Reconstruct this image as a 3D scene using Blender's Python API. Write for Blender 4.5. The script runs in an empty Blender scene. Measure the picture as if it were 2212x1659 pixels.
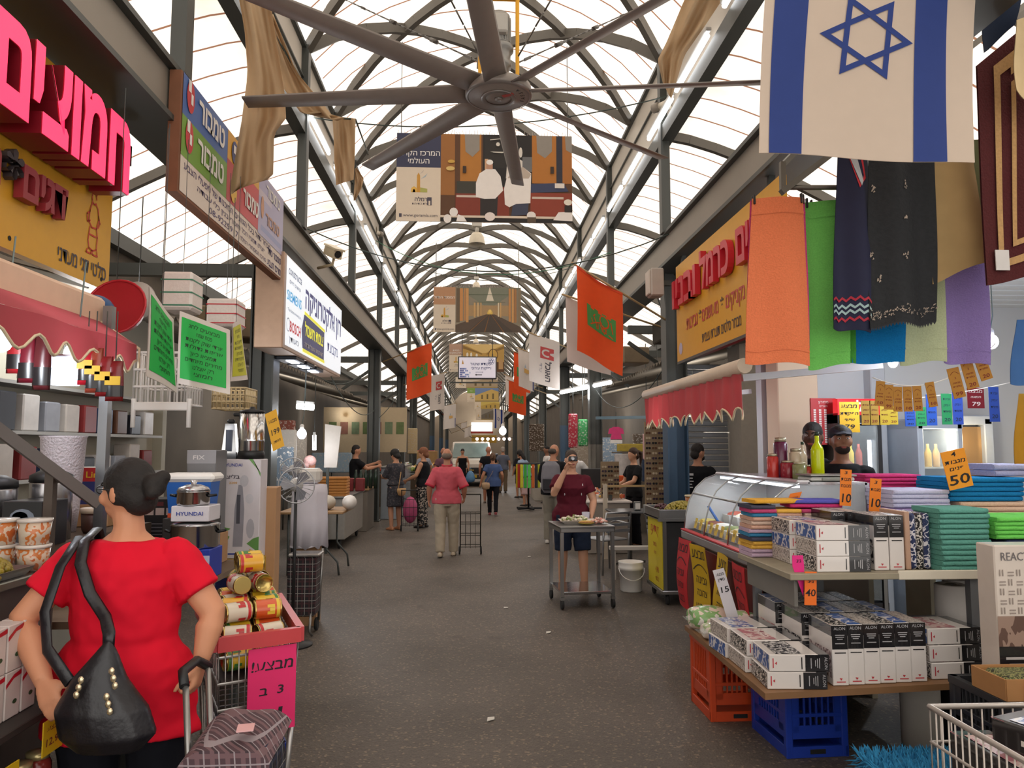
import bpy, math, random
from mathutils import Vector, Matrix, noise
S = bpy.context.scene
COL = S.collection
RND = random.Random(11)
PI = math.pi
# ---------------------------------------------------------------- camera
FPX, CX, CY, CAMH = 1600.0, 1106.0, 829.5, 1.70
TH = math.atan(135.5 / FPX)
PS = math.atan(81.0 / FPX * math.cos(TH))
cam = bpy.data.cameras.new('camera')
cam.sensor_width = 36.0
cam.lens = FPX * 36.0 / 2212.0
cam.clip_start, cam.clip_end = 0.05, 400
cam_ob = bpy.data.objects.new('camera', cam)
COL.objects.link(cam_ob)
cam_ob.location = (0, 0, CAMH)
cam_ob.rotation_euler = (PI / 2 + TH, 0, -PS)
S.camera = cam_ob
# ---------------------------------------------------------------- light and exposure
W = bpy.data.worlds.new('daylight')
S.world = W
W.use_nodes = True
_bg = W.node_tree.nodes['Background']
_bg.inputs[0].default_value = (1.0, 0.955, 0.90, 1)
_bg.inputs[1].default_value = 2.2
S.view_settings.view_transform = 'Standard'
S.view_settings.look = 'None'
S.view_settings.exposure = 0.0
S.view_settings.gamma = 1.0
S.cycles.use_denoising = True
S.cycles.max_bounces = 7
S.cycles.diffuse_bounces = 4
S.cycles.glossy_bounces = 3
S.cycles.transmission_bounces = 5
S.cycles.transparent_max_bounces = 12
S.cycles.sample_clamp_indirect = 6.0
S.cycles.caustics_reflective = False
S.cycles.caustics_refractive = False
def lamp(name, loc, power, size=0.15, col=(1, 0.97, 0.95), kind='POINT', rot=(0, 0, 0)):
 d = bpy.data.lights.new(name, kind)
 d.energy = power
 d.color = col
 if kind == 'AREA':
  d.shape = 'RECTANGLE'
  d.size, d.size_y = size if isinstance(size, tuple) else (size, size)
 else:
  d.shadow_soft_size = size
 o = bpy.data.objects.new(name, d)
 COL.objects.link(o)
 o.location = loc
 o.rotation_euler = rot
 return o
# ---------------------------------------------------------------- points of the place seen through pixels of a 2212 x 1659 frame
_f = Vector((math.sin(PS) * math.cos(TH), math.cos(PS) * math.cos(TH), math.sin(TH)))
_r = Vector((math.cos(PS), -math.sin(PS), 0))
_u = _r.cross(_f)
def ray(px, py):
 return _f + _r * ((px - CX) / FPX) - _u * ((py - CY) / FPX)
def pY(px, py, y):
 d = ray(px, py)
 return Vector((0, 0, CAMH)) + d * (y / d.y)
def pX(px, py, x):
 d = ray(px, py)
 return Vector((0, 0, CAMH)) + d * (x / d.x)
def pZ(px, py, z=0.0):
 d = ray(px, py)
 return Vector((0, 0, CAMH)) + d * ((z - CAMH) / d.z)
# ---------------------------------------------------------------- materials
def lin(h, k=1.0):
 h = h.lstrip('#')
 out = []
 for i in (0, 2, 4):
  c = int(h[i:i + 2], 16) / 255
  out.append(min(1, k * (c / 12.92 if c <= 0.04045 else ((c + 0.055) / 1.055) ** 2.4)))
 return out
_MC = {}
def mat(col, rough=0.6, metal=0.0, emit=0.0, var=0.08, ns=14.0, bump=0.0, trans=0.0, spec=0.5, glass=0.0, coat=0.0, name=None):
 """a procedural surface: one colour mottled by noise, with optional bump, glow (lamps only), cloth translucency or clear glass"""
 key = (col, rough, metal, emit, var, ns, bump, trans, spec, glass, coat)
 if key in _MC:
  return _MC[key]
 m = bpy.data.materials.new(name or 'surface_' + col.strip('#'))
 _MC[key] = m
 m.use_nodes = True
 nt = m.node_tree
 b = nt.nodes['Principled BSDF']
 out = nt.nodes['Material Output']
 c = lin(col)
 tc = nt.nodes.new('ShaderNodeTexCoord')
 nz = nt.nodes.new('ShaderNodeTexNoise')
 nz.inputs['Scale'].default_value = ns
 nz.inputs['Detail'].default_value = 3
 nt.links.new(tc.outputs['Object'], nz.inputs['Vector'])
 mx = nt.nodes.new('ShaderNodeMix')
 mx.data_type = 'RGBA'
 mx.inputs[6].default_value = [max(0, x * (1 - var)) for x in c] + [1]
 mx.inputs[7].default_value = [min(1, x * (1 + var)) for x in c] + [1]
 nt.links.new(nz.outputs['Fac'], mx.inputs[0])
 nt.links.new(mx.outputs[2], b.inputs['Base Color'])
 b.inputs['Roughness'].default_value = rough
 b.inputs['Metallic'].default_value = metal
 b.inputs['Specular IOR Level'].default_value = spec
 b.inputs['Coat Weight'].default_value = coat
 if emit:
  b.inputs['Emission Color'].default_value = c + [1]
  b.inputs['Emission Strength'].default_value = emit
 if bump:
  bp = nt.nodes.new('ShaderNodeBump')
  bp.inputs['Strength'].default_value = min(1, bump)
  bp.inputs['Distance'].default_value = 0.01
  nt.links.new(nz.outputs['Fac'], bp.inputs['Height'])
  nt.links.new(bp.outputs['Normal'], b.inputs['Normal'])
 if trans:
  tr = nt.nodes.new('ShaderNodeBsdfTranslucent')
  nt.links.new(mx.outputs[2], tr.inputs[0])
  ms = nt.nodes.new('ShaderNodeMixShader')
  ms.inputs[0].default_value = trans
  nt.links.new(b.outputs[0], ms.inputs[1])
  nt.links.new(tr.outputs[0], ms.inputs[2])
  nt.links.new(ms.outputs[0], out.inputs[0])
 if glass:
  tr = nt.nodes.new('ShaderNodeBsdfTransparent')
  tr.inputs[0].default_value = (0.97, 0.98, 0.98, 1)
  ms = nt.nodes.new('ShaderNodeMixShader')
  ms.inputs[0].default_value = glass
  nt.links.new(b.outputs[0], ms.inputs[1])
  nt.links.new(tr.outputs[0], ms.inputs[2])
  nt.links.new(ms.outputs[0], out.inputs[0])
 return m
def pattern_mat(name, build, rough=0.8):
 """a material whose colour comes from nodes wired by build(nt, coords) -> colour socket"""
 if name in _MC:
  return _MC[name]
 m = bpy.data.materials.new(name)
 _MC[name] = m
 m.use_nodes = True
 nt = m.node_tree
 b = nt.nodes['Principled BSDF']
 tc = nt.nodes.new('ShaderNodeTexCoord')
 b.inputs['Roughness'].default_value = rough
 nt.links.new(build(nt, tc), b.inputs['Base Color'])
 return m
def ramp(nt, src, stops, interp='CONSTANT'):
 r = nt.nodes.new('ShaderNodeValToRGB')
 r.color_ramp.interpolation = interp
 while len(r.color_ramp.elements) < len(stops):
  r.color_ramp.elements.new(0.5)
 for e, (p, c) in zip(r.color_ramp.elements, stops):
  e.position = p
  e.color = lin(c) + [1]
 nt.links.new(src, r.inputs[0])
 return r.outputs[0]
def blotch_mat(name, stops, scale=40, detail=2, rough=0.6, stretch=(1, 1, 1), kind='noise'):
 def f(nt, tc):
  mp = nt.nodes.new('ShaderNodeMapping')
  mp.inputs['Scale'].default_value = stretch
  nt.links.new(tc.outputs['Object'], mp.inputs[0])
  if kind == 'noise':
   n = nt.nodes.new('ShaderNodeTexNoise')
   n.inputs['Detail'].default_value = detail
   o = n.outputs['Fac']
  else:
   n = nt.nodes.new('ShaderNodeTexVoronoi')
   o = n.outputs['Color' if kind == 'cell' else 'Distance']
  n.inputs['Scale'].default_value = scale
  nt.links.new(mp.outputs[0], n.inputs['Vector'])
  return ramp(nt, o, stops)
 return pattern_mat(name, f, rough)
def plaid_mat(name, base, lines, period=0.05, rough=0.85):
 """woven check: dark ground crossed by thin lines along the two local axes of the cloth (object x+y and z)"""
 def f(nt, tc):
  sp = nt.nodes.new('ShaderNodeSeparateXYZ')
  nt.links.new(tc.outputs['Object'], sp.inputs[0])
  def stripes(sock):
   d = nt.nodes.new('ShaderNodeMath'); d.operation = 'DIVIDE'; d.inputs[1].default_value = period
   nt.links.new(sock, d.inputs[0])
   fr = nt.nodes.new('ShaderNodeMath'); fr.operation = 'FRACT'
   nt.links.new(d.outputs[0], fr.inputs[0])
   return ramp(nt, fr.outputs[0], lines)
  ad = nt.nodes.new('ShaderNodeMath'); ad.operation = 'ADD'
  nt.links.new(sp.outputs[0], ad.inputs[0]); nt.links.new(sp.outputs[1], ad.inputs[1])
  mx = nt.nodes.new('ShaderNodeMix'); mx.data_type = 'RGBA'; mx.blend_type = 'LIGHTEN'; mx.inputs[0].default_value = 1
  nt.links.new(stripes(ad.outputs[0]), mx.inputs[6]); nt.links.new(stripes(sp.outputs[2]), mx.inputs[7])
  return mx.outputs[2]
 return pattern_mat(name, f, rough)
# ---------------------------------------------------------------- text
_TX = {}
def heb(s):
 """Hebrew is laid out right to left: reverse the characters, keep runs of digits"""
 out, run = [], ''
 for ch in reversed(s):
  if ch.isdigit() or (run and ch in '.-' ):
   run = ch + run
  else:
   if run:
    out.append(run); run = ''
   out.append({'(': ')', ')': '('}.get(ch, ch))
 if run:
  out.append(run)
 return ''.join(out)
def text_mesh(s, ext=0.0, bold=0.0):
 key = (s, ext, bold)
 if key not in _TX:
  cu = bpy.data.curves.new('lettering', 'FONT')
  cu.body = s
  cu.size = 1
  cu.resolution_u = 2
  cu.extrude = ext
  cu.offset = bold
  cu.align_x = 'CENTER'
  cu.align_y = 'CENTER'
  o = bpy.data.objects.new('lettering', cu)
  me = o.to_mesh()
  _TX[key] = ([v.co.copy() for v in me.vertices], [tuple(p.vertices) for p in me.polygons])
  o.to_mesh_clear()
  bpy.data.objects.remove(o)
  bpy.data.curves.remove(cu)
 return _TX[key]
# ---------------------------------------------------------------- mesh building
class Fr:
 """a flat frame in space: origin, u along its width, v up its height; at(x, y, z) -> point"""
 def __init__(s, o, u, v):
  s.o, s.u, s.v = Vector(o), Vector(u), Vector(v)
  s.n = s.u.cross(s.v).normalized()
 def at(s, x, y, z=0.0):
  return s.o + s.u * x + s.v * y + s.n * z
def rotm(rx=0, ry=0, rz=0, loc=(0, 0, 0), sc=1):
 return Matrix.Translation(loc) @ Matrix.Rotation(rz, 4, 'Z') @ Matrix.Rotation(ry, 4, 'Y') @ Matrix.Rotation(rx, 4, 'X') @ Matrix.Scale(sc, 4)
class MB:
 def __init__(s, m=None):
  s.v, s.f, s.mi, s.sm, s.mats = [], [], [], [], []
  s.T = None
  s.k = 0
  if m is not None:
   s.use(m)
 def use(s, m):
  if m not in s.mats:
   s.mats.append(m)
  s.k = s.mats.index(m)
  return s
 def add(s, vs, fs, smooth=False):
  n = len(s.v)
  if s.T is not None:
   s.v += [s.T @ Vector(p) for p in vs]
  else:
   s.v += [Vector(p) for p in vs]
  for f in fs:
   s.f.append(tuple(i + n for i in f))
   s.mi.append(s.k)
   s.sm.append(smooth)
  return s
 def box(s, c, d, b=0.0, rot=None):
  """box centred at c with size d, edges chamfered by b"""
  hx, hy, hz = d[0] / 2, d[1] / 2, d[2] / 2
  b = min(b, hx * .9, hy * .9, hz * .9)
  c = Vector(c)
  def P(p):
   p = Vector(p)
   return c + (rot @ p if rot is not None else p)
  if b <= 0:
   vs = [P((x * hx, y * hy, z * hz)) for x in (-1, 1) for y in (-1, 1) for z in (-1, 1)]
   return s.add(vs, [(0, 1, 3, 2), (4, 6, 7, 5), (0, 4, 5, 1), (2, 3, 7, 6), (0, 2, 6, 4), (1, 5, 7, 3)])
  vs, ix = [], {}
  for x in (-1, 1):
   for y in (-1, 1):
    for z in (-1, 1):
     for a in range(3):
      q = [x * (hx - b), y * (hy - b), z * (hz - b)]
      q[a] = (x, y, z)[a] * (hx, hy, hz)[a]
      ix[x, y, z, a] = len(vs)
      vs.append(P(q))
  fs = []
  for a in range(3):
   o = [i for i in range(3) if i != a]
   for sg in (-1, 1):
    q = []
    for p1, p2 in ((-1, -1), (1, -1), (1, 1), (-1, 1)):
     k = [0, 0, 0]; k[a] = sg; k[o[0]] = p1; k[o[1]] = p2
     q.append(ix[k[0], k[1], k[2], a])
    fs.append(q if (sg > 0) == (a != 1) else q[::-1])
    q2 = []
   for p1 in (-1, 1):
    for p2 in (-1, 1):
     k0 = [0, 0, 0]; k0[a] = -1; k0[o[0]] = p1; k0[o[1]] = p2
     k1 = list(k0); k1[a] = 1
     q = [ix[k0[0], k0[1], k0[2], o[0]], ix[k0[0], k0[1], k0[2], o[1]], ix[k1[0], k1[1], k1[2], o[1]], ix[k1[0], k1[1], k1[2], o[0]]]
     fs.append(q)
  for x in (-1, 1):
   for y in (-1, 1):
    for z in (-1, 1):
     fs.append([ix[x, y, z, 0], ix[x, y, z, 1], ix[x, y, z, 2]])
  return s.add(vs, fs)
 def loft(s, rings, cap=True, smooth=True, close=True):
  n = len(rings[0])
  vs = [p for r in rings for p in r]
  fs = []
  for i in range(len(rings) - 1):
   for j in range(n if close else n - 1):
    k = (j + 1) % n
    fs.append((i * n + j, i * n + k, (i + 1) * n + k, (i + 1) * n + j))
  s.add(vs, fs, smooth)
  if cap:
   m = len(s.v) - len(vs)
   for base, rev in ((0, True), ((len(rings) - 1) * n, False)):
    q = list(range(m + base, m + base + n))
    s.f.append(tuple(q[::-1] if rev else q)); s.mi.append(s.k); s.sm.append(False)
  return s
 def tube(s, pts, r, seg=8, cap=True, flat=1.0, closed=False):
  pts = [Vector(p) for p in pts]
  rs = r if isinstance(r, (list, tuple)) else [r] * len(pts)
  n = len(pts)
  up = None
  rings = []
  for i in range(n):
   a = pts[i - 1] if (i > 0 or closed) else pts[0]
   b = pts[(i + 1) % n] if (i < n - 1 or closed) else pts[i]
   t = (b - a)
   t = t.normalized() if t.length > 1e-9 else Vector((0, 0, 1))
   if up is None:
    up = Vector((0, 0, 1)) if abs(t.z) < 0.9 else Vector((0, 1, 0))
   x = up.cross(t)
   if x.length < 1e-6:
    x = Vector((1, 0, 0)).cross(t)
   x.normalize()
   up = t.cross(x).normalized()
   rings.append([pts[i] + (x * math.cos(q) + up * math.sin(q) * flat) * rs[i] for q in (2 * PI * j / seg for j in range(seg))])
  if closed:
   rings.append(rings[0])
  return s.loft(rings, cap and not closed)
 def bar(s, a, b, w, h=None, up=(0, 0, 1)):
  """square-section bar from a to b"""
  a, b = Vector(a), Vector(b)
  h = h or w
  t = (b - a).normalized()
  u = Vector(up)
  x = t.cross(u)
  if x.length < 1e-4:
   x = t.cross(Vector((0, 1, 0)))
  x.normalize()
  u = x.cross(t)
  rg = [[p + x * (w / 2 * i) + u * (h / 2 * j) for i, j in ((-1, -1), (1, -1), (1, 1), (-1, 1))] for p in (a, b)]
  return s.loft(rg, True, False)
 def lathe(s, prof, c=(0, 0, 0), seg=20, M=None, cap=True, sx=1, sy=1):
  c = Vector(c)
  rings = []
  for r, z in prof:
   rg = []
   for j in range(seg):
    q = 2 * PI * j / seg
    p = Vector((r * math.cos(q) * sx, r * math.sin(q) * sy, z))
    rg.append(c + (M @ p if M is not None else p))
   rings.append(rg)
  return s.loft(rings, cap)
 def ball(s, c, r, seg=14, rings=8, M=None):
  r = r if isinstance(r, (list, tuple)) else (r, r, r)
  c = Vector(c)
  rg = []
  for i in range(rings + 1):
   a = -PI / 2 + PI * i / rings
   a = max(-PI / 2 + .02, min(PI / 2 - .02, a))
   ring = []
   for j in range(seg):
    q = 2 * PI * j / seg
    p = Vector((r[0] * math.cos(a) * math.cos(q), r[1] * math.cos(a) * math.sin(q), r[2] * math.sin(a)))
    ring.append(c + (M @ p if M is not None else p))
   rg.append(ring)
  return s.loft(rg)
 def pg(s, fr, pts, z=0.001):
  return s.add([fr.at(x, y, z) for x, y in pts], [tuple(range(len(pts)))])
 def rect(s, fr, x0, y0, x1, y1, z=0.001):
  return s.pg(fr, [(x0, y0), (x1, y0), (x1, y1), (x0, y1)], z)
 def disc(s, fr, x, y, r, z=0.001, ry=None, n=16):
  return s.pg(fr, [(x + r * math.cos(2 * PI * i / n), y + (ry or r) * math.sin(2 * PI * i / n)) for i in range(n)], z)
 def stroke(s, fr, pts, w, z=0.002):
  """a marker stroke: a flat ribbon along pts in the frame"""
  for (a, b) in zip(pts, pts[1:]):
   d = Vector((b[0] - a[0], b[1] - a[1]))
   if d.length < 1e-6:
    continue
   d.normalize()
   nx, ny = -d.y * w / 2, d.x * w / 2
   a2 = (a[0] - d.x * w * .3, a[1] - d.y * w * .3)
   b2 = (b[0] + d.x * w * .3, b[1] + d.y * w * .3)
   s.pg(fr, [(a2[0] + nx, a2[1] + ny), (a2[0] - nx, a2[1] - ny), (b2[0] - nx, b2[1] - ny), (b2[0] + nx, b2[1] + ny)], z)
  return s
 def text(s, fr, x, y, size, string, z=0.002, ext=0.0, bold=0.0, width=None, slant=0.0, rot=0.0, he=None):
  if he is None:
   he = any('\u0590' <= ch <= '\u05ff' for ch in string)
  vs, fs = text_mesh(heb(string) if he else string, ext / size if ext else 0.0, bold)
  if not vs:
   return s
  sx = size
  if width:
   w = max(p.x for p in vs) - min(p.x for p in vs)
   sx = width / max(w, 1e-6)
  cr, sr = math.cos(rot), math.sin(rot)
  pts = []
  for p in vs:
   a, b = (p.x + p.y * slant) * sx, p.y * size
   pts.append(fr.at(x + a * cr - b * sr, y + a * sr + b * cr, z + (p.z + (ext / size if ext else 0)) * size))
  return s.add(pts, fs)
 def slab(s, fr, pts, t, z=0.0):
  """flat outline pts in the frame, given thickness t behind z"""
  n = len(pts)
  vs = [fr.at(x, y, z) for x, y in pts] + [fr.at(x, y, z - t) for x, y in pts]
  fs = [tuple(range(n)), tuple(range(2 * n - 1, n - 1, -1))] + [((i + 1) % n, i, n + i, n + (i + 1) % n) for i in range(n)]
  return s.add(vs, fs)
 def grid(s, fn, nu, nv, smooth=True):
  vs = [fn(i / nu, j / nv) for j in range(nv + 1) for i in range(nu + 1)]
  fs = [(j * (nu + 1) + i, j * (nu + 1) + i + 1, (j + 1) * (nu + 1) + i + 1, (j + 1) * (nu + 1) + i) for j in range(nv) for i in range(nu)]
  return s.add(vs, fs, smooth)
 def mesh(s, name):
  me = bpy.data.meshes.new(name)
  me.from_pydata([tuple(p) for p in s.v], [], s.f)
  for m in s.mats:
   me.materials.append(m)
  me.polygons.foreach_set('material_index', s.mi)
  me.polygons.foreach_set('use_smooth', s.sm)
  me.update()
  return me
def tag(o, label=None, cat=None, group=None, kind=None):
 if label: o['label'] = label
 if cat: o['category'] = cat
 if group: o['group'] = group
 if kind: o['kind'] = kind
 return o
def thing(name, label, cat, loc=(0, 0, 0), rz=0.0, group=None):
 o = bpy.data.objects.new(name, None)
 o.empty_display_size = 0.05
 COL.objects.link(o)
 o.location = loc
 o.rotation_euler = (0, 0, rz)
 return tag(o, label, cat, group)
def part(name, mb, parent, local=False, label=None):
 """a mesh under a thing or a part; vertices are given in world space unless local"""
 me = mb.mesh(name)
 o = bpy.data.objects.new(name, me)
 COL.objects.link(o)
 o.parent = parent
 if not local:
  chain = Matrix.Identity(4)
  p = parent
  while p is not None:
   chain = (p.matrix_parent_inverse @ Matrix.LocRotScale(p.location, p.rotation_euler, p.scale)) @ chain
   p = p.parent
  o.matrix_parent_inverse = chain.inverted()
 if label:
  o['label'] = label
 return o
def solo(name, mb, label=None, cat=None, group=None, kind=None, loc=None, rz=0.0):
 """a thing that is one mesh. World vertices: its origin moves to the middle of its base. With loc: local vertices put there."""
 if loc is None:
  lo = [min(p[i] for p in mb.v) for i in range(3)]
  hi = [max(p[i] for p in mb.v) for i in range(3)]
  c = Vector(((lo[0] + hi[0]) / 2, (lo[1] + hi[1]) / 2, lo[2]))
  mb.v = [p - c for p in mb.v]
  loc = c
 o = bpy.data.objects.new(name, mb.mesh(name))
 COL.objects.link(o)
 o.location = loc
 o.rotation_euler = (0, 0, rz)
 return tag(o, label, cat, group, kind)
def struct(name, mb, parent=None):
 if parent is not None:
  return part(name, mb, parent)
 o = bpy.data.objects.new(name, mb.mesh(name))
 COL.objects.link(o)
 o['kind'] = 'structure'
 return o
def dup(root, loc, rz=None, label=None, scale=None, rot=None):
 """copy a thing with its parts and sub-parts (mesh data shared)"""
 def cp(o, par):
  c = o.copy()
  COL.objects.link(c)
  if par is not None:
   c.parent = par
  for ch in [x for x in o.children]:
   cp(ch, c)
  return c
 r = cp(root, None)
 r.location = loc
 if rz is not None:
  r.rotation_euler = (0, 0, rz)
 if rot is not None:
  r.rotation_euler = rot
 if scale:
  r.scale = (scale,) * 3 if not isinstance(scale, tuple) else scale
 if label:
  r['label'] = label
 return r
_MP = {}
def meta(o, **kw):
 for k, v in kw.items():
  o[k] = v
 return o
def swatch(o, m, slot=0):
 """give one copy its own material while the mesh data stays shared"""
 o.material_slots[slot].link = 'OBJECT'
 o.material_slots[slot].material = m
 return o
# colours that recur
STEEL = mat('#3f423f', 0.45, 0.0, var=0.15, ns=3)
STAIN = mat('#9a9a98', 0.3, 0.9, var=0.06, ns=6)
CHROME = mat('#c8c8c8', 0.15, 1.0, var=0.02)
BLACK = mat('#141416', 0.5)
RUBBER = mat('#1a1a1a', 0.8)
WHITE = mat('#e6e2dc', 0.5, var=0.03)
INK = mat('#0b0b10', 0.7, var=0.0)
WHITEPL = mat('#e9e6e2', 0.35, var=0.03)
WOOD = mat('#8d6b45', 0.6, var=0.25, ns=9)
YELLOWCARD = mat('#e8c415', 0.6, var=0.04)
# ================================================================ SETTING
XL, XR = -2.10, 2.35
ZB0, ZB1 = 3.95, 4.37          # lane-side fascia beams
ZE, ZS = 5.62, 6.66            # clerestory eave, spring of the vault
YN, YF = -3.0, 80.0
XOL, XOR = -4.75, 5.0          # outer eaves of the side aisles
def asphalt():
 m = bpy.data.materials.new('asphalt')
 m.use_nodes = True
 nt = m.node_tree
 b = nt.nodes['Principled BSDF']
 tc = nt.nodes.new('ShaderNodeTexCoord')
 def nz(sc, det=4):
  n = nt.nodes.new('ShaderNodeTexNoise')
  n.inputs['Scale'].default_value = sc
  n.inputs['Detail'].default_value = det
  nt.links.new(tc.outputs['Object'], n.inputs['Vector'])
  return n.outputs['Fac']
 base = ramp(nt, nz(0.9, 6), [(0.3, '#5a5046'), (0.5, '#6a5f55'), (0.7, '#74685d')], 'LINEAR')
 vo = nt.nodes.new('ShaderNodeTexVoronoi')
 vo.inputs['Scale'].default_value = 75
 nt.links.new(tc.outputs['Object'], vo.inputs['Vector'])
 sp = nt.nodes.new('ShaderNodeSeparateColor')
 nt.links.new(vo.outputs['Color'], sp.inputs[0])
 grit = ramp(nt, sp.outputs[0], [(0.0, '#6b6b6b'), (0.25, '#808080'), (0.75, '#8c8c8c'), (0.93, '#d8d2c4')])
 mx = nt.nodes.new('ShaderNodeMix'); mx.data_type = 'RGBA'; mx.blend_type = 'OVERLAY'; mx.inputs[0].default_value = 0.75
 nt.links.new(base, mx.inputs[6]); nt.links.new(grit, mx.inputs[7])
 wear = ramp(nt, nz(2.3, 8), [(0.35, '#ffffff'), (0.62, '#ffffff'), (0.75, '#b9aea2')], 'LINEAR')
 m2 = nt.nodes.new('ShaderNodeMix'); m2.data_type = 'RGBA'; m2.blend_type = 'MULTIPLY'; m2.inputs[0].default_value = 0.8
 nt.links.new(mx.outputs[2], m2.inputs[6]); nt.links.new(wear, m2.inputs[7])
 nt.links.new(m2.outputs[2], b.inputs['Base Color'])
 b.inputs['Roughness'].default_value = 0.62
 bp = nt.nodes.new('ShaderNodeBump'); bp.inputs['Strength'].default_value = 0.5; bp.inputs['Distance'].default_value = 0.004
 nt.links.new(vo.outputs['Distance'], bp.inputs['Height'])
 nt.links.new(bp.outputs[0], b.inputs['Normal'])
 return m
def membrane():
 """white translucent roof sheet with thin brown seams across the hall"""
 m = bpy.data.materials.new('roof_membrane')
 m.use_nodes = True
 nt = m.node_tree
 for n in list(nt.nodes):
  if n.type == 'BSDF_PRINCIPLED':
   nt.nodes.remove(n)
 out = nt.nodes['Material Output']
 tc = nt.nodes.new('ShaderNodeTexCoord')
 sp = nt.nodes.new('ShaderNodeSeparateXYZ')
 nt.links.new(tc.outputs['Object'], sp.inputs[0])
 nz = nt.nodes.new('ShaderNodeTexNoise'); nz.inputs['Scale'].default_value = 1.3; nz.inputs['Detail'].default_value = 5
 nt.links.new(tc.outputs['Object'], nz.inputs['Vector'])
 dirt = ramp(nt, nz.outputs['Fac'], [(0.3, '#fbf0e4'), (0.55, '#fdf5ec'), (0.75, '#f0e2d4')], 'LINEAR')
 d = nt.nodes.new('ShaderNodeMath'); d.operation = 'DIVIDE'; d.inputs[1].default_value = 0.47
 nt.links.new(sp.outputs[1], d.inputs[0])
 fr = nt.nodes.new('ShaderNodeMath'); fr.operation = 'FRACT'
 nt.links.new(d.outputs[0], fr.inputs[0])
 seam = ramp(nt, fr.outputs[0], [(0.0, '#8d6a58'), (0.055, '#ffffff')])
 mx = nt.nodes.new('ShaderNodeMix'); mx.data_type = 'RGBA'; mx.blend_type = 'MULTIPLY'; mx.inputs[0].default_value = 1
 nt.links.new(dirt, mx.inputs[6]); nt.links.new(seam, mx.inputs[7])
 tr = nt.nodes.new('ShaderNodeBsdfTranslucent'); nt.links.new(mx.outputs[2], tr.inputs[0])
 df = nt.nodes.new('ShaderNodeBsdfDiffuse'); nt.links.new(mx.outputs[2], df.inputs[0])
 ms = nt.nodes.new('ShaderNodeMixShader'); ms.inputs[0].default_value = 0.22
 nt.links.new(tr.outputs[0], ms.inputs[1]); nt.links.new(df.outputs[0], ms.inputs[2])
 nt.links.new(ms.outputs[0], out.inputs[0])
 return m
ROOFM = membrane()
PLASTER = mat('#b9ac9c', 0.85, var=0.12, ns=2.5, bump=0.2)
DARKWALL = mat('#5d554c', 0.85, var=0.3, ns=1.5)
GALV = mat('#8d8d8a', 0.45, 0.3, var=0.15, ns=4)
mb = MB(asphalt())
mb.add([(-7, YN, 0), (8, YN, 0), (8, YF + 4, 0), (-7, YF + 4, 0)], [(0, 1, 2, 3)])
struct('floor', mb)
# vault and side aisle sheets
XC, HW = (XL + XR) / 2, (XR - XL) / 2
ZAP = 7.72
def vault(t):
 """t -1..1 across the hall: circular arc from spring to apex"""
 rise = ZAP - ZS
 rad = (HW * HW + rise * rise) / (2 * rise)
 x = HW * t
 return XC + x, ZAP - rad + math.sqrt(rad * rad - x * x)
def aisle(side, t):
 """t 0..1 from the clerestory outwards"""
 x0, x1 = (XL, XOL) if side < 0 else (XR, XOR)
 dx = abs(x1 - x0) * t
 return x0 + (x1 - x0) * t, ZE - 0.285 * dx ** 1.4
mb = MB(ROOFM)
n = 14
for (fn, cnt) in ((lambda t: vault(2 * t - 1), n), (lambda t: aisle(-1, t), 8), (lambda t: aisle(1, t), 8)):
 vs = []
 for i in range(cnt + 1):
  x, z = fn(i / cnt)
  up = 0.07
  vs += [(x, YN, z + up), (x, YF, z + up)]
 mb.add(vs, [(2 * i, 2 * i + 1, 2 * i + 3, 2 * i + 2) for i in range(cnt)], True)
ceiling = struct('ceiling', mb)
RIB = mat('#5a554d', 0.5, var=0.12, ns=5)
RP = 1.86
Y0R = 8.95 - 7 * RP
k = 0
while True:
 ya = Y0R + k * RP
 if ya > YF - 5:
  break
 for sg in (-1, 1):
  pts = []
  for i in range(15):
   t = -1 + 2 * i / 14
   x, z = vault(t)
   pts.append((x, ya + sg * RP * t + RP, z - 0.02) if sg > 0 else (x, ya + RP + sg * RP * t, z - 0.03))
  mb = MB(RIB)
  for a, b in zip(pts, pts[1:]):
   mb.bar(a, b, 0.075, 0.13)
  part('roof_rib', mb, ceiling)
 k += 1
# aisle ribs
for side in (-1, 1):
 for k in range(0, 20):
  y = 8.9 + (k - 3) * 3.72
  pts = [(aisle(side, i / 8)[0], y, aisle(side, i / 8)[1] - 0.02) for i in range(9)]
  mb = MB(RIB)
  for a, b in zip(pts, pts[1:]):
   mb.bar(a, b, 0.07, 0.11)
  part('aisle_rib', mb, ceiling)
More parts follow.
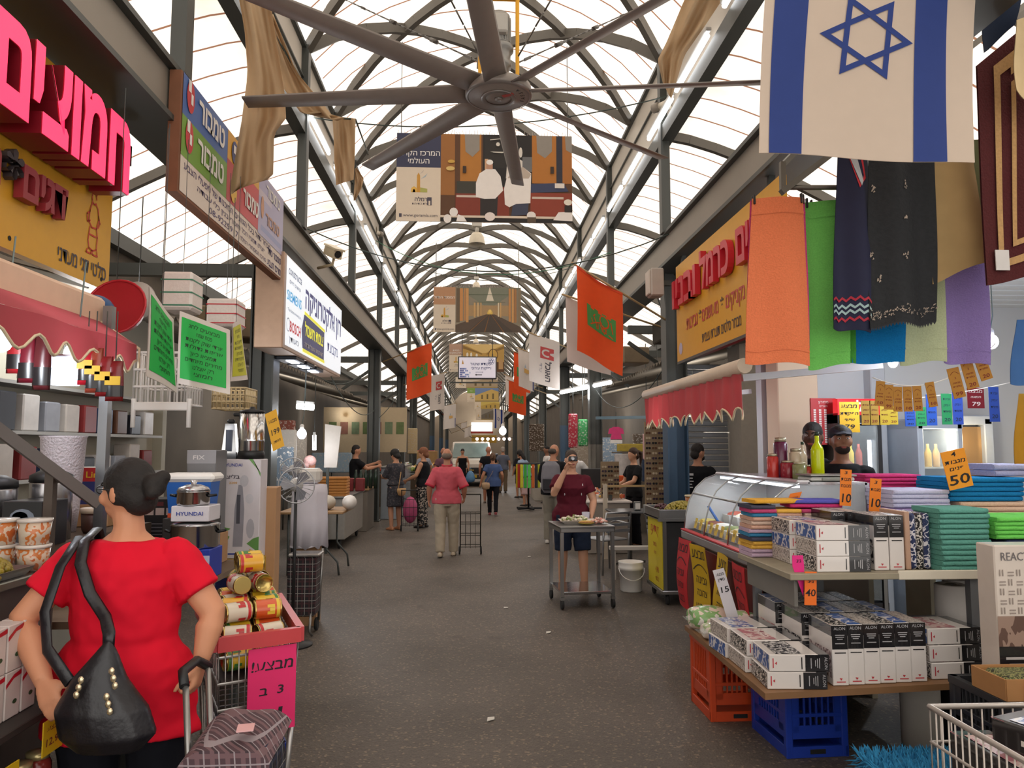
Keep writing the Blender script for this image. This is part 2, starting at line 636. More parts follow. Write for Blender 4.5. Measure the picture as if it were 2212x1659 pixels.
# long beams, flashings
for side, x in ((-1, XL), (1, XR)):
 nm = 'left' if side < 0 else 'right'
 xo = x + side * 0.38
 mb = MB(STEEL)
 L = YF - YN
 yc = (YF + YN) / 2
 mb.box(((x + xo) / 2, yc, ZB0 + 0.02), (0.40, L, 0.04))
 mb.box(((x + xo) / 2, yc, ZB1 - 0.02), (0.40, L, 0.04))
 mb.use(mat('#8b8378', 0.5, 0.2, var=0.12, ns=2)).box((x + side * 0.06, yc, (ZB0 + ZB1) / 2), (0.03, L, ZB1 - ZB0 - 0.08))
 struct('trim_%d' % (1 if side < 0 else 2), mb)
 mb = MB(STEEL)
 mb.box((x + side * 0.05, yc, ZE + 0.0), (0.14, L, 0.20))
 struct('trim_%d' % (3 if side < 0 else 4), mb)
 mb = MB(mat('#cfc8be', 0.4, 0.1, var=0.12, ns=1.2, trans=0.35))
 mb.box((x + side * 0.06, yc, (ZE + 0.1 + ZS) / 2), (0.02, L, ZS - ZE - 0.1))
 mb.use(STEEL).box((x + side * 0.02, yc, ZS - 0.02), (0.05, L, 0.05))
 mb.box((x + side * 0.03, yc, ZS - 0.42), (0.03, L, 0.02))
 struct('trim_%d' % (5 if side < 0 else 6), mb)
 # outer eave
 xo = XOL if side < 0 else XOR
 mb = MB(STEEL)
 mb.box((xo, yc, aisle(side, 1)[1] - 0.08), (0.12, L, 0.2))
 struct('trim_%d' % (7 if side < 0 else 8), mb)
# clerestory posts every bay, lane columns where the photo has them
upr = None
for side, x in ((-1, XL), (1, XR)):
 for k in range(0, 18):
  y = 8.95 + (k - 2) * 3.72
  mb = MB(STEEL)
  mb.bar((x + side * 0.02, y, ZB1 - 0.02), (x + side * 0.02, y, ZS), 0.11, 0.13, up=(0, 1, 0))
  part('clerestory_post', mb, ceiling)
BLUEP = mat('#2f4a63', 0.45, var=0.1, ns=4)
GREYP = mat('#77736c', 0.7, var=0.2, ns=5)
cols = [(-2.40, 8.55, 'dark steel column beside the kettles and lit shop sign', 0), (-2.33, 17.3, 'dark steel column rising from the grey deli cart', 0),
  (-2.33, 23.6, 'dark steel column behind the woman in the floral dress', 0), (-2.33, 28.4, 'dark steel column behind the woman in the black vest', 0),
  (-2.33, 41, None, 1), (-2.33, 52, None, 1), (-2.33, 63, None, 1),
  (2.60, 9.5, 'steel column with blue painted lower half beside the sunglasses racks', 1), (2.60, 15.9, 'grey steel column in front of the jewellery stall', 2),
  (2.55, 20.9, 'blue steel column behind the backpack wearer', 1), (2.5, 27.2, None, 0), (2.5, 35.5, None, 0), (2.5, 46, None, 0), (2.5, 58, None, 0)]
for x, y, lb, ty in cols:
 mb = MB(STEEL)
 sp = 0.0
 if ty == 1:
  sp = 2.3
 if ty == 2:
  sp = 1.75
 for z0, z1, m in ((0, sp, BLUEP if ty == 1 else GREYP), (sp, ZB0, STEEL)):
  if z1 - z0 < .01:
   continue
  mb.use(m)
  zc, h = (z0 + z1) / 2, z1 - z0
  mb.box((x - 0.125, y, zc), (0.02, 0.26, h))
  mb.box((x + 0.125, y, zc), (0.02, 0.26, h))
  mb.box((x, y, zc), (0.25, 0.03, h))
  mb.box((x - 0.06, y - 0.09, zc), (0.10, 0.02, h))
 mb.use(STEEL).box((x, y, 0.012), (0.34, 0.34, 0.024))
 lb2 = lb or 'steel column of the lane, far along the row'
 solo('steel_column', mb, lb2, 'column', None if lb else 'far lane columns')
# cross beams from columns outwards
for side, ys in ((-1, (5.1, 8.55, 12.6, 17.3, 23.6, 28.4)), (1, (9.5, 12.6, 15.9, 20.9, 27.2))):
 for y in ys:
  x0, x1 = (XL - 0.3, XOL) if side < 0 else (XR + 0.3, XOR)
  mb = MB(STEEL)
  mb.bar((x0, y, 3.72), (x1, y, 3.72), 0.1, 0.14)
  mb.bar((x0, y, 3.5), (x0 + side * 0.7, y, 3.0), 0.06) if y > 9 else None
  solo('cross_beam', mb, 'dark steel cross beam running from the lane columns to the outer eave', 'beam', 'cross beams over the stalls')
# outer walls
mb = MB(DARKWALL)
mb.box((-4.9, (YN + YF) / 2, 2.2), (0.15, YF - YN, 4.4))
struct('wall_left', mb)
mb = MB(DARKWALL)
mb.box((5.15, (8.6 + YF) / 2, 2.2), (0.15, YF - 8.6, 4.4))
struct('wall_right', mb)
mb = MB(mat('#c9c7c4', 0.7, var=0.06, ns=3))
mb.box((6.3, 2.7, 1.9), (0.15, 11.6, 3.8))
struct('wall_east', mb)
# corrugated shed roofs over the stalls behind the columns
ASB = mat('#6f675c', 0.85, var=0.25, ns=3)
def shed(x0, z0, x1, z1, y0, y1, name, label):
 mb = MB(ASB)
 n = int((y1 - y0) / 0.09)
 def fn(u, v):
  y = y0 + (y1 - y0) * u
  return Vector((x0 + (x1 - x0) * v, y, z0 + (z1 - z0) * v + 0.03 * math.sin(u * n * PI)))
 mb.grid(fn, n * 2, 1, False)
 def fn2(u, v):
  p = fn(u, v); p.z += 0.012
  return p
 mb.grid(fn2, n * 2, 1, False)
 solo(name, mb, label, 'roof')
for y0, y1, lb in ((5.2, 8.3, 'dusty corrugated sheet roof above the housewares stall'), (9.0, 12.2, 'corrugated sheet roof under the lit shop sign'),
     (12.6, 17.0, 'corrugated sheet roof over the deli bays past the sign'), (18, 27, 'corrugated sheet roof further along the vegetable stalls')):
 shed(-2.75, 2.85, -4.7, 3.35, y0, y1, 'shed_roof', lb)
for y0, y1, lb in ((10.2, 14.5, 'corrugated sheet roof above the sunglasses and jewellery stall'), (15.2, 20.5, 'corrugated sheet roof behind the orange flag')):
 shed(2.9, 3.0, 4.95, 3.45, y0, y1, 'shed_roof', lb)
# far end of the hall
mb = MB(mat('#a09384', 0.8, var=0.2, ns=0.6))
mb.box((0.1, YF - 0.1, 3.8), (10.4, 0.2, 7.6))
struct('wall_back', mb)
# ================================================================ THINGS HANGING IN THE HALL
class CFr(Fr):
 """a frame whose surface is rippled: fn(x, y) is the offset along its normal"""
 def __init__(s, o, u, v, fn):
  super().__init__(o, u, v)
  s.fn = fn
 def at(s, x, y, z=0.0):
  return s.o + s.u * x + s.v * y + s.n * (s.fn(x, y) + z)
def patch(mb, fr, x0, y0, x1, y1, z=0.0, nu=10, nv=10):
 return mb.grid(lambda u, v: fr.at(x0 + (x1 - x0) * u, y0 + (y1 - y0) * v, z), nu, nv)
def sheet(mb, fr, w, h, t=0.003, nu=12, nv=16):
 """both faces of a cloth w x h"""
 patch(mb, fr, 0, 0, w, h, 0, nu, nv)
 patch(mb, fr, w, 0, 0, h, -t, nu, nv)
 return mb
TUBE = mat('#ffffff', 0.4, emit=7.0, var=0.0, name='tube_glow')
FIT = mat('#c9c9c6', 0.5)
tl = None
for side, x, nm in ((-1, XL + 0.06, 'left'), (1, XR - 0.06, 'right')):
 y = 4.6 if side < 0 else 3.9
 i = 0
 while y < 60:
  ln = 1.22
  rt = 'fluorescent_tube'
  lb = ('fluorescent tube in the row along the %s eave under the vault' % ('shop sign side' if side < 0 else 'towel stall side'))
  if i == 0:
   t0 = thing(rt, lb, 'lamp', (x, y, ZE + 0.14), 0, 'tube lights along the %s eave' % nm)
   part('tube', MB(TUBE).tube([(0, 0.04, 0.0), (0, ln - 0.04, 0.0)], 0.026, 8), t0, True)
   part('fitting', MB(FIT).box((-0.0, ln / 2, 0.055), (0.06, ln, 0.04), 0.008), t0, True)
  else:
   dup(t0, (x, y, ZE + 0.14))
  i += 1
  y += ln + (0.12 if i % 2 else 0.42)
# ---- ceiling fan
FY = 5.5
hub = pY(1077, 203, FY)
fan = thing('ceiling_fan', 'large eight-blade industrial ceiling fan on a yellow frame', 'fan', hub)
FM = mat('#857c74', 0.45, 0.1, var=0.1)
GM = mat('#8f8d88', 0.4, 0.3, var=0.1, ns=20)
YF_ = mat('#e0a21a', 0.45, var=0.08)
mb = MB(FM)
mb.lathe([(0.02, -0.035), (0.12, -0.04), (0.125, -0.03), (0.235, -0.03), (0.255, -0.015), (0.258, 0.0), (0.25, 0.05), (0.2, 0.07), (0.05, 0.08)], seg=40)
hubo = part('hub', mb, fan, True)
mb = MB(mat('#8a8580', 0.35, 0.5))
mb.lathe([(0.10, -0.042), (0.135, -0.046), (0.14, -0.038), (0.13, -0.03)], seg=32, cap=False)
mb.lathe([(0.0, -0.05), (0.028, -0.05), (0.03, -0.035)], seg=14)
mb.lathe([(0.235, -0.032), (0.25, -0.03), (0.258, -0.02)], seg=40, cap=False)
part('ring', mb, hubo, True)
mb = MB(mat('#a5413a', 0.5)).box((0.07, -0.07, -0.042), (0.09, 0.03, 0.006), rot=Matrix.Rotation(-.6, 3, 'Z'))
part('sticker', mb, hubo, True, 'small red sticker')
frh = lambda a: Fr((0.19 * math.sin(a), 0.19 * math.cos(a), -0.031), (math.cos(a), -math.sin(a), 0), (-math.sin(a), -math.cos(a), 0))
mb = MB(INK)
for i, ch in enumerate('ASSAF'):
 mb.text(frh(2.3 - i * 0.24), 0, 0, 0.045, ch, 0.001)
part('lettering', mb, hubo, True)
for kbl in range(8):
 a = math.radians(45 * kbl - 7.5)
 d = Vector((math.cos(a), math.sin(a), 0))
 nn = Vector((-d.y, d.x, 0))
 mb = MB(FM)
 rg = []
 for t in (0, .1, .3, .6, .9, 1):
  r = 0.22 + 1.80 * t
  w = 0.085 - 0.018 * t
  tilt = 0.035 - 0.02 * t
  c = d * r + Vector((0, 0, 0.015))
  rg.append([c + nn * w + Vector((0, 0, tilt)), c + Vector((0, 0, 0.018)), c - nn * w - Vector((0, 0, tilt)), c - nn * w * .9 - Vector((0, 0, tilt + .006)), c + nn * w * .9 + Vector((0, 0, tilt - .012))])
 mb.loft(rg, True, True)
 part('blade', mb, fan, True)
mb = MB(GM)
mb.lathe([(0.05, 0.08), (0.075, 0.1), (0.08, 0.2), (0.1, 0.21), (0.1, 0.24), (0.09, 0.25), (0.095, 0.33), (0.115, 0.34), (0.115, 0.37), (0.085, 0.39)], seg=24)
part('gearbox', mb, fan, True)
mb = MB(mat('#98958f', 0.4, 0.2, var=0.1))
mb.lathe([(0.085, 0.39), (0.088, 0.4), (0.088, 0.62), (0.07, 0.64), (0.03, 0.645)], seg=24)
for i in range(24):
 q = 2 * PI * i / 24
 mb.box((0.09 * math.cos(q), 0.09 * math.sin(q), 0.5), (0.012, 0.006, 0.2), rot=Matrix.Rotation(q, 3, 'Z'))
mo = part('motor', mb, fan, True)
part('terminal_box', MB(mat('#a7a39b', 0.5)).box((0.01, -0.11, 0.5), (0.11, 0.07, 0.15), 0.012), mo, True)
part('cable', MB(mat('#9b978f', 0.5)).tube([(-0.06, -0.11, 0.56), (-0.1, -0.1, 0.62), (-0.14, -0.06, 0.6), (-0.155, -0.03, 0.45), (-0.16, 0, 0.2)], 0.012, 6), mo, True)
mb = MB(YF_)
for sx in (-0.145, 0.145):
 mb.box((sx, 0, 0.45), (0.028, 0.05, 0.75), 0.004)
mb.box((0, 0, 0.85), (0.34, 0.22, 0.07), 0.006)
mb.box((0, 0, 0.09), (0.31, 0.06, 0.02))
mb.box((0, 0, 1.35), (0.16, 0.16, 0.95), 0.01)
fr_ = part('frame', mb, fan, True)
mb = MB(mat('#777777', .3, .8))
for sx in (-.09, .09):
 mb.lathe([(0.014, 0.79), (0.014, 0.83)], (sx, -0.05, 0), 8)
part('bolt', mb, fr_, True)
part('drop_rod', MB(STEEL).box((0, 0, 2.45), (0.09, 0.09, 1.3)), fan, True)
for sx in (-1, 1):
 for sy in (-1, 1):
  e = Vector((sx * 0.15, sy * .05, 0.28))
  f2 = Vector((sx * 1.7, sy * 2.2, 2.15))
  mb = MB(mat('#5b5752', 0.4, 0.6))
  n = 26
  for i in range(n):
   p = e.lerp(f2, i / n); q = e.lerp(f2, (i + .92) / n)
   if i in (6, 13):
    mb.tube([p, q], 0.02, 6)
   elif i % 3 == 1:
    mb.bar(p, q, 0.022, 0.008, up=(1, 0, 0) if i % 2 else (0, 0, 1))
   else:
    mb.tube([p, q], 0.007, 5)
  part('guy_chain', mb, fan, True)
# ---- printed banners across the lane
TOWER = [('#c8923c', [(.46, .50), (.54, .50), (.535, .78), (.5, .83), (.465, .78)]), ('#d9ab4e', [(.33, .50), (.46, .50), (.46, .57), (.40, .60), (.34, .57)]),
   ('#a9a85a', [(.54, .50), (.70, .50), (.70, .56), (.54, .58)]), ('#b5a7a0', [(.53, .80), (.60, .84), (.62, .88), (.59, .85)]), ('#a9b6bb', [(.55, .72), (.66, .76), (.70, .82), (.66, .79)]),
   ('#6b5330', [(.37, .50), (.43, .50), (.42, .54), (.40, .555), (.38, .54)])]
def side_panel(mb, fr, w, h, topc, lines, tw=0.25):
 """left panel shared by the town banners"""
 pw = w * tw
 mb.use(mat('#d9c9b4', 0.6, var=0.03)).rect(fr, 0, 0, pw, h, 0.002)
 mb.use(mat(topc, 0.6, var=0.05)).rect(fr, 0, h * .61, pw, h, 0.003)
 for c, pts in TOWER:
  mb.use(mat(c, 0.7, var=0.15)).pg(fr, [(x * pw, (y - .02) * h * .68) for x, y in pts], 0.004)
 mb.use(WHITE)
 for i, t in enumerate(lines):
  mb.text(fr, pw / 2, h * (.77 - .09 * i), h * .085, t, 0.005, bold=0.01)
 mb.use(mat('#4a4552', .7)).text(fr, pw * .56, h * .245, h * .062, 'רמלה', 0.005, bold=0.015)
 mb.text(fr, pw * .55, h * .195, h * .034, 'בירת התיירות', 0.005)
 mb.rect(fr, pw * .70, h * .18, pw * .80, h * .27, 0.005)
 mb.use(mat('#d9c9b4', 0.6)).rect(fr, pw * .73, h * .18, pw * .77, h * .23, 0.006)
 mb.use(mat('#4a4552', .7)).text(fr, pw * .55, h * .065, h * .05, 'www.goramla.com', 0.005)
 mb.rect(fr, pw * .07, h * .045, pw * .13, h * .085, 0.005)
def banner(name, label, x0, y0, x1, y1, Y, paint, spikes=True):
 a, b = pY(x0, y1, Y), pY(x1, y0, Y)
 w, h = b.x - a.x, b.z - a.z
 t = thing(name, label, 'banner', (a.x + w / 2, Y, a.z))
 fr = Fr(a, (1, 0, 0), (0, 0, 1))
 mb = MB(mat('#d9cfc0', 0.7))
 mb.box((a.x + w / 2, Y + 0.012, a.z + h / 2), (w, 0.02, h), 0.003)
 paint(mb, fr, w, h)
 part('printed_sheet', mb, t)
 for sx in (a.x + .06, b.x - .06):
  part('hanging_wire', MB(mat('#5a5550', .5)).tube([(sx, Y, b.z), (sx, Y, vault((sx - XC) / HW)[1])], 0.006 if Y < 15 else 0.012, 5), t)
 if spikes:
  mb = MB(mat('#b9aca0', 0.5))
  n = 60
  for i in range(n):
   x = a.x + w * (i + .5) / n
   j = RND.uniform(.02, .065)
   mb.tube([(x, Y, b.z), (x + RND.uniform(-.02, .02), Y, b.z + j)], 0.0035 * Y / 10, 3, False)
  part('bird_spike_fringe', mb, t)
 return t
def shapes(mb, fr, w, h, items, z=0.003):
 """items: (colour, points in fractions of w and h)"""
 for i, (c, pts) in enumerate(items):
  mb.use(c if not isinstance(c, str) else mat(c, 0.7, var=0.06))
  mb.pg(fr, [(x * w, y * h) for x, y in pts], z + i * 0.0004)
def R4(x0, y0, x1, y1):
 return [(x0, y0), (x1, y0), (x1, y1), (x0, y1)]
def EL(cx, cy, rx, ry, n=12, a0=0.0, a1=2 * PI):
 return [(cx + rx * math.cos(a0 + (a1 - a0) * i / (n - (a1 - a0 < 6))), cy + ry * math.sin(a0 + (a1 - a0) * i / (n - (a1 - a0 < 6)))) for i in range(n)]
def paint_hall(mb, fr, w, h):
 side_panel(mb, fr, w, h, '#343650', ['המרכז הקראי', 'העולמי'])
 it = [('#5a3a22', R4(.25, 0, 1, 1)), ('#9a6532', R4(.25, .3, .33, 1)), ('#b0742f', R4(.36, .45, .48, 1)), ('#211d1b', R4(.49, .35, .78, 1)), ('#2a2622', R4(.50, .62, .64, .98)),
   ('#b0702c', R4(.77, .45, .91, 1)), ('#2b2c38', R4(.91, .45, .945, 1)), ('#a8692e', R4(.945, .45, 1, 1)),
   ('#8f877d', [(.385, 1), (.47, 1), (.47, .82), (.43, .74), (.39, .80)]), ('#8f877d', [(.795, 1), (.885, 1), (.885, .82), (.845, .74), (.80, .8)]), ('#8f877d', [(.96, 1), (1, 1), (1, .80), (.965, .84)]),
   ('#cfa57e', R4(.50, .5, .52, .72)), ('#d8d0c4', [(.62, .5), (.74, .5), (.74, .68), (.70, .72), (.665, .83), (.63, .72)]), ('#6a6a6a', R4(.715, .58, .77, .75)),
   ('#d8d0c4', EL(.627, .80, .010, .06)), ('#d8d0c4', EL(.665, .82, .010, .05)), ('#d8d0c4', EL(.705, .80, .010, .06)),
   ('#3c3a30', R4(.34, .32, .47, .46)), ('#39405c', [(.76, .34), (.98, .36), (.95, .46), (.76, .44)]), ('#7c3322', R4(.335, .07, .50, .32)), ('#7c3322', R4(.57, .07, .64, .40)), ('#8a3a26', R4(.76, .05, 1, .34)),
   ('#c9b8a8', R4(.34, .275, .46, .30)), ('#c9b8a8', R4(.77, .27, .95, .295)), ('#2a2422', [(.475, .06), (.57, .06), (.575, .30), (.475, .28)]), ('#3a3f52', [(.65, .07), (.745, .09), (.75, .22), (.66, .20)]),
   ('#e6dfd8', [(.45, .28), (.45, .44), (.47, .55), (.515, .61), (.56, .60), (.59, .52), (.605, .36), (.56, .265), (.50, .26)]),
   ('#e6dfd8', [(.615, .20), (.61, .38), (.63, .55), (.66, .61), (.72, .63), (.765, .56), (.76, .22), (.68, .21), (.64, .17)]), ('#b8a898', [(.63, .50), (.75, .50), (.765, .55), (.72, .63), (.66, .61)]),
   ('#b98a70', R4(.51, .60, .545, .67)), ('#ece7e0', EL(.528, .68, .02, .03)), ('#b07f60', R4(.655, .62, .70, .69)),
   ('#d5c4b0', R4(.25, .045, 1, .07)), ('#1e1a18', R4(.25, 0, 1, .04)), ('#e6dfd8', EL(.29, .03, .022, .05)), ('#e6dfd8', EL(.325, .105, .024, .05)), ('#e6dfd8', [(.34, 0), (.40, 0), (.38, .06), (.35, .08)]),
   ('#e0d4cc', EL(.53, .06, .03, .05)), ('#e6dfd8', EL(.765, .08, .026, .045)), ('#5a4a3a', R4(.742, 0, .792, .06)), ('#e6dfd8', [(.89, .03), (.92, .12), (1, .13), (1, .02)]), ('#2a221c', R4(.955, .12, 1, .2)), ('#e2d8c6', EL(.975, .235, .024, .035)),
   ('#caa04a', EL(.31, .68, .02, .02)), ('#d8b870', EL(.305, .60, .025, .025)), ('#ddd4ca', R4(.90, .395, .955, .45)), ('#3a2a1e', R4(.375, .55, .395, .63)), ('#3a2a1e', R4(.875, .56, .895, .64)),
   ('#cfc8bc', EL(.575, .885, .012, .025, 6)), ('#cfc8bc', [(.53, .93), (.60, .95), (.60, .955), (.53, .94)]), ('#cfc8bc', [(.53, .80), (.615, .80), (.60, .785), (.55, .79)])]
 shapes(mb, fr, w, h, it)
 mb.use(mat('#c9a45a', .6)).text(fr, w * .72, h * .022, h * .03, 'תנחם', 0.03) if False else None
def paint_nave(mb, fr, w, h):
 side_panel(mb, fr, w, h, '#b98a66', ['המסגד הגדול'])
 it = [('#8d8371', R4(.25, 0, 1, 1)), ('#7b7d6c', [(.25, 1), (1, 1), (.66, .55), (.62, .55)]), ('#d9cdb9', [(.60, .70), (.69, .70), (.645, 1.0), (.64, 1)]), ('#a88a63', R4(.40, .36, .88, .60)),
   ('#5a4b40', [(.25, 0), (1, 0), (1, .12), (.70, .40), (.60, .40), (.25, .16)]), ('#4d423a', [(.38, 0), (.92, 0), (.67, .40), (.62, .40)]),
   ('#8a5c2e', [(.40, 0), (.41, 0), (.63, .40), (.625, .40)]), ('#8a5c2e', [(.58, 0), (.59, 0), (.643, .40), (.64, .40)]), ('#8a5c2e', [(.80, 0), (.81, 0), (.66, .40), (.655, .40)])]
 for x0, x1, y0, c in ((.26, .30, .22, '#6a5a48'), (.30, .335, .25, '#c58a52'), (.345, .365, .26, '#b98554'), (.37, .40, .22, '#c9965e'), (.46, .48, .33, '#c8a06a'), (.50, .515, .35, '#d0b080'), (.535, .548, .37, '#c8a06a'),
       (.76, .775, .33, '#c8a06a'), (.735, .75, .35, '#d8c8a8'), (.86, .885, .24, '#c58a52'), (.895, .92, .22, '#c9965e'), (.925, .95, .22, '#a8764a'), (.97, 1, .2, '#8b7a60')):
  it.append((c, R4(x0, y0, x1, .98 if y0 < .3 else .66)))
 it += [('#d8b45a', R4(.615, .40, .675, .46)), ('#e9c870', EL(.645, .47, .02, .04, 8)), ('#5d6c50', R4(.40, .84, .86, .848)), ('#5d6c50', R4(.46, .67, .82, .676))]
 shapes(mb, fr, w, h, it)
def paint_dome(mb, fr, w, h):
 side_panel(mb, fr, w, h, '#b3907a', ['כנסיית', 'הפרנציסקנים'])
 it = [('#b9934e', R4(.25, 0, 1, 1)), ('#d8b878', [(.25, 1), (1, 1), (.66, .68), (.60, .68)]), ('#8a6a38', [(.25, .95), (.60, .66), (.60, .62), (.25, .84)]), ('#8a6a38', [(1, .95), (.68, .66), (.68, .62), (1, .84)]),
   ('#e0d8c8', EL(.33, .62, .02, .08)), ('#e0d8c8', EL(.40, .62, .02, .08)), ('#e0d8c8', EL(.50, .60, .02, .06)), ('#6a4a28', EL(.80, .62, .09, .22, 20)), ('#c8a050', EL(.80, .62, .075, .19, 20)), ('#5a3a20', R4(.25, .0, 1, .36)), ('#b89060', R4(.9, .1, .98, .45))]
 shapes(mb, fr, w, h, it)
def paint_front(topc, sky, wall):
 def f(mb, fr, w, h):
  side_panel(mb, fr, w, h, topc, ['רמלה'])
  shapes(mb, fr, w, h, [(sky, R4(.25, 0, 1, 1)), (wall, [(.25, .1), (1, .1), (1, .72), (.78, .9), (.25, .45)]), ('#6a5a3a', R4(.45, .2, .5, .5)), ('#6a5a3a', R4(.62, .2, .67, .55)), ('#6a5a3a', R4(.8, .2, .85, .6)), ('#a08a5a', R4(.25, 0, 1, .1))])
 return f
banner('banner', 'wide town banner of a prayer hall below the ceiling fan', 855, 295, 1235, 477, 10.2, paint_hall)
banner('banner', 'town banner printed with a long columned nave, second behind the fan', 936, 622, 1125, 717, 20.6, paint_nave)
banner('banner', 'town banner of a yellow vaulted church, behind the framed arrow sign', 970, 744, 1089, 803, 32.5, paint_dome)
banner('banner', 'pale banner peeking out under the framed arrow sign', 984, 815, 1075, 838, 42, paint_front('#d9c9b4', '#c9bba8', '#a89478'), False)
banner('banner', 'banner with blue sky and a yellow stone facade', 1009, 838, 1077, 868, 52, paint_front('#7fa04a', '#6f86b0', '#c9a860'), False)
banner('banner', 'small far banner with two dark figures on yellow', 1025, 868, 1079, 884, 60, paint_front('#d9c9b4', '#c9b05a', '#b89848'), False)
banner('banner', 'smallest far banner with a grey picture, lowest of the row', 1028, 884, 1074, 907, 66, paint_front('#d9c9b4', '#8b8378', '#6a6258'), False)
# framed arrow sign
Y = 27.0
a, b = pY(989, 819, Y), pY(1073, 770, Y)
t = thing('direction_sign', 'black framed white sign with an arrow to the police point', 'sign', ((a.x + b.x) / 2, Y, a.z))
w, h = b.x - a.x, b.z - a.z
mb = MB(mat('#2a2a30', 0.4))
mb.box(((a.x + b.x) / 2, Y + 0.06, (a.z + b.z) / 2), (w, 0.12, h), 0.02)
part('frame', mb, t)
fr = Fr(a - Vector((0, 0.01, 0)), (1, 0, 0), (0, 0, 1))
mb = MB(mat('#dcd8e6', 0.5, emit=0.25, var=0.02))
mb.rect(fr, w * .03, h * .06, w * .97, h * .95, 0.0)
mb.use(mat('#2f3a78', .6)).text(fr, w * .58, h * .66, h * .17, 'נקודת שיטור', 0.003, bold=0.01)
mb.text(fr, w * .60, h * .48, h * .17, 'ופיקוח עירוני', 0.003, bold=0.01)
mb.text(fr, w * .55, h * .30, h * .08, 'דבוטינסקי', 0.003)
mb.use(INK).rect(fr, w * .47, h * .175, w * .62, h * .205, 0.003).pg(fr, [(w * .44, h * .19), (w * .48, h * .23), (w * .48, h * .15)], 0.003)
for i in range(9):
 for j in range(5):
  if RND.random() < 1.1 - i * .13:
   mb.use(mat(('#2f4a9a', '#5a78c0', '#a8bce0')[min(2, i // 3)], .6)).rect(fr, w * (.05 + i * .035), h * (.08 + j * .085), w * (.078 + i * .035), h * (.145 + j * .085), 0.002)
mb.use(mat('#5a5a7a', .6))
mb.use(mat('#c8923c', .6)).pg(fr, [(w * .10, h * .66), (w * .15, h * .66), (w * .125, h * .85)], 0.003)
sc_ = Vector((w * .86, h * .78))
mb.use(mat('#44508a', .6))
for q in range(16):
 a0, a1 = 2 * PI * q / 16, 2 * PI * (q + 1) / 16
 mb.pg(fr, [(sc_.x + r * h * math.cos(aa), sc_.y + r * h * math.sin(aa)) for r, aa in ((.125, a0), (.14, a0), (.14, a1), (.125, a1))], 0.003)
for q in range(2):
 pts = [(sc_.x + .1 * h * math.cos(PI / 2 + q * PI + 2 * PI * i / 3), sc_.y + .1 * h * math.sin(PI / 2 + q * PI + 2 * PI * i / 3)) for i in range(4)]
 mb.stroke(fr, pts, h * .018, 0.003 + q * .0005)
part('face', mb, t, label='white printed face with Hebrew lettering')
mb = MB(STEEL)
mb.bar((-0.9, Y + .08, a.z - .12), (1.35, Y + .08, a.z - .12), 0.05)
for x in (a.x + .15, b.x - .15):
 mb.bar((x, Y + .08, a.z - .12), (x, Y + .08, b.z + .1), 0.04)
 mb.tube([(x, Y + .08, b.z), (x, Y + .08, vault((x - XC) / HW)[1] + .03)], 0.012, 4)
part('hanger', mb, t)
# pendant lamps
def pendant(px, py, Y, r, label):
 c = pY(px, py, Y)
 t = thing('pendant_lamp', label, 'lamp', c)
 mb = MB(mat('#d8cdb8', 0.35, var=0.2, ns=6))
 mb.lathe([(r, 0), (r * .98, r * .25), (r * .85, r * .95), (r * .55, r * 1.4), (r * .3, r * 1.5), (r * .28, r * 1.48), (r * .5, r * 1.36), (r * .8, r * .93), (r * .93, r * .25), (r * .95, 0)], seg=24, cap=False)
 mb.lathe([(r * 1.0, 0), (r * 1.04, .02 * r), (r * 1.0, r * .08)], seg=24, cap=False)
 part('shade', mb, t, True)
 part('bulb', MB(mat('#8a8680', 0.3)).ball((0, 0, r * .5), r * .35, 10, 6), t, True)
 mb = MB(mat('#c9c4ba', 0.4))
 mb.lathe([(r * .22, r * 1.45), (r * .25, r * 2.0), (r * .22, r * 2.1)], seg=12)
 mb.box((0, 0, r * 2.5), (r * 1.2, r * .8, r * .7), .01)
 part('ballast_box', mb, t, True)
 part('cord', MB(BLACK).tube([(0, 0, r * 2.8), (0, 0, 7.6 - c.z)], 0.01, 4), t, True)
pendant(1030, 528, 15.0, 0.17, 'bell-shaped lamp hanging just under the wide prayer hall banner')
pendant(1029, 622, 24.0, 0.13, 'small pale pendant lamp above the nave banner')
pendant(1028, 741, 38.0, 0.14, 'tiny pendant lamp above the yellow church banner')
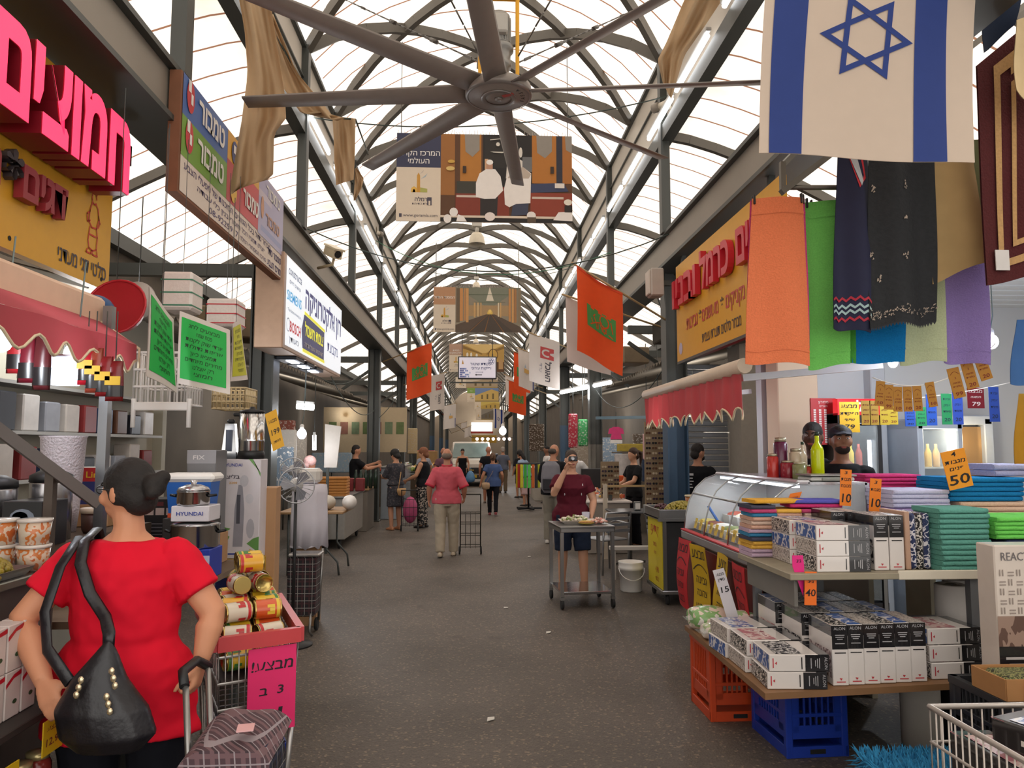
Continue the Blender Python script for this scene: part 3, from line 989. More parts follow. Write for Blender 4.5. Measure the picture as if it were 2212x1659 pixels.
# ================================================================ FLAGS, CLOTHS, CABLES, FITTINGS UNDER THE ROOF
def ripple(a, k, ph, b=0.0, kb=3.0):
 return lambda x, y: a * math.sin(k * x + ph + 1.3 * y) + b * math.sin(kb * y + ph * 2)
ORANGE = mat('#f0642a', 0.7, var=0.05, trans=0.35)
CITYGREEN = mat('#57a85a', 0.7, var=0.05, trans=0.3)
FWHITE = mat('#e2d9d2', 0.75, var=0.03, trans=0.35)
FBLUE = mat('#2b3f86', 0.7, var=0.06, trans=0.25)
POLE = mat('#a98d63', 0.5, var=0.15)
def city_emblem(mb, fr, w, h):
 """green crest block with tower, tree and wheel outline on the orange town flag"""
 mb.use(CITYGREEN)
 x0, x1, y0, y1 = w * .2, w * .86, h * .34, h * .62
 pts = []
 n = 7
 for i in range(n):
  a = x0 + (x1 - x0) * i / n
  b = x0 + (x1 - x0) * (i + 1) / n
  d = (y1 - y0) * (.10 if i % 2 else 0)
  pts += [(a, y1 - d), (b, y1 - d)]
 pts += [(x1, y0 + h * .03), (x1 - w * .06, y0), (x0 + w * .1, y0), (x0, y0 + h * .04)]
 for i in range(0, 14, 2):
  mb.pg(fr, [(pts[i][0], y0 + h * .02), (pts[i + 1][0], y0 + h * .02), pts[i + 1], pts[i]], 0.004)
 mb.use(ORANGE)
 c = (w * .62, h * .53)
 mb.stroke(fr, [(c[0] + w * .10 * math.cos(i * PI / 6), c[1] + w * .10 * math.sin(i * PI / 6)) for i in range(13)], w * .025, 0.006)
 mb.stroke(fr, [(w * .28, h * .40), (w * .42, h * .46), (w * .56, h * .50)], w * .02, 0.006)
 for a, b in (((.34, .43), (.30, .47)), ((.42, .46), (.36, .52)), ((.47, .47), (.47, .40)), ((.52, .48), (.56, .42)), ((.42, .46), (.44, .39)), ((.72, .40), (.80, .38)), ((.76, .56), (.8, .44)), ((.36, .52), (.40, .55))):
  mb.stroke(fr, [(a[0] * w, a[1] * h), (b[0] * w, b[1] * h)], w * .02, 0.006)
 for q in (0, PI):
  mb.stroke(fr, [(w * .62 + w * .06 * math.cos(q + PI / 2 + i * 2 * PI / 3), h * .425 + w * .06 * math.sin(q + PI / 2 + i * 2 * PI / 3)) for i in range(4)], w * .014, 0.006)
def star(mb, fr, cx, cy, r, wd, z=0.004, rot=0.0):
 for q in (0, PI):
  P = [(cx + r * math.cos(rot + q + PI / 2 + i * 2 * PI / 3), cy + r * math.sin(rot + q + PI / 2 + i * 2 * PI / 3)) for i in range(3)]
  ri = r - 2 * wd
  Q = [(cx + ri * math.cos(rot + q + PI / 2 + i * 2 * PI / 3), cy + ri * math.sin(rot + q + PI / 2 + i * 2 * PI / 3)) for i in range(3)]
  for i in range(3):
   j = (i + 1) % 3
   for k in range(5):
    f = lambda A, B, t: (A[0] + (B[0] - A[0]) * t, A[1] + (B[1] - A[1]) * t)
    mb.pg(fr, [f(P[i], P[j], k / 5), f(P[i], P[j], (k + 1) / 5), f(Q[i], Q[j], (k + 1) / 5), f(Q[i], Q[j], k / 5)], z + (0.0006 if q else 0))
def flag(label, p0, p1, h, kind, pole_to=None, rip=0.03, ph=0.0, group=None, flip=False):
 """hanging flag: top edge from p0 to p1 (left to right as seen), height h; a pole runs along the top edge to pole_to"""
 p0, p1 = Vector(p0), Vector(p1)
 u = (p1 - p0)
 w = u.length
 t = thing('flag', label, 'flag', (p0 + p1) / 2 - Vector((0, 0, h)), 0, group)
 fr = CFr(p0 - Vector((0, 0, h)), u / w, (0, 0, 1), ripple(rip, 7 / w * .8, ph, rip * .6, 2.5 / h))
 base = {'city': ORANGE}.get(kind, FWHITE)
 mb = MB(base)
 sheet(mb, fr, w, h, 0.004, 14, 18)
 if kind == 'city':
  city_emblem(mb, fr, w, h)
  mb.use(mat('#e2502a', .7, trans=.2))
  patch(mb, fr, 0, h * .97, w, h, 0.004, 10, 1)
 elif kind == 'israel':
  mb.use(FBLUE)
  patch(mb, fr, w * .12, 0, w * .27, h, 0.003, 3, 14)
  patch(mb, fr, w * .73, 0, w * .88, h, 0.003, 3, 14)
  star(mb, fr, w * .5, h * .5, w * .17, w * .022)
 elif kind == 'bank':
  mb.use(mat('#c5504f', .7, trans=.2))
  patch(mb, fr, w * .38, h * .56, w * .80, h * .80, 0.003, 5, 5)
  mb.use(FWHITE)
  mb.stroke(fr, [(w * (.58 + .13 * math.cos(a)), h * (.68 + .065 * math.sin(a))) for a in [PI * .35 + i * 1.3 * PI / 10 for i in range(11)]], w * .05, 0.006)
  mb.stroke(fr, [(w * .80, h * .70), (w * .70, h * .68), (w * .80, h * .66)], w * .05, 0.006)
  mb.use(mat('#39363f', .7)).text(fr, w * .62, h * .30, w * .24, 'האוכל', 0.005, bold=0.02, rot=-PI / 2)
  mb.use(mat('#9a9499', .7)).text(fr, w * .40, h * .36, w * .15, 'ערדי', 0.005, rot=-PI / 2)
 elif kind == 'town':
  mb.use(mat('#c79a55', .7)).text(fr, w * .5, h * .5, w * .01, '.', 0.004)
  mb.pg(fr, [(w * .42, h * .42), (w * .72, h * .42), (w * .72, h * .52), (w * .42, h * .54)], 0.006)
  mb.use(mat('#9fb4c4', .7)).pg(fr, [(w * .45, h * .56), (w * .55, h * .56), (w * .5, h * .66)], 0.006)
  mb.use(FBLUE).pg(fr, [(w * .93, h * .02), (w * .985, h * .02), (w * .985, h * .4), (w * .93, h * .4)], 0.006)
 part('cloth', mb, t)
 e = Vector(pole_to) if pole_to else p0
 a = p0 if (p0 - e).length > (p1 - e).length else p1
 part('pole', MB(POLE).tube([a + (a - e).normalized() * .06 + Vector((0, 0, .01)), e], 0.014, 6), t)
 if pole_to:
  part('bracket', MB(STEEL).tube([e, (XR + .1 if e.x > 0 else XL - .1, e.y, ZB0 + .02)], 0.012, 5), t)
 return t
# right side, nearest first
flag('large orange town flag with green emblem over the lane', pY(1243, 574, 8.9), pY(1342, 634, 9.15), 1.05, 'city', pY(1440, 692, 9.4), 0.035, 0.4)
flag('long plain white flag hanging behind the large orange flag', pY(1222, 640, 9.7), pY(1316, 672, 9.9), 0.88, 'plain', pY(1445, 712, 10.0), 0.03, 1.4)
flag('white flag with red square logo and sideways Hebrew lettering', pY(1143, 719, 16.3), pY(1208, 740, 16.5), 1.07, 'bank', pY(1268, 768, 16.8), 0.03, 2.2)
flag('white flag with small gold mark and blue edge beside the sideways lettered flag', pY(1119, 752, 20.2), pY(1152, 765, 20.4), 1.05, 'town', pY(1215, 790, 21), 0.03, 0.9)
flag('orange flag half hidden behind the white gold-marked flag', pY(1110, 760, 21.2), pY(1145, 772, 21.3), 1.05, 'city', pY(1215, 795, 21.5), 0.02, 1.9)
flag('orange town flag with green emblem hanging lowest over the clothes rail', pY(1098, 822, 23.4), pY(1136, 832, 23.6), 0.98, 'city', pY(1180, 850, 24), 0.03, 0.2)
flag('plain white flag above the lowest orange flag', pY(1091, 810, 25), pY(1108, 815, 25.2), 1.0, 'plain', pY(1172, 838, 26), 0.02, 0.7)
flag('distant white flag with blue stripes and star over the van', pY(1065, 882, 37), pY(1088, 886, 37.4), 0.98, 'israel', pY(1120, 893, 38), 0.03, 0.1)
# left side
flag('orange town flag with green emblem on the deli side', pY(879, 760, 17), pY(933, 741, 16.8), 1.12, 'city', pY(826, 782, 17.2), 0.03, 2.6)
flag('white flag with faded red logo behind the deli side orange flag', pY(930, 812, 22), pY(961, 806, 21.8), 1.05, 'bank', pY(872, 832, 23), 0.03, 0.5)
flag('white flag with small gold mark left of the van', pY(959, 877, 30), pY(985, 872, 29.8), 0.95, 'town', pY(935, 884, 31), 0.03, 1.1)
flag('little orange flag beside the small white far flag', pY(997, 914, 44), pY(1009, 910, 43.8), 0.33, 'plain', pY(980, 920, 45), 0.03, 1.1)
bpy.data.objects['flag.011'].children[0].data.materials[0] = ORANGE
flag('small white far flag over the van roof', pY(1004, 926, 40), pY(1017, 920, 39.8), 0.5, 'plain', pY(975, 936, 41), 0.02, 1.1)
# tan shade-cloth remnants on a cable
TAN = mat('#cbb08c', 0.8, var=0.12, ns=5, trans=0.45)
def scrap(label, outline, depth, seedp=0.0, amp=0.06):
 """torn cloth: a strip between two edge polylines given in pixels at a depth, creased; two faces"""
 L, Rr = outline
 mb = MB(TAN)
 n = len(L) - 1
 def edge(E, t):
  i = min(n - 1, int(t * n)); f = t * n - i
  return E[i][0] + (E[i + 1][0] - E[i][0]) * f, E[i][1] + (E[i + 1][1] - E[i][1]) * f
 def fn(u, v, o=0.0):
  a, b = edge(L, v), edge(Rr, v)
  px, py = a[0] + (b[0] - a[0]) * u, a[1] + (b[1] - a[1]) * u
  return pY(px, py, depth + amp * math.sin(9 * u + 4 * v + seedp) + amp * .7 * math.sin(17 * u - 6 * v + seedp) + o)
 mb.grid(fn, 16, 22)
 mb.grid(lambda u, v: fn(1 - u, v, 0.006), 16, 22)
 return solo('shade_cloth_scrap', mb, label, 'cloth')
scrap('long torn tan shade cloth hanging beside the paint brand board', ([(505, -60), (528, 60), (535, 160), (522, 260), (508, 340), (497, 405), (500, 420)], [(575, -60), (600, 110), (615, 200), (618, 255), (592, 290), (590, 385), (520, 405)]), 5.9, 0.4, .05)
scrap('tan shade cloth bunched along the cable', ([(575, 40), (598, 110), (612, 190), (650, 245), (690, 240)], [(590, 30), (640, 155), (690, 215), (728, 262), (745, 255)]), 6.7, 1.1, 0.04)
scrap('square tan cloth remnant hanging from the cable', ([(718, 250), (721, 300), (722, 350), (726, 400)], [(768, 256), (767, 310), (766, 350), (764, 388)]), 7.4, 2.2, 0.04)
scrap('small twisted tan rag below the square cloth remnant', ([(766, 365), (766, 395), (764, 420), (763, 435)], [(770, 362), (786, 385), (782, 405), (768, 432)]), 7.5, 0.2, 0.02)
scrap('pale tan shade cloth strip near the fan tip by the flag', ([(1500, -40), (1478, 0), (1440, 90), (1420, 130), (1432, 180)], [(1600, -60), (1560, 0), (1520, 60), (1478, 120), (1450, 215)]), 6.6, 0.9)
# cables across the lane
CAB = mat('#3f4a45', 0.6)
def cable(label, a, b, sag, r=0.008, m=CAB, n=14):
 a, b = Vector(a), Vector(b)
 pts = [a.lerp(b, i / n) - Vector((0, 0, sag * (1 - (2 * i / n - 1) ** 2))) for i in range(n + 1)]
 return solo('cable', MB(m).tube(pts, r, 5), label, 'cable')
cable('thin cable spanning the lane just under the hanging bell lamp', pX(663, 494, XL), pX(1445, 506, XR), 0.5)
cable('cable strung between the fan and the eave rows', pX(660, 252, XL - 0.02), pX(1455, 204, XR + .02), 0.25)
cable('lower green cable crossing behind the prayer hall banner', pX(812, 520, XL), pX(1320, 545, XR), 0.55, m=mat('#3e7a5c', .6))
cable('drooping cable over the nave banner', pX(858, 560, XL), pX(1245, 575, XR), 0.45)
cable('slack wire sagging across the shops above the sunglasses', (2.5, 9.6, 2.75), (2.6, 15.7, 2.9), 0.45)
cable('wire slung from the deli column to the orange flag pole', pY(816, 905, 17.2), pY(862, 850, 17.4), 0.05)
cable('wire from the lit shop sign to the deli column', (-2.1, 10.9, 2.72), (-2.3, 17.2, 2.55), 0.3)
cable('loose cable looping in the roof void over the deer-coloured sheds', (-2.6, 9, 3.4), (-2.6, 16.8, 3.3), 0.5)
solo('cable', MB(CAB).tube([pX(556, -60, XL), pY(575, 40, 6.7), pY(690, 242, 6.75), pY(745, 256, 7.4), pY(768, 258, 7.4), pX(800, 345, XL)], .01, 5), 'cable carrying the torn tan cloths beside the paint brand board', 'cable')
# camera, speakers, boxes on the steel
t = thing('security_camera', 'beige bullet security camera on the fascia beam by the lit shop sign', 'camera', pY(722, 548, 9.6))
c = pY(722, 546, 9.6)
mb = MB(mat('#d5c6a8', .4))
d = Vector((0.55, -0.62, -0.38)).normalized()
mb.bar(c - d * .16, c + d * .1, .13, .12)
mb.bar(c - d * .15 + Vector((0, 0, .07)), c + d * .16 + Vector((0, 0, .07)), .15, .025)
part('housing', mb, t)
part('lens', MB(BLACK).tube([c + d * .1, c + d * .12], [.05, .04], 10), t)
part('bracket', MB(mat('#b9a888', .5)).tube([c - Vector((0, 0, .06)), c - Vector((.02, 0, .16)), (XL + .02, 9.75, c.z - .17)], .02, 6), t)
def horn(label, p, dx):
 p = Vector(p)
 t = thing('loudspeaker', label, 'loudspeaker', p)
 M = Matrix.Rotation(-PI / 2, 3, 'X') if True else None
 M = Matrix.Rotation(dx, 3, 'Z') @ Matrix.Rotation(PI / 2, 3, 'X')
 part('horn', MB(mat('#d9d0bf', .4)).lathe([(.04, -.12), (.05, -.02), (.08, .06), (.14, .12), (.15, .125), (.13, .115), (.05, .0)], p, 18, M), t)
 part('driver', MB(mat('#8b8378', .4)).lathe([(.05, -.2), (.06, -.19), (.06, -.11), (.04, -.1)], p, 12, M), t)
 part('bracket', MB(STEEL).bar(p + Vector((0, .05, 0)), p + Vector((-.2 if p.x < 0 else .2, .1, 0)), .03), t)
horn('cream horn loudspeaker high on the uprights above the security camera', pY(812, 502, 16.0), -.6)
horn('small horn loudspeaker beside the square tan cloth remnant eave', pY(1440, 225, 8.8), .8)
p = pX(1416, 612, 2.2)
t = thing('junction_box', 'grey electric junction box on the beam by the yellow shop sign', 'box', p)
part('body', MB(mat('#b5aca2', .5)).box(p, (.16, .22, .34), .015), t)
part('cover', MB(mat('#c4bbb0', .5)).box(p + Vector((-.09, 0, .0)), (.03, .19, .3), .01), t)
part('bracket', MB(STEEL).box(p + Vector((.13, 0, .0)), (.12, .06, .06)), t)
# ================================================================ SHOP SIGNS AND AWNINGS
def LF(x, y, z):      # frame on a plane facing the lane from the left stalls: u runs away from the camera
 return Fr((x, y, z), (0, 1, 0), (0, 0, 1))
def RF(x, y, z):      # frame facing the lane from the right stalls: u runs toward the camera
 return Fr((x, y, z), (0, -1, 0), (0, 0, 1))
SIGNY = mat('#cf9a28', 0.45, var=0.05)
REDL = mat('#7c1020', 0.4, var=0.05)
PINKL = mat('#ff3560', 0.4, emit=1.15, var=0.0)
# ---- yellow pickle and fish sign, near left
t = thing('shop_sign', 'yellow shop sign with glowing pink raised Hebrew letters', 'sign', (-2.45, 3.4, 2.72))
fr = LF(-2.42, 1.6, 2.72)
mb = MB(SIGNY)
mb.slab(fr, [(0, 0), (3.35, 0), (3.35, 1.17), (0, 1.17)], 0.06)
for x in (0.9, 2.3, 3.25):
 mb.use(INK).disc(fr, x, .06, .014, 0.002)
 mb.use(INK)
part('board', mb, t)
w0 = fr
mb = MB(REDL).text(fr, 2.43, .79, .66, 'חמוצים', 0.02, ext=0.1, bold=0.045, width=1.32)
part('lit_lettering', mb, t, label='deep red letter sides with glowing pink faces')
mb = MB(PINKL).text(fr, 2.43, .79, .66, 'חמוצים', 0.226, bold=0.045, width=1.32)
part('lit_letter_face', mb, t, label='glowing pink letter faces')
RD2 = mat('#8f2a33', 0.5, var=0.1)
mb = MB(RD2).text(fr, 2.50, .37, .28, 'דגים', 0.01, ext=0.025, bold=0.03, width=.42)
part('raised_word', mb, t, label='small dark red raised letters')
part('raised_word', MB(RD2).text(fr, 1.80, .37, .28, 'נקניקים', 0.01, ext=0.025, bold=0.03, width=.62), t, label='small dark red raised letters')
part('asterisk', MB(mat('#3a3336', .5)).text(fr, 2.22, .36, .32, '*', 0.01, ext=0.025, bold=0.03), t, label='black raised asterisk')
mb = MB(mat('#3a3a48', .6))
mb.text(fr, 3.02, .10, .13, 'סלטי דגי מעדני', 0.004, bold=0.01, width=.56)
part('lettering', mb, t, label='thin dark line of Hebrew')
mb = MB(mat('#c0392b', .6))
def sq(pts, w=.010):
 mb.stroke(fr, [(3.03 + x * .16, .19 + y * .40) for x, y in pts], w, 0.004)
sq(EL(.55, .90, .18, .10, 9)); sq([(.45, .98), (.4, 1.05), (.6, 1.08), (.75, 1.02), (.7, .96)]); sq([(.4, .82), (.25, .68), (.2, .5), (.45, .42), (.8, .44), (.95, .6), (.85, .76), (.7, .82)])
sq([(.25, .66), (.05, .60), (.1, .48), (.3, .52)]); sq([(.9, .66), (1.05, .55), (.9, .46)]); sq([(.3, .42), (.2, .2), (.3, .08), (.6, .06), (.85, .1), (.9, .3), (.8, .44)]); sq([(.3, .3), (.8, .3)]); sq([(.2, .06), (.1, 0), (.45, 0), (.5, .06), (.6, 0), (.95, 0), (.9, .08)])
part('mascot_outline', mb, t, label='thin red line drawing of a small cook')
# ---- paint brand board
t = thing('sign_board', 'blue and green paint shop board on the fascia beam before the light box', 'sign', (-2.1, 6.4, 3.45))
fr = LF(-2.05, 5.07, 3.45)
H = .87
mb = MB(mat('#7a4d33', .7, var=.2, ns=8)).slab(fr, [(0, 0), (2.75, 0), (2.75, H), (0, H)], .08)
part('backing', mb, t, label='brown wooden backing')
mb = MB(mat('#d9cbbd', .5, var=.03)).rect(fr, .03, 0.02, 2.75, H * .34, .003)
for zi_, (c, x0, y0, x1, y1) in enumerate((('#3f63a3', .03, .66, .97, 1), ('#6f9a3c', .03, .32, .97, .66), ('#d9a020', .97, .55, 1.36, 1), ('#b8333a', .97, .32, 1.36, .72), ('#c33c44', 1.36, .32, 1.86, .76), ('#d8a030', 1.36, .76, 1.86, 1),
       ('#a9a5c4', 1.86, .3, 2.75, 1), ('#c3b9c8', 1.86, .72, 2.3, .80), ('#8f96c0', 1.95, .36, 2.7, .42))):
 mb.use(mat(c, .4, var=.04)).rect(fr, x0, y0 * H, x1, y1 * H, .004 + .0004 * zi_)
for y in (.86, .52):
 mb.use(mat('#c0323c', .4)).disc(fr, .16, y * H, .072, .010, .12)
 mb.use(WHITE).rect(fr, .11, (y + .03) * H, .16, (y + .13) * H, .012).rect(fr, .16, (y - .06) * H, .20, (y + .03) * H, .012)
 mb.text(fr, .60, (y - .02) * H, .24, 'טמבור', .012, bold=.03, width=.56)
mb.use(mat('#27356e', .4)).disc(fr, 1.14, .84 * H, .08, .010, .10)
mb.use(mat('#e0b030', .4)).disc(fr, 1.14, .46 * H, .08, .010, .10)
mb.use(WHITE).rect(fr, 1.10, .83 * H, 1.16, .91 * H, .012).rect(fr, 1.10, .45 * H, 1.16, .53 * H, .012)
mb.text(fr, 1.62, .52 * H, .22, 'טמבור', .012, bold=.03, width=.46)
mb.text(fr, 2.35, .86 * H, .17, 'טמבור', .012, bold=.02, width=.5)
mb.use(mat('#c08a6a', .4)).text(fr, 2.35, .54 * H, .17, 'טמבור', .012, bold=.02, width=.5).disc(fr, 1.98, .62 * H, .05, .010, .11)
TXP = mat('#4b3d6b', .6)
mb.use(TXP)
for i, (s_, x, wd, sz) in enumerate((('הסוכנות של מפעלי הצבע', .62, 1.05, .075), ('מבחר גדול בכל הגוונים', 1.75, 1.1, .075), ('חומרי בנין כלי עבודה', .85, 1.0, .06), ('אצלנו תמצא הכל', 1.75, .7, .06), ('08-9225917', .95, .7, .07), ('מרכז המסחרי רמלה', 1.75, .8, .055))):
 mb.text(fr, x, H * (.255 - .09 * (i // 2)), sz, s_, .006, width=wd)
mb.text(fr, 2.45, H * .21, .10, 'טמבור סדר', .006, width=.5, bold=.02)
mb.text(fr, 2.45, H * .08, .10, 'מרכז הצבע', .006, width=.5, bold=.02)
part('printed_face', mb, t)
# ---- lit shop sign
t = thing('light_box', 'lit white electronics shop light box with blue Hebrew lettering', 'sign', (-2.15, 9.45, 2.74))
mb = MB(mat('#b89a84', .4, .3, var=.1)).box((-2.16, 9.45, 3.245), (.30, 3.32, 1.03), .01)
part('case', mb, t, label='tan metal case')
fr = LF(-2.0, 7.82, 2.76)
Wd, H = 3.26, .97
mb = MB(mat('#e4edf6', .3, emit=.62, var=.02)).rect(fr, 0.01, 0.01, Wd, H, .004)
DB = mat('#2a2f86', .4, emit=.15)
mb.use(DB).text(fr, 2.05, H * .70, .36, 'רון אלקטרוניקה', .006, bold=.025, width=2.3)
mb.text(fr, 2.62, H * .30, .2, 'מקבוצת', .006, width=.75)
mb.use(mat('#2f3a7c', .4, emit=.1)).pg(fr, [(.80, H * .08), (2.02, H * .08), (2.02, H * .46), (.86, H * .50), (.74, H * .3)], .006)
mb.use(mat('#e6e23a', .4, emit=.5)).pg(fr, [(.80, H * .04), (2.05, H * .04), (2.05, H * .08), (.80, H * .08)], .008).pg(fr, [(.86, H * .50), (2.05, H * .46), (2.05, H * .50), (.86, H * .54)], .008)
mb.text(fr, 1.42, H * .32, .2, 'צומת חשמל', .009, bold=.03, width=1.05)
mb.use(WHITE).text(fr, 1.42, H * .14, .08, 'רשת חנויות החשמל הגדולה', .009, width=1.05)
mb.use(mat('#36406e', .4, emit=.1)).text(fr, .40, H * .86, .14, 'constructa', .006, width=.6).text(fr, .40, H * .74, .06, 'עושים חיים', .006, width=.5)
mb.text(fr, .40, H * .42, .05, 'The future moving in.', .006, width=.6)
mb.use(mat('#35a8d8', .4, emit=.3)).text(fr, .38, H * .57, .15, 'SIEMENS', .006, bold=.015, width=.66)
mb.use(mat('#cc2230', .4, emit=.2)).text(fr, .45, H * .24, .16, 'BOSCH', .006, bold=.025, width=.5)
mb.use(mat('#7a7f98', .4)).text(fr, .40, H * .10, .09, 'מעודן', .006, width=.42)
mb.stroke(fr, [(.13 + .07 * math.cos(i * PI / 8), H * .25 + .07 * math.sin(i * PI / 8)) for i in range(17)], .008, .006)
part('lit_face', mb, t, label='glowing white face')
mb = MB(mat('#2a2f38', .5, .4))
for i in range(3):
 mb.box((-2.15, 8.7 + i * .55, 2.71), (.24, .42, .04), .006)
lo = part('lamp_tray', mb, t)
mb = MB(mat('#dfe8ff', .3, emit=6))
for i in range(3):
 mb.box((-2.12, 8.7 + i * .55, 2.685), (.09, .28, .012))
part('led_strip', mb, lo)
# ---- yellow sign, right
t = thing('shop_sign', 'yellow family grocery sign with flat red Hebrew letters', 'sign', (2.45, 7.1, 2.70))
fr = RF(2.40, 8.62, 2.70)
mb = MB(mat('#d29a22', .45, var=.05)).slab(fr, [(0, 0), (3.05, 0), (3.05, 1.14), (0, 1.14)], .05)
mb.use(mat('#b9b0c8', .5)).disc(fr, .16, .14, .07, .003)
part('board', mb, t)
mb = MB(mat('#c22034', .4, var=.05))
for x, w_, wd in ((.52, 'ובניו', .92), (1.58, 'כרמל', .88), (2.6, 'אחים', .8)):
 part('raised_word', MB(mat('#c22034', .4, var=.05)).text(fr, x, .78, .50, w_, .01, ext=.03, bold=.03, width=wd), t)
mb = MB(mat('#b8403a', .5))
for x, w_, wd in ((.62, 'גבינות', .42), (1.25, 'מעושנים', .52), (1.98, 'נקניקים', .5)):
 part('painted_word', MB(mat('#b8403a', .5)).text(fr, x, .38, .2, w_, .004, bold=.02, width=wd), t)
mb = MB(mat('#3a3030', .5)).text(fr, .92, .36, .22, '*', .004, bold=.02).text(fr, 1.62, .36, .22, '*', .004, bold=.02)
mb.text(fr, 1.55, .14, .15, 'מבחר סלטים תוצרת עצמית', .004, bold=.01, width=1.15)
part('lettering', mb, t)
part('lower_rail', MB(STEEL).box((2.43, 7.1, 2.685), (.06, 3.05, .03)), t)
part('strut', MB(STEEL).bar((2.45, 8.5, 3.8), (2.47, 8.5, 4.0), .05), t)
part('strut', MB(STEEL).bar((2.45, 5.9, 3.8), (2.47, 5.9, 4.0), .05), t)
def scallop(n, drop, depth, sharp=True, sub=8):
 """valance: wavy lower edge; p_of(s, down) -> point"""
 N = n * sub
 pts = []
 for i in range(N + 1):
  s = i / N
  d = drop + (depth * (1 - abs(math.sin(PI * n * s))) if sharp else depth * .5 * (1 - math.cos(2 * PI * n * s)))
  pts.append((s, d))
 return pts
REDAW = mat('#b03a3c', .6, var=.1, ns=5, trans=.35)
PIPING = mat('#d8c8a8', .6)
# right awning
t = thing('awning', 'red scalloped roll-out awning over the glass deli counter', 'awning', (1.95, 6.6, 1.95))
part('roller', MB(mat('#d3c0ab', .4)).tube([(1.9, 5.1, 2.27), (1.9, 8.1, 2.27)], .055, 14), t)
def aw(s, d):
 y = 5.12 + 2.95 * s
 return Vector((1.88 + .02 * math.sin(40 * s) * d / .3 + .01 * math.sin(93 * s), y, 2.23 - d))
pts = scallop(13, .25, .09)
mb = MB(REDAW)
N = len(pts) - 1
mb.grid(lambda u, v: aw(u, pts[round(u * N)][1] * v), N, 4)
part('valance', mb, t)
part('piping', MB(PIPING).tube([aw(s, d) for s, d in pts], .008, 5), t)
mb = MB(REDAW).grid(lambda u, v: Vector((1.9 + 1.15 * v, 5.15 + 2.9 * u, 2.30 + .38 * v - .05 * math.sin(PI * v))), 8, 6)
part('canopy', mb, t)
part('arm', MB(mat('#c9c9cc', .4, .3)).bar((1.95, 5.3, 2.2), (3.0, 5.3, 2.3), .05), t)
part('arm', MB(mat('#c9c9cc', .4, .3)).bar((1.95, 7.9, 2.2), (3.0, 7.9, 2.3), .05), t)
part('wall_bar', MB(STEEL).bar((3.05, 5.1, 2.66), (3.05, 8.1, 2.66), .06), t)
# left awning
t = thing('awning', 'red scalloped awning over the pickle stall at the left edge', 'awning', (-1.9, 2.6, 2.1))
part('front_bar', MB(mat('#d9b79c', .5)).box((-1.96, 2.55, 2.395), (.08, 2.74, .15), .02), t)
def aw2(s, d):
 y = 1.2 + 2.66 * s
 return Vector((-1.72 + .012 * math.sin(30 * s), y, 2.22 - d))
pts2 = scallop(12, .08, .07, False)
mb = MB(mat('#a8434a', .6, var=.1, ns=5, trans=.3))
N2 = len(pts2) - 1
mb.grid(lambda u, v: aw2(u, pts2[round(u * N2)][1] * v), N2, 3)
mb.grid(lambda u, v: Vector((-1.93, 1.2 + 2.66 * u, 2.345)).lerp(aw2(u, 0), v), 20, 3)
part('valance', mb, t)
part('piping', MB(PIPING).tube([aw2(s, d) for s, d in pts2], .007, 5), t)
mb = MB(mat('#a8434a', .6, var=.1, ns=5, trans=.3)).grid(lambda u, v: Vector((-1.98 - .75 * v, 1.2 + 2.66 * u, 2.45 + .12 * v)), 6, 4)
part('canopy', mb, t)
part('end_piping', MB(PIPING).tube([(-1.93, 3.87, 2.345), (-1.72, 3.865, 2.2), (-1.72, 3.865, 2.1)], .007, 5), t)
# ================================================================ PEOPLE
def remeshed(mb, m, voxel, smooth=3, name='skin'):
 me = mb.mesh(name)
 o = bpy.data.objects.new('tmp', me)
 COL.objects.link(o)
 r = o.modifiers.new('r', 'REMESH')
 r.mode = 'VOXEL'
 r.voxel_size = voxel
 if smooth:
  k = o.modifiers.new('s', 'SMOOTH')
  k.iterations = smooth
  k.factor = 0.5
 dg = bpy.context.evaluated_depsgraph_get()
 m2 = bpy.data.meshes.new_from_object(o.evaluated_get(dg))
 bpy.data.objects.remove(o)
 bpy.data.meshes.remove(me)
 m2.name = name
 m2.materials.clear()
 m2.materials.append(m)
 m2.polygons.foreach_set('use_smooth', [True] * len(m2.polygons))
 m2.polygons.foreach_set('material_index', [0] * len(m2.polygons))
 return m2
def rpart(name, mb, m, parent, voxel, smooth=3, label=None, fold=0.0):
 me = remeshed(mb, m, voxel, smooth, name)
 if fold:
  co = []
  for p, nm in [(v.co.copy(), v.normal.copy()) for v in me.vertices]:      # soft drag folds of the cloth
   co.extend(p + nm * fold * (.35 + noise.noise(Vector((p.x * 5 + p.z * 4, p.y * 5, p.z * 15 - abs(p.x) * 9))) + .4 * noise.noise(p * 24)))
  me.vertices.foreach_set('co', co)
  me.update()
 o = bpy.data.objects.new(name, me)
 COL.objects.link(o)
 o.parent = parent
 if label:
  o['label'] = label
 return o
def skin(c):
 return mat(c, 0.5, var=0.06, ns=9, spec=0.3)
def cloth(c, v=0.1, ns=9.0, bump=0.25):
 return mat(c, 0.85, var=v, ns=ns, bump=bump, spec=0.2)
TORSO = [(.80, .120, .095), (.90, .160, .112), (.97, .158, .112), (1.06, .142, .102), (1.16, .150, .108), (1.26, .165, .114), (1.33, .172, .106), (1.385, .146, .086), (1.425, .092, .066), (1.45, .062, .056)]
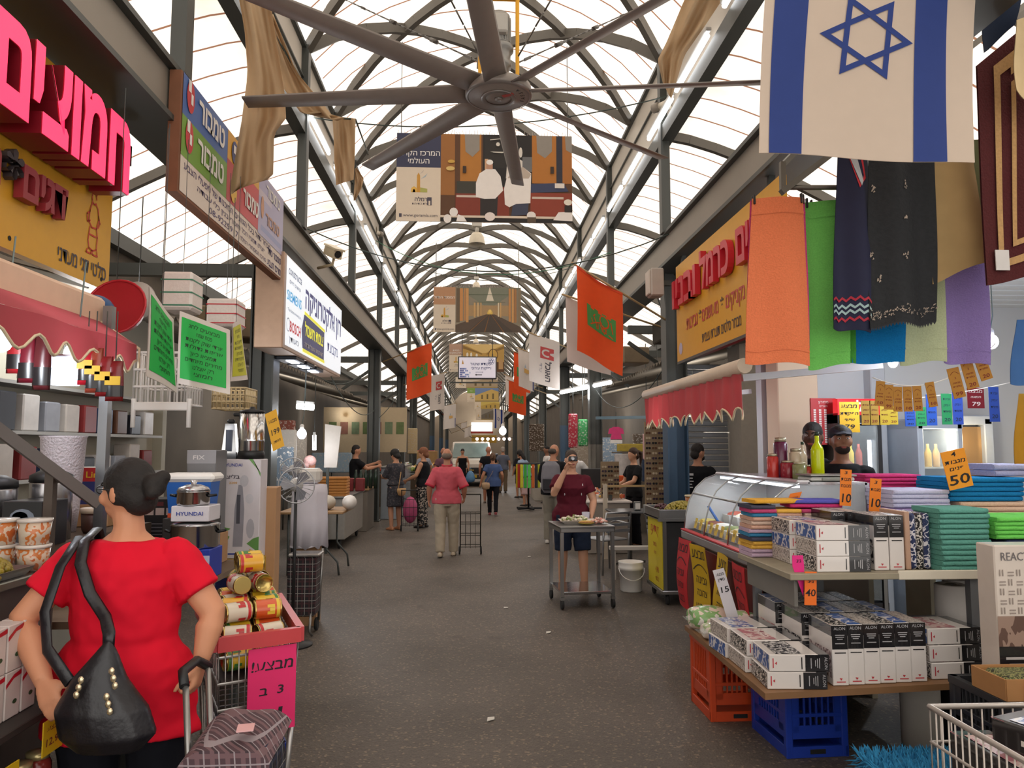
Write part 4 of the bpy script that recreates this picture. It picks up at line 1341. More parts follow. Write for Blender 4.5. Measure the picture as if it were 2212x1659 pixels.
def person(label, loc, rz=0.0, H=1.7, fat=1.0, belly=0.0, tone='#b98468', lean=0.0, head=(0, 0), arms=None, legs=None, vox=0.013, face=False,
   hair=('#201a18', 'short'), top=('#333333', 'short', .88), bottom=('#333333', 'long'), shoes='#2a2523', hips=1.0, bust=0.0, curl=(.9, .9), palms=(None, None), group=None, extra=None, fing=True):
 s = H / 1.7
 t = thing('person', label, 'person', loc, rz, group)
 t.scale = (s, s, s)
 piv = Vector((0, 0, .95))
 RL = Matrix.Rotation(-lean, 3, 'X')
 def U(p):
  return piv + RL @ (Vector(p) - piv)
 hp = Vector((0, 0, 1.49))
 RH = Matrix.Rotation(head[0], 3, 'Z') @ Matrix.Rotation(head[1], 3, 'X')
 def HD(p):
  return U(hp + RH @ (Vector(p) - hp))
 def rings(off=0.0, z0=0.0, z1=9, k=1.0, flare=0.0, over=0.0):
  out = []
  src = [q for q in TORSO]
  zs = sorted(set([max(z0, .80)] + [q[0] for q in src if z0 <= q[0] <= z1] + ([z1] if z1 < 1.45 else [])))
  for z in zs:
   for (a, b) in zip(src, src[1:]):
    if a[0] <= z <= b[0]:
     f = (z - a[0]) / (b[0] - a[0])
     rx, ry = a[1] + (b[1] - a[1]) * f, a[2] + (b[2] - a[2]) * f
     break
   g = fat if z < 1.34 else 1 + (fat - 1) * .55
   if z < 1.02:
    g *= hips
   by = belly * math.exp(-((z - 1.05) / .13) ** 2)
   bu = bust * math.exp(-((z - 1.26) / .07) ** 2)
   fl = flare * max(0, (1.02 - z) / .22)
   rx, ry = rx * g * k + off + fl, ry * g * k + off + by * .5 + bu * .5 + fl
   if over and z < 1.06:
    f = min(1, (1.06 - z) / .10)
    rx += f * (max(rx, .088 * fat * hips + .092 * fat + over) - rx)
    ry += f * (max(ry, .094 * fat + over) - ry)
   out.append([U((rx * math.cos(q) * (1 - .10 * abs(math.sin(2 * q))), (by + bu) * .5 + ry * math.sin(q), z)) for q in (2 * PI * i / 20 for i in range(20))])
  return out
 sh = .160 * (1 + (fat - 1) * .5)
 A = []
 arms = arms or [((-.25, -.03, 1.12), (-.26, .05, .87)), ((.25, -.03, 1.12), (.26, .05, .87))]
 for i, (e, w) in enumerate(arms):
  sx = -1 if i == 0 else 1
  A.append((U((sx * sh, 0, 1.352)), U(e), U(w)))
 af = 1 + (fat - 1) * .75
 L = []
 legs = legs or [((-.10, .0), 0.0), ((.10, .0), 0.0)]
 for i, (xy, lift) in enumerate(legs):
  sx = -1 if i == 0 else 1
  hipp = Vector((sx * .088 * fat * hips, 0, .90))
  ank = Vector((xy[0], xy[1], .085 + lift))
  kn = hipp.lerp(ank, .5) + Vector((0, .035 + lift * .55 + .0, .02))
  L.append((hipp, kn, ank))
 sk = skin(tone)
 mb = MB()
 mb.loft(rings(0, 0, 9, .93))
 mb.tube([U((0, -.015, 1.40)), HD((0, .0, 1.47)), HD((0, .012, 1.54))], [.062 * (1 + (fat - 1) * .5), .055, .055], 12)
 c = HD((0, .015, 1.605))
 mb.ball(c, (.074, .094, .108), 18, 12, RH)
 mb.ball(HD((0, .040, 1.550)), (.056, .064, .055), 14, 8, RH)
 mb.ball(HD((0, .070, 1.520)), (.026, .026, .022), 10, 6, RH)
 if vox < .012 or face:
  mb.loft([[HD((x * a, y, z)) for x in (-1, 0, 1) for y, z in (((y0, z0),) if x else ((y1, z1),))] for a, y0, z0, y1, z1 in ((.008, .098, 1.632, .106, 1.632), (.014, .100, 1.60, .124, 1.592), (.017, .094, 1.578, .120, 1.578), (.012, .09, 1.570, .1, 1.568))], True, True)
  for sx in (-1, 1):
   mb.ball(HD((sx * .045, .072, 1.578)), (.026, .028, .026), 8, 6, RH)
 for sx in (-1, 1):
  mb.ball(HD((sx * .078, .0, 1.595)), (.011, .022, .033), 8, 6, RH)
 for i, (S_, E, W_) in enumerate(A):
  up = (E - S_).normalized()
  mb.tube([S_ - up * .01, S_.lerp(E, .35), E, E.lerp(W_, .3), W_], [.053 * af, .050 * af, .041 * af, .043 * af, .028 * (1 + (af - 1) * .4)], 12)
  mb.ball(S_, .055 * af, 10, 6)
  d = (W_ - E).normalized()
  pn = Vector(palms[i]).normalized() if palms[i] else Vector((-(-1 if i == 0 else 1), 0, 0))
  pn = (pn - d * pn.dot(d)).normalized()
  side = d.cross(pn) * (1 if i == 0 else -1)
  P0 = W_ + d * .012
  mb.loft([[W_ + d * q + side * (a * cx) + pn * (b * cy) for cx, cy in ((-1, -.6), (-.6, -1), (.6, -1), (1, -.6), (1, .6), (.6, 1), (-.6, 1), (-1, .6))] for q, a, b in ((0, .024, .020), (.03, .034, .017), (.075, .040, .014), (.092, .036, .011))])
  if fing:
   cu = curl[i]
   for j, (o_, ln) in enumerate(((.030, .070), (.010, .080), (-.011, .074), (-.030, .058))):
    p = W_ + d * .085 + side * o_
    pts = [p]
    a_ = cu * .35
    for sgm in (.45, .32, .23):
     p = p + (d * math.cos(a_) + pn * math.sin(a_)) * ln * sgm
     pts.append(p)
     a_ += cu * .75
    mb.tube(pts, [.0098, .0092, .0085, .0070], 7)
   p = W_ + d * .03 + side * .030
   pts = [p]
   for ln, ang in ((.04, .75), (.03, .45 - cu * .2), (.024, .2 - cu * .3)):
    p = p + (d * math.cos(ang) + side * math.sin(ang) + pn * .35 * cu) * ln
    pts.append(p)
   mb.tube(pts, [.013, .0115, .010, .008], 7)
 for hipp, kn, ank in L:
  mb.tube([hipp + Vector((0, 0, .02)), hipp.lerp(kn, .4), kn, kn.lerp(ank, .3), ank], [.088 * fat, .078 * fat, .056 * af, .055 * af, .037 * af], 12)
  mb.tube([ank + Vector((0, -.045, -.04)), ank + Vector((0, .02, -.035)), ank + Vector((0, .09, -.055)), ank + Vector((0, .15, -.068))], [.034, .038, .032, .018], 10)
 body = rpart('body', mb, sk, t, vox, 2)
 # face
 if face:
  for sx in (-1, 1):
   e = HD((sx * .030, .097, 1.612))
   mb = MB(mat('#d9d2cb', .3)).ball(e, (.013, .009, .008), 10, 6, RH)
   mb.use(mat('#2a1d16', .2)).ball(e + U((0, .007, .95)) - piv if False else HD((sx * .030, .1035, 1.612)), (.0055, .004, .0058), 8, 6, RH)
   part('eye', mb, t, True)
   mb = MB(mat(hair[0] if hair[1] != 'bald' else '#3a2f28', .8))
   mb.tube([HD((sx * .014, .106, 1.632)), HD((sx * .032, .104, 1.638)), HD((sx * .050, .090, 1.632))], [.004, .005, .003], 6)
   part('eyebrow', mb, t, True)
  mb = MB(mat('#9a5148', .5)).ball(HD((0, .101, 1.546)), (.024, .009, .006), 12, 6, RH)
  mb.ball(HD((0, .099, 1.538)), (.020, .009, .006), 12, 6, RH)
  part('mouth', mb, t, True)
 # hair
 hc, hs = hair[0], hair[1]
 if hs != 'bald':
  hm = mat(hc, .75, var=.35, ns=40, bump=.6)
  mb = MB()
  if hs == 'fringe':            # grey ring round a bald crown
   mb.ball(HD((0, -.026, 1.590)), (.084, .080, .058), 16, 8, RH)
  else:
   vol = {'short': 0, 'crop': -.003, 'bob': .012, 'bun': .004, 'tail': .002, 'long': .008, 'curly': .02}[hs]
   mb.ball(HD((0, .002, 1.641)), (.081 + vol, .097 + vol, .090 + vol), 18, 10, RH)
   mb.ball(HD((0, -.052, 1.575)), (.066 + vol, .052 + vol, .065), 14, 8, RH)
   if hs in ('bun', 'bob', 'tail', 'long'):
    for sx in (-1, 1):
     mb.ball(HD((sx * .060, -.01, 1.60)), (.026, .055, .050 if hs != 'long' else .07), 10, 6, RH)
   if hs == 'bun':
    mb.ball(HD((.0, -.118, 1.625)), (.048, .040, .046), 12, 8, RH)
    mb.ball(HD((.02, -.135, 1.655)), (.030, .030, .028), 10, 6, RH)
    mb.ball(HD((-.025, -.132, 1.598)), (.030, .028, .026), 10, 6, RH)
   if hs == 'tail':
    mb.tube([HD((0, -.10, 1.66)), HD((0, -.155, 1.63)), HD((0, -.16, 1.53)), HD((0, -.135, 1.42))], [.03, .035, .032, .01], 10)
   if hs == 'long':
    mb.tube([HD((0, -.07, 1.58)), HD((0, -.085, 1.48)), HD((0, -.09, 1.36))], [.085, .09, .05], 12, flat=.6)
   if hs == 'bob':
    mb.ball(HD((0, -.075, 1.555)), (.075, .05, .06), 12, 8, RH)
  rpart('hair', mb, hm, t, max(.009, vox * .8), 2)
 # clothes
 if top:
  tc, sl, hem = top[:3]
  tm = tc if not isinstance(tc, str) else cloth(tc)
  mb = MB()
  rg = rings(.012, hem, 1.42, 1.0, .0, .034)
  mb.loft(rg)
  if hem < .80:
   r0 = rg[0]
   low = [Vector((p.x * 1.06, p.y * 1.08, hem)) for p in r0]
   mb.loft([low, r0])
  fr_ = {'none': 0, 'vest': .0, 'short': .62, 'half': 1.0, 'long': 1.9}[sl]
  for S_, E, W_ in A:
   if sl == 'none':
    continue
   mb.ball(S_, .062 * af, 10, 6)
   if fr_ <= 1:
    e = S_.lerp(E, fr_) if fr_ else None
    if e is not None:
     mb.tube([S_, S_.lerp(e, .5), e], [.062 * af, .064 * af, .068 * af], 14)
   else:
    mb.tube([S_, S_.lerp(E, .5), E, W_], [.066 * af, .062 * af, .056 * af, .040 * af], 14)
  rpart('shirt', mb, tm, t, vox, 3, None, .008 if vox < .013 else .005)
 if bottom:
  bc, bl = bottom[:2]
  bm = bc if not isinstance(bc, str) else cloth(bc)
  mb = MB()
  if bl in ('dress', 'skirt'):
   z1, z0, fl = bottom[2], bottom[3], bottom[4]
   r1 = rings(.016, .92, .98)[-1]
   rg = []
   for q in (0, .3, .7, 1):
    z = .95 + (z0 - .95) * q
    rg.append([Vector((p.x * (1 + fl * q), p.y * (1 + fl * q) + (0), z)) for p in r1])
   mb.loft(rg[::-1])
   if z1 > 1.0:
    mb.loft(rings(.010, .92, z1))
   name_ = 'dress' if z1 > 1.0 else 'skirt'
  else:
   name_ = {'long': 'trousers', 'shorts': 'shorts', 'tight': 'leggings'}[bl]
   k = {'long': .022, 'shorts': .03, 'tight': .008}[bl]
   mb.loft(rings(.0, .80, .965))
   for hipp, kn, ank in L:
    if bl == 'shorts':
     mb.tube([hipp + Vector((0, 0, .03)), hipp.lerp(kn, .5), kn + Vector((0, 0, -.02))], [.092 * fat + k * .4, .082 * fat + k * .6, .066 * af + k], 14)
    else:
     mb.tube([hipp + Vector((0, 0, .03)), hipp.lerp(kn, .5), kn, kn.lerp(ank, .5), ank + Vector((0, 0, -.02))], [.092 * fat + k * .2, .08 * fat + k * .6, .058 * af + k, .05 * af + k, .042 + k * 1.4], 14)
  rpart(name_, mb, bm, t, vox, 2, None, .006)
 if shoes:
  sm_ = mat(shoes, .5, var=.1)
  for hipp, kn, ank in L:
   mb = MB()
   b = ank + Vector((0, 0, -.085))
   mb.loft([[b + Vector((x * w, y, z)) for x, z in ((-1, .004), (-.9, h * .6), (-.4, h), (.4, h), (.9, h * .6), (1, .004))] for y, w, h in ((-.085, .022, .05), (-.06, .038, .075), (0, .040, .085), (.08, .046, .06), (.14, .044, .045), (.175, .022, .03))])
   rpart('shoe', mb, sm_, t, .012, 1)
 t['_s'] = s
 return t, A, HD, U
def strap_bag(t, pts, r, m, local=True, name='bag_strap'):
 part(name, MB(m).tube(pts, r, 6, flat=.45), t, local)
LEATHER = mat('#17151a', .38, var=.3, ns=30, bump=.3)
# ---- woman in red, near left
p1, A, HD, U = person('heavy woman in red top seen from behind with black shoulder bag', (-1.255, 2.8, 0), 0.04, 1.63, fat=1.24, hips=1.12, tone='#c98d6c', head=(1.15, -.02), vox=.0075, face=True,
      arms=[((-.315, -.10, 1.155), (-.17, -.225, .975)), ((.325, -.02, 1.15), (.30, -.06, .985))], palms=((0, 1, 0), (-1, 0, -.2)), curl=(.5, 1.5),
      hair=('#17110f', 'bun'), top=('#d3122c', 'short', .72), bottom=('#14151d', 'long'), shoes='#1c1a1a', legs=[((-.12, .03), 0), ((.13, -.02), 0)])
mb = MB(mat('#2a2a2c', .3, .3))
for sx in (-1, 1):
 mb.tube([HD((sx * (.03 + .022 * math.cos(a)), .112, 1.612 + .016 * math.sin(a))) for a in (2 * PI * i / 12 for i in range(13))], .0022, 5)
 mb.tube([HD((sx * .053, .108, 1.615)), HD((sx * .078, .06, 1.615)), HD((sx * .08, .0, 1.612))], .0025, 5)
part('glasses', mb, p1, True)
def hobo(label, c, w, h, d, m, group=None):
 """soft bag hanging by its top point c"""
 t = thing('handbag', label, 'handbag', c - Vector((0, 0, h)), 0.0, group)
 mb = MB()
 rg = []
 for q, ww, dd, sh_ in ((0, .06, .10, 0), (.12, .22, .35, -.02), (.35, .52, .7, -.08), (.62, .88, 1, -.05), (.85, .92, .95, .02), (1.0, .6, .5, .04)):
  rg.append([c + Vector((sh_ * w + w / 2 * ww * math.cos(a) * (1 + .05 * math.sin(5 * a)), d / 2 * dd * math.sin(a), -h * q)) for a in (2 * PI * i / 16 for i in range(16))])
 mb.loft(rg)
 o = bpy.data.objects.new('pouch', remeshed(mb, m, .009, 3, 'pouch'))
 COL.objects.link(o)
 o.parent = t
 o.matrix_parent_inverse = Matrix.Translation(-t.location)
 return t
bagc = Vector((-1.165, 2.49, 1.085))
bag = hobo('black leather hobo bag hanging behind the woman in red', bagc, .33, .345, .16, LEATHER)
shp = Matrix.Translation(p1.location) @ Matrix.Rotation(.04, 4, 'Z') @ Matrix.Scale(1.63 / 1.7, 4)
s0 = [shp @ Vector(p) for p in ((-.145, .10, 1.40), (-.125, .02, 1.462), (-.115, -.10, 1.43), (-.095, -.165, 1.36), (-.045, -.195, 1.26), (.02, -.215, 1.18))]
mb = MB(LEATHER).tube(s0 + [bagc + Vector((.0, 0, .02)), bagc + Vector((0, 0, -.03))], .019, 8, flat=.3)
mb.tube([shp @ Vector(p) for p in ((-.155, .09, 1.40), (-.15, -.06, 1.44), (-.165, -.16, 1.35), (-.19, -.20, 1.2), (-.16, -.23, 1.08))] + [bagc + Vector((-.115, .0, -.13))], .02, 8, flat=.3)
part('strap', mb, bag)
mb = MB(mat('#d8c8a8', .25, .8))
for dx, dz in ((-.04, -.10), (.05, -.075), (.04, -.15)):
 mb = MB(mat('#d8c8a8', .25, .8))
 for k_ in range(3):
  mb.ball(bagc + Vector((dx + .006 * k_ * (1 if dx > 0 else -1), -.075 - .012 * (-dz * 5), dz - .022 * k_)), (.010, .006, .012), 8, 5)
 part('charm', mb, bag, label='gold-tone hanging charm')
# ---- woman taking a photograph
PH_ARMS = [((-.27, .03, 1.10), (-.225, .16, .93)), ((.235, .13, 1.19), (.105, .205, 1.475))]
p2, A2, HD2, U2 = person('woman in maroon T-shirt raising a compact camera to her face', (1.17, 8.95, 0), PI, 1.635, fat=1.16, bust=.06, hips=1.05, tone='#c59478', head=(.12, .06), vox=.009, face=True,
       arms=PH_ARMS, palms=((1, .3, 0), (-.6, .6, 0)), curl=(.6, 1.3), hair=('#3a2b22', 'crop'), top=('#551724', 'short', .80), bottom=('#1d2638', 'shorts'), shoes='#2b2220', legs=[((-.14, .10), 0), ((.12, -.05), 0)])
mb = MB(mat('#d0d0d0', .3)).tube([U2((-.10, .135, 1.24)), U2((-.05, .142, 1.232)), U2((0, .145, 1.24)), U2((.05, .142, 1.232)), U2((.10, .135, 1.24))], .005, 6)
mb.tube([U2((-.10, .135, 1.24)), U2((-.105, .14, 1.17))], .006, 6).tube([U2((.10, .135, 1.24)), U2((.105, .14, 1.17))], .006, 6)
part('hanging_glasses', mb, p2, True)
fr = Fr(U2((-.07, .152, 1.27)), (-1, 0, 0), (0, 0, 1))
part('logo', MB(mat('#d9cfd0', .6)).pg(fr, [(0, .0), (.02, .035), (.03, .01), (.05, .05), (.055, .0)], 0.004), p2, True, 'small white chest print')
part('cord', MB(BLACK).tube([U2((-.10, .135, 1.24)), U2((-.085, .08, 1.40)), U2((-.06, -.05, 1.45)), U2((.06, -.05, 1.45)), U2((.085, .08, 1.40)), U2((.10, .135, 1.24))], .004, 5), p2, True)
cc = HD2((.02, .175, 1.61))
M2 = Matrix.Translation(p2.location) @ Matrix.Rotation(PI, 4, 'Z') @ Matrix.Scale(1.635 / 1.7, 4)
cw = M2 @ cc
t = thing('compact_camera', 'small black compact camera held up by the woman in maroon', 'camera', cw)
part('body', MB(mat('#1b1b1e', .35)).box(cw, (.105, .03, .062), .008), t)
mb = MB(mat('#8d8d90', .25, .8)).lathe([(.026, 0), (.026, .018), (.022, .022), (.022, .034), (.016, .034)], cw + Vector((-.008, -.014, 0)), 18, Matrix.Rotation(PI / 2, 3, 'X'))
part('lens', mb, t)
part('wrist_strap', MB(BLACK).tube([cw + Vector((-.05, 0, .02)), cw + Vector((-.065, -.01, -.05)), cw + Vector((-.06, 0, -.13))], .003, 5), t)
# ---- man in salmon polo
p3, A3, HD3, U3 = person('man in salmon polo shirt walking away with a wire cart', (-.43, 11.7, 0), -.05, 1.66, fat=1.14, belly=.08, tone='#b57d62', vox=.012, hair=('#6a5a4e', 'fringe'), top=('#c25660', 'half', .84),
       bottom=('#a89a86', 'long'), shoes='#b9a890', arms=[((-.27, -.05, 1.12), (-.29, .06, .90)), ((.28, -.02, 1.10), (.27, .14, .93))], legs=[((-.09, -.10), .02), ((.10, .16), 0)], curl=(.8, 1.3))
mb = MB(mat('#b01f35', .8)).tube([U3((.075 * math.cos(a), .01 + .07 * math.sin(a), 1.445 + .012 * math.sin(a))) for a in (2 * PI * i / 16 for i in range(16))], .017, 6, closed=True)
part('collar', mb, p3, True, 'red polo collar')
for i in (0, 1):
 S_, E, W_ = A3[i]
 d = (E - S_).normalized()
 part('cuff', MB(mat('#b01f35', .8)).tube([E - d * .02, E + d * .012], [.081, .081], 16), p3, True, 'red sleeve cuff')
# ---- people further along
pats = blotch_mat('dress_print', [(0, '#2b2a30'), (.52, '#3c3a40'), (.62, '#5a4a48'), (.7, '#2b2a30')], 26, 3, .85)
patt = blotch_mat('trouser_print', [(0, '#1b1a1c'), (.50, '#1b1a1c'), (.52, '#b7a99c'), (.62, '#2a2728')], 22, 2, .85)
p, A, HD, U = person('woman in dark floral dress with tan shoulder bag at the deli cart', (-1.62, 15.5, 0), .75, 1.63, fat=1.1, hips=1.05, tone='#b9866a', head=(.2, -.22), vox=.016, hair=('#15110f', 'bob'), top=(pats, 'half', .95),
      bottom=(pats, 'skirt', 0, .50, .12), shoes='#a8704e', arms=[((-.22, .10, 1.12), (-.12, .33, 1.13)), ((.22, .08, 1.12), (.08, .34, 1.12))])
part('hair_clip', MB(WHITE).ball(HD((.05, -.06, 1.70)), .015, 8, 5), p, True)
mb = MB(mat('#b08a5c', .7, var=.15, ns=30)).lathe([(.02, -.11), (.09, -.09), (.12, 0), (.115, .05), (.02, .055)], (-.02, -.235, .84), 16, sy=.35)
part('shoulder_bag', mb, p, True, 'tan woven shoulder bag')
strap_bag(p, [(-.1, -.23, .89), (.02, -.15, 1.2), (.14, .0, 1.44), (.08, .13, 1.2)], .012, mat('#b08a5c', .7))
person('woman in black vest and patterned trousers with sunglasses on her head', (-1.08, 15.9, 0), 1.25, 1.66, fat=1.12, bust=.05, tone='#c08e70', head=(.15, 0), vox=.016, hair=('#7a4a30', 'bob'), top=('#15151a', 'none', .88),
  bottom=(patt, 'long'), shoes='#2a2422', arms=[((-.22, .08, 1.12), (-.2, .30, 1.02)), ((.25, -.02, 1.12), (.22, .16, .95))])
p6, A, HD, U = person('woman in long black dress walking toward the camera with blue carrier bag', (-.47, 29.5, 0), PI, 1.6, fat=1.12, tone='#b9866a', vox=.022, fing=False, hair=('#17110f', 'bun'), top=None, bottom=('#121216', 'dress', 1.34, .35, .06), shoes='#2a2422')
p7 = person('bald man in black T-shirt walking away behind the woman in blue', (.42, 22.5, 0), 0, 1.70, fat=1.1, tone='#b47a60', vox=.02, fing=False, hair=('#000000', 'bald'), top=('#17171b', 'short', .84), bottom=('#b5a284', 'shorts'), shoes='#6a5a4e', legs=[((-.1, .2), 0), ((.1, -.15), .05)])
p8, A, HD, U = person('woman in blue T-shirt and black leggings walking away with a tan bag', (.46, 18.6, 0), 0, 1.52, fat=1.08, hips=1.05, tone='#b07a5c', vox=.016, hair=('#5a3f2a', 'bun'), top=('#44557c', 'short', .80), bottom=('#131318', 'tight'), shoes='#7a2a30',
      arms=[((-.27, -.06, 1.12), (-.34, .0, .88)), ((.26, -.05, 1.12), (.27, .1, .92))], legs=[((-.08, .16), 0), ((.08, -.12), .03)])
mb = MB(mat('#a88a6a', .7, var=.1)).lathe([(.02, -.12), (.10, -.10), (.12, 0), (.10, .07), (.02, .08)], (-.20, -.15, .84), 14, sy=.45)
part('shoulder_bag', mb, p8, True, 'tan slouchy shoulder bag')
strap_bag(p8, [(-.20, -.15, .90), (-.04, -.16, 1.15), (.10, -.04, 1.44), (.12, .10, 1.25)], .012, mat('#a88a6a', .7))
p10, A, HD, U = person('balding man in black jacket carrying a grey backpack', (1.40, 13.2, 0), -.35, 1.73, fat=1.08, tone='#b98468', head=(-.5, -.1), vox=.014, hair=('#4a4038', 'fringe'), top=('#1b1c20', 'long', .84), bottom=('#8a8478', 'long'), shoes='#c9c4bd',
      arms=[((-.24, .05, 1.12), (-.2, .22, 1.0)), ((.25, .03, 1.12), (.2, .24, 1.0))])
mb = MB()
mb.loft([[Vector((x * w, y, z)) for x, y in ((-1, -.13), (-.9, -.24), (-.5, -.30 * k_), (.5, -.30 * k_), (.9, -.24), (1, -.13))] for z, w, k_ in ((.88, .12, .85), (.95, .17, 1.05), (1.15, .18, 1.08), (1.35, .15, .95), (1.42, .08, .8))])
o = rpart('backpack', mb, mat('#77757c', .8, var=.1), p10, .014, 2, 'grey and black backpack')
part('backpack_pocket', MB(mat('#2a2a30', .8)).box((0, -.315, 1.03), (.22, .04, .2), .02), p10, True)
person('man in white shirt bending over the jewellery stall', (2.12, 15.2, 0), 2.6, 1.78, tone='#7a4f3a', lean=.55, head=(0, -.5), vox=.016, hair=('#15110f', 'crop'), top=('#d8d4d2', 'short', .88), bottom=('#2a2f3c', 'long'))
person('ponytailed stallholder in black turned away among the sunglasses', (2.74, 12.7, 0), 1.9, 1.66, tone='#c59478', head=(.1, 0), vox=.014, hair=('#3a2418', 'tail'), top=('#151518', 'short', .86), bottom=('#1c1c22', 'long'), arms=[((-.22, .14, 1.14), (-.16, .36, 1.06)), ((.24, .05, 1.12), (.15, .30, 1.02))])
p13, A, HD, U = person('bearded man in black printed T-shirt behind the blue column', (3.02, 9.95, 0), -.55, 1.72, fat=1.08, tone='#b98468', head=(-.5, 0), vox=.012, hair=('#1c1512', 'short'), top=('#131317', 'short', .86), bottom=('#202028', 'long'), arms=[((-.24, .02, 1.12), (-.2, .2, 1.0)), ((.28, -.02, 1.12), (.27, .1, .9))])
mb = MB(mat('#d8d4d2', .7))
fr = Fr(U((-.13, -.142, 1.30)), (1, 0, 0), (0, 0, 1))
for i, (w, h) in enumerate(((.11, .03), (.10, .012), (.11, .012), (.09, .012), (.10, .012))):
 mb.rect(fr, 0, -.04 * i, w, -.04 * i + h, 0.006)
part('shirt_print', mb, p13, True, 'white printed lines on the back')
mb = MB()
mb.ball(HD((0, .055, 1.53)), (.060, .052, .045), 12, 8)
rpart('beard', mb, mat('#1c1512', .9), p13, .009, 1)
p15, A, HD, U = person('man in black T-shirt and dark cap behind the deli counter', (3.10, 6.15, 0), 2.55, 1.86, fat=1.06, tone='#8f6650', head=(.35, .05), vox=.009, face=True, hair=('#1a1512', 'crop'), top=('#111114', 'short', .86), bottom=('#1c1c22', 'long'), arms=[((-.26, .0, 1.12), (-.22, .18, .98)), ((.26, .0, 1.12), (.25, .2, .98))])
mb = MB()
c_ = HD((0, -.012, 1.665))
RHc = Matrix.Rotation(.35, 3, 'Z')
mb.ball(HD((0, -.012, 1.652)), (.092, .106, .070), 16, 8, RHc)
mb.loft([[HD((x, y, z)) for x, y, z in ((-.07, .06, 1.655), (0, .08, 1.668), (.07, .06, 1.655), (.07, .06, 1.645), (0, .08, 1.655), (-.07, .06, 1.645))], [HD((x, y, z)) for x, y, z in ((-.05, .15, 1.64), (0, .17, 1.648), (.05, .15, 1.64), (.05, .15, 1.632), (0, .17, 1.638), (-.05, .15, 1.632))]])
rpart('cap', mb, mat('#1a1d2b', .8), p15, .008, 2)
mb = MB(); mb.ball(HD((0, .06, 1.532)), (.057, .05, .040), 12, 8, RHc)
rpart('beard', mb, mat('#2a211d', .9), p15, .008, 1)
person('darker man in black T-shirt standing behind the man in the cap', (3.14, 6.75, 0), 2.1, 1.9, tone='#5a3d30', head=(.4, 0), vox=.011, face=True, hair=('#120e0d', 'short'), top=('#121319', 'short', .86), bottom=('#1c1c22', 'long'))
person('deli seller in black T-shirt reaching over the counter glass', (-2.62, 16.6, 0), -1.15, 1.72, fat=1.1, tone='#b98468', vox=.016, hair=('#1c1512', 'crop'), top=('#131317', 'short', .86), bottom=('#202028', 'long'), arms=[((-.16, .22, 1.22), (-.02, .46, 1.32)), ((.2, .2, 1.2), (.12, .45, 1.25))])
person('older person in pale blue wearing a pink cap behind the bread table', (-2.62, 12.0, 0), -1.3, 1.52, fat=1.15, tone='#a87058', vox=.016, hair=('#c49a94', 'curly'), top=('#8a93b0', 'short', .86), bottom=('#3a3a44', 'long'))
person('grey shirted man with backpack far down the lane', (1.05, 27.5, 0), 0, 1.68, vox=.022, fing=False, hair=('#9a9088', 'short'), top=('#5e6270', 'short', .85), bottom=('#6a5a48', 'long'))
person('black haired woman in black by the clothes rail', (1.52, 25.0, 0), .6, 1.58, vox=.022, fing=False, hair=('#120f0e', 'long'), top=('#17171b', 'half', .85), bottom=('#1a1a1f', 'skirt', 0, .5, .1))
person('stallholder in white T-shirt beside the clothes rail', (2.2, 22.5, 0), 1.8, 1.7, vox=.02, fing=False, tone='#8f6650', hair=('#17110f', 'crop'), top=('#d6d0cc', 'short', .85), bottom=('#3a3a44', 'long'))
person('bald man half hidden behind the salmon polo man', (-.85, 20.5, 0), .2, 1.66, vox=.02, fing=False, tone='#b47a60', hair=('#000000', 'bald'), top=('#6a4a54', 'short', .85), bottom=('#3a3a44', 'long'))
person('grey haired customer at the vegetable counter', (-1.42, 21.0, 0), .7, 1.66, vox=.022, fing=False, hair=('#6a6058', 'short'), top=('#8d8f9a', 'short', .85), bottom=('#3a3a44', 'long'))
person('shopper in pale clothes bending at the pink covered rack', (1.5, 21.5, 0), .9, 1.62, lean=.35, vox=.022, fing=False, hair=('#17110f', 'long'), top=('#8fa0b8', 'short', .85), bottom=('#c9a8a8', 'skirt', 0, .35, .1))
# blue carrier bag of the woman in black
c = Vector((-.16, 29.4, .82))
t = thing('carrier_bag', 'blue and green plastic carrier bag in the hand of the woman in the black dress', 'bag', c - Vector((0, 0, .52)))
mb = MB(mat('#6fa0c8', .3, var=.3, ns=12, trans=.3)).lathe([(.05, -.52), (.16, -.48), (.2, -.36), (.13, -.16), (.04, -.06)], c, 12, sy=.6)
part('pouch', mb, t)
part('handle', MB(mat('#6fa0c8', .3)).tube([c + Vector((-.03, 0, -.08)), c + Vector((-.035, 0, .0)), c + Vector((.0, 0, .06)), c + Vector((.035, 0, 0)), c + Vector((.03, 0, -.08))], .012, 5), t)
# ================================================================ RIGHT STALLS
ORD = ['topmost', 'second from the top', 'third from the top', 'fourth from the top', 'fifth from the top', 'sixth from the top', 'seventh from the top', 'eighth from the top', 'ninth from the top', 'tenth from the top', 'eleventh from the top', 'lowest']
# ---- shop room behind
PALE = mat('#c4c6ca', 0.6, var=0.05, ns=2)
mb = MB(PALE)
mb.box((4.7, 7.80, 2.1), (3.3, 0.15, 4.2))
struct('wall_shop', mb)
mb = MB(mat('#d5d8dc', .6, var=.04))
for i in range(40):
 mb.box((4.7, 3.3 + i * .112, 3.22 + (.01 if i % 2 else 0)), (3.1, .105, .03))
struct('ceiling_shop', mb)
mb = MB(mat('#cbb49c', .85, var=.08, ns=2))
mb.box((3.28, 7.5, 1.75), (.42, .3, 3.5), .01)
struct('wall_pier', mb)
mb = MB(mat('#b9bdc4', .5, var=.05))
mb.box((4.25, 7.66, 1.7), (.16, .16, 3.4), .01)
struct('wall_pier_inner', mb)
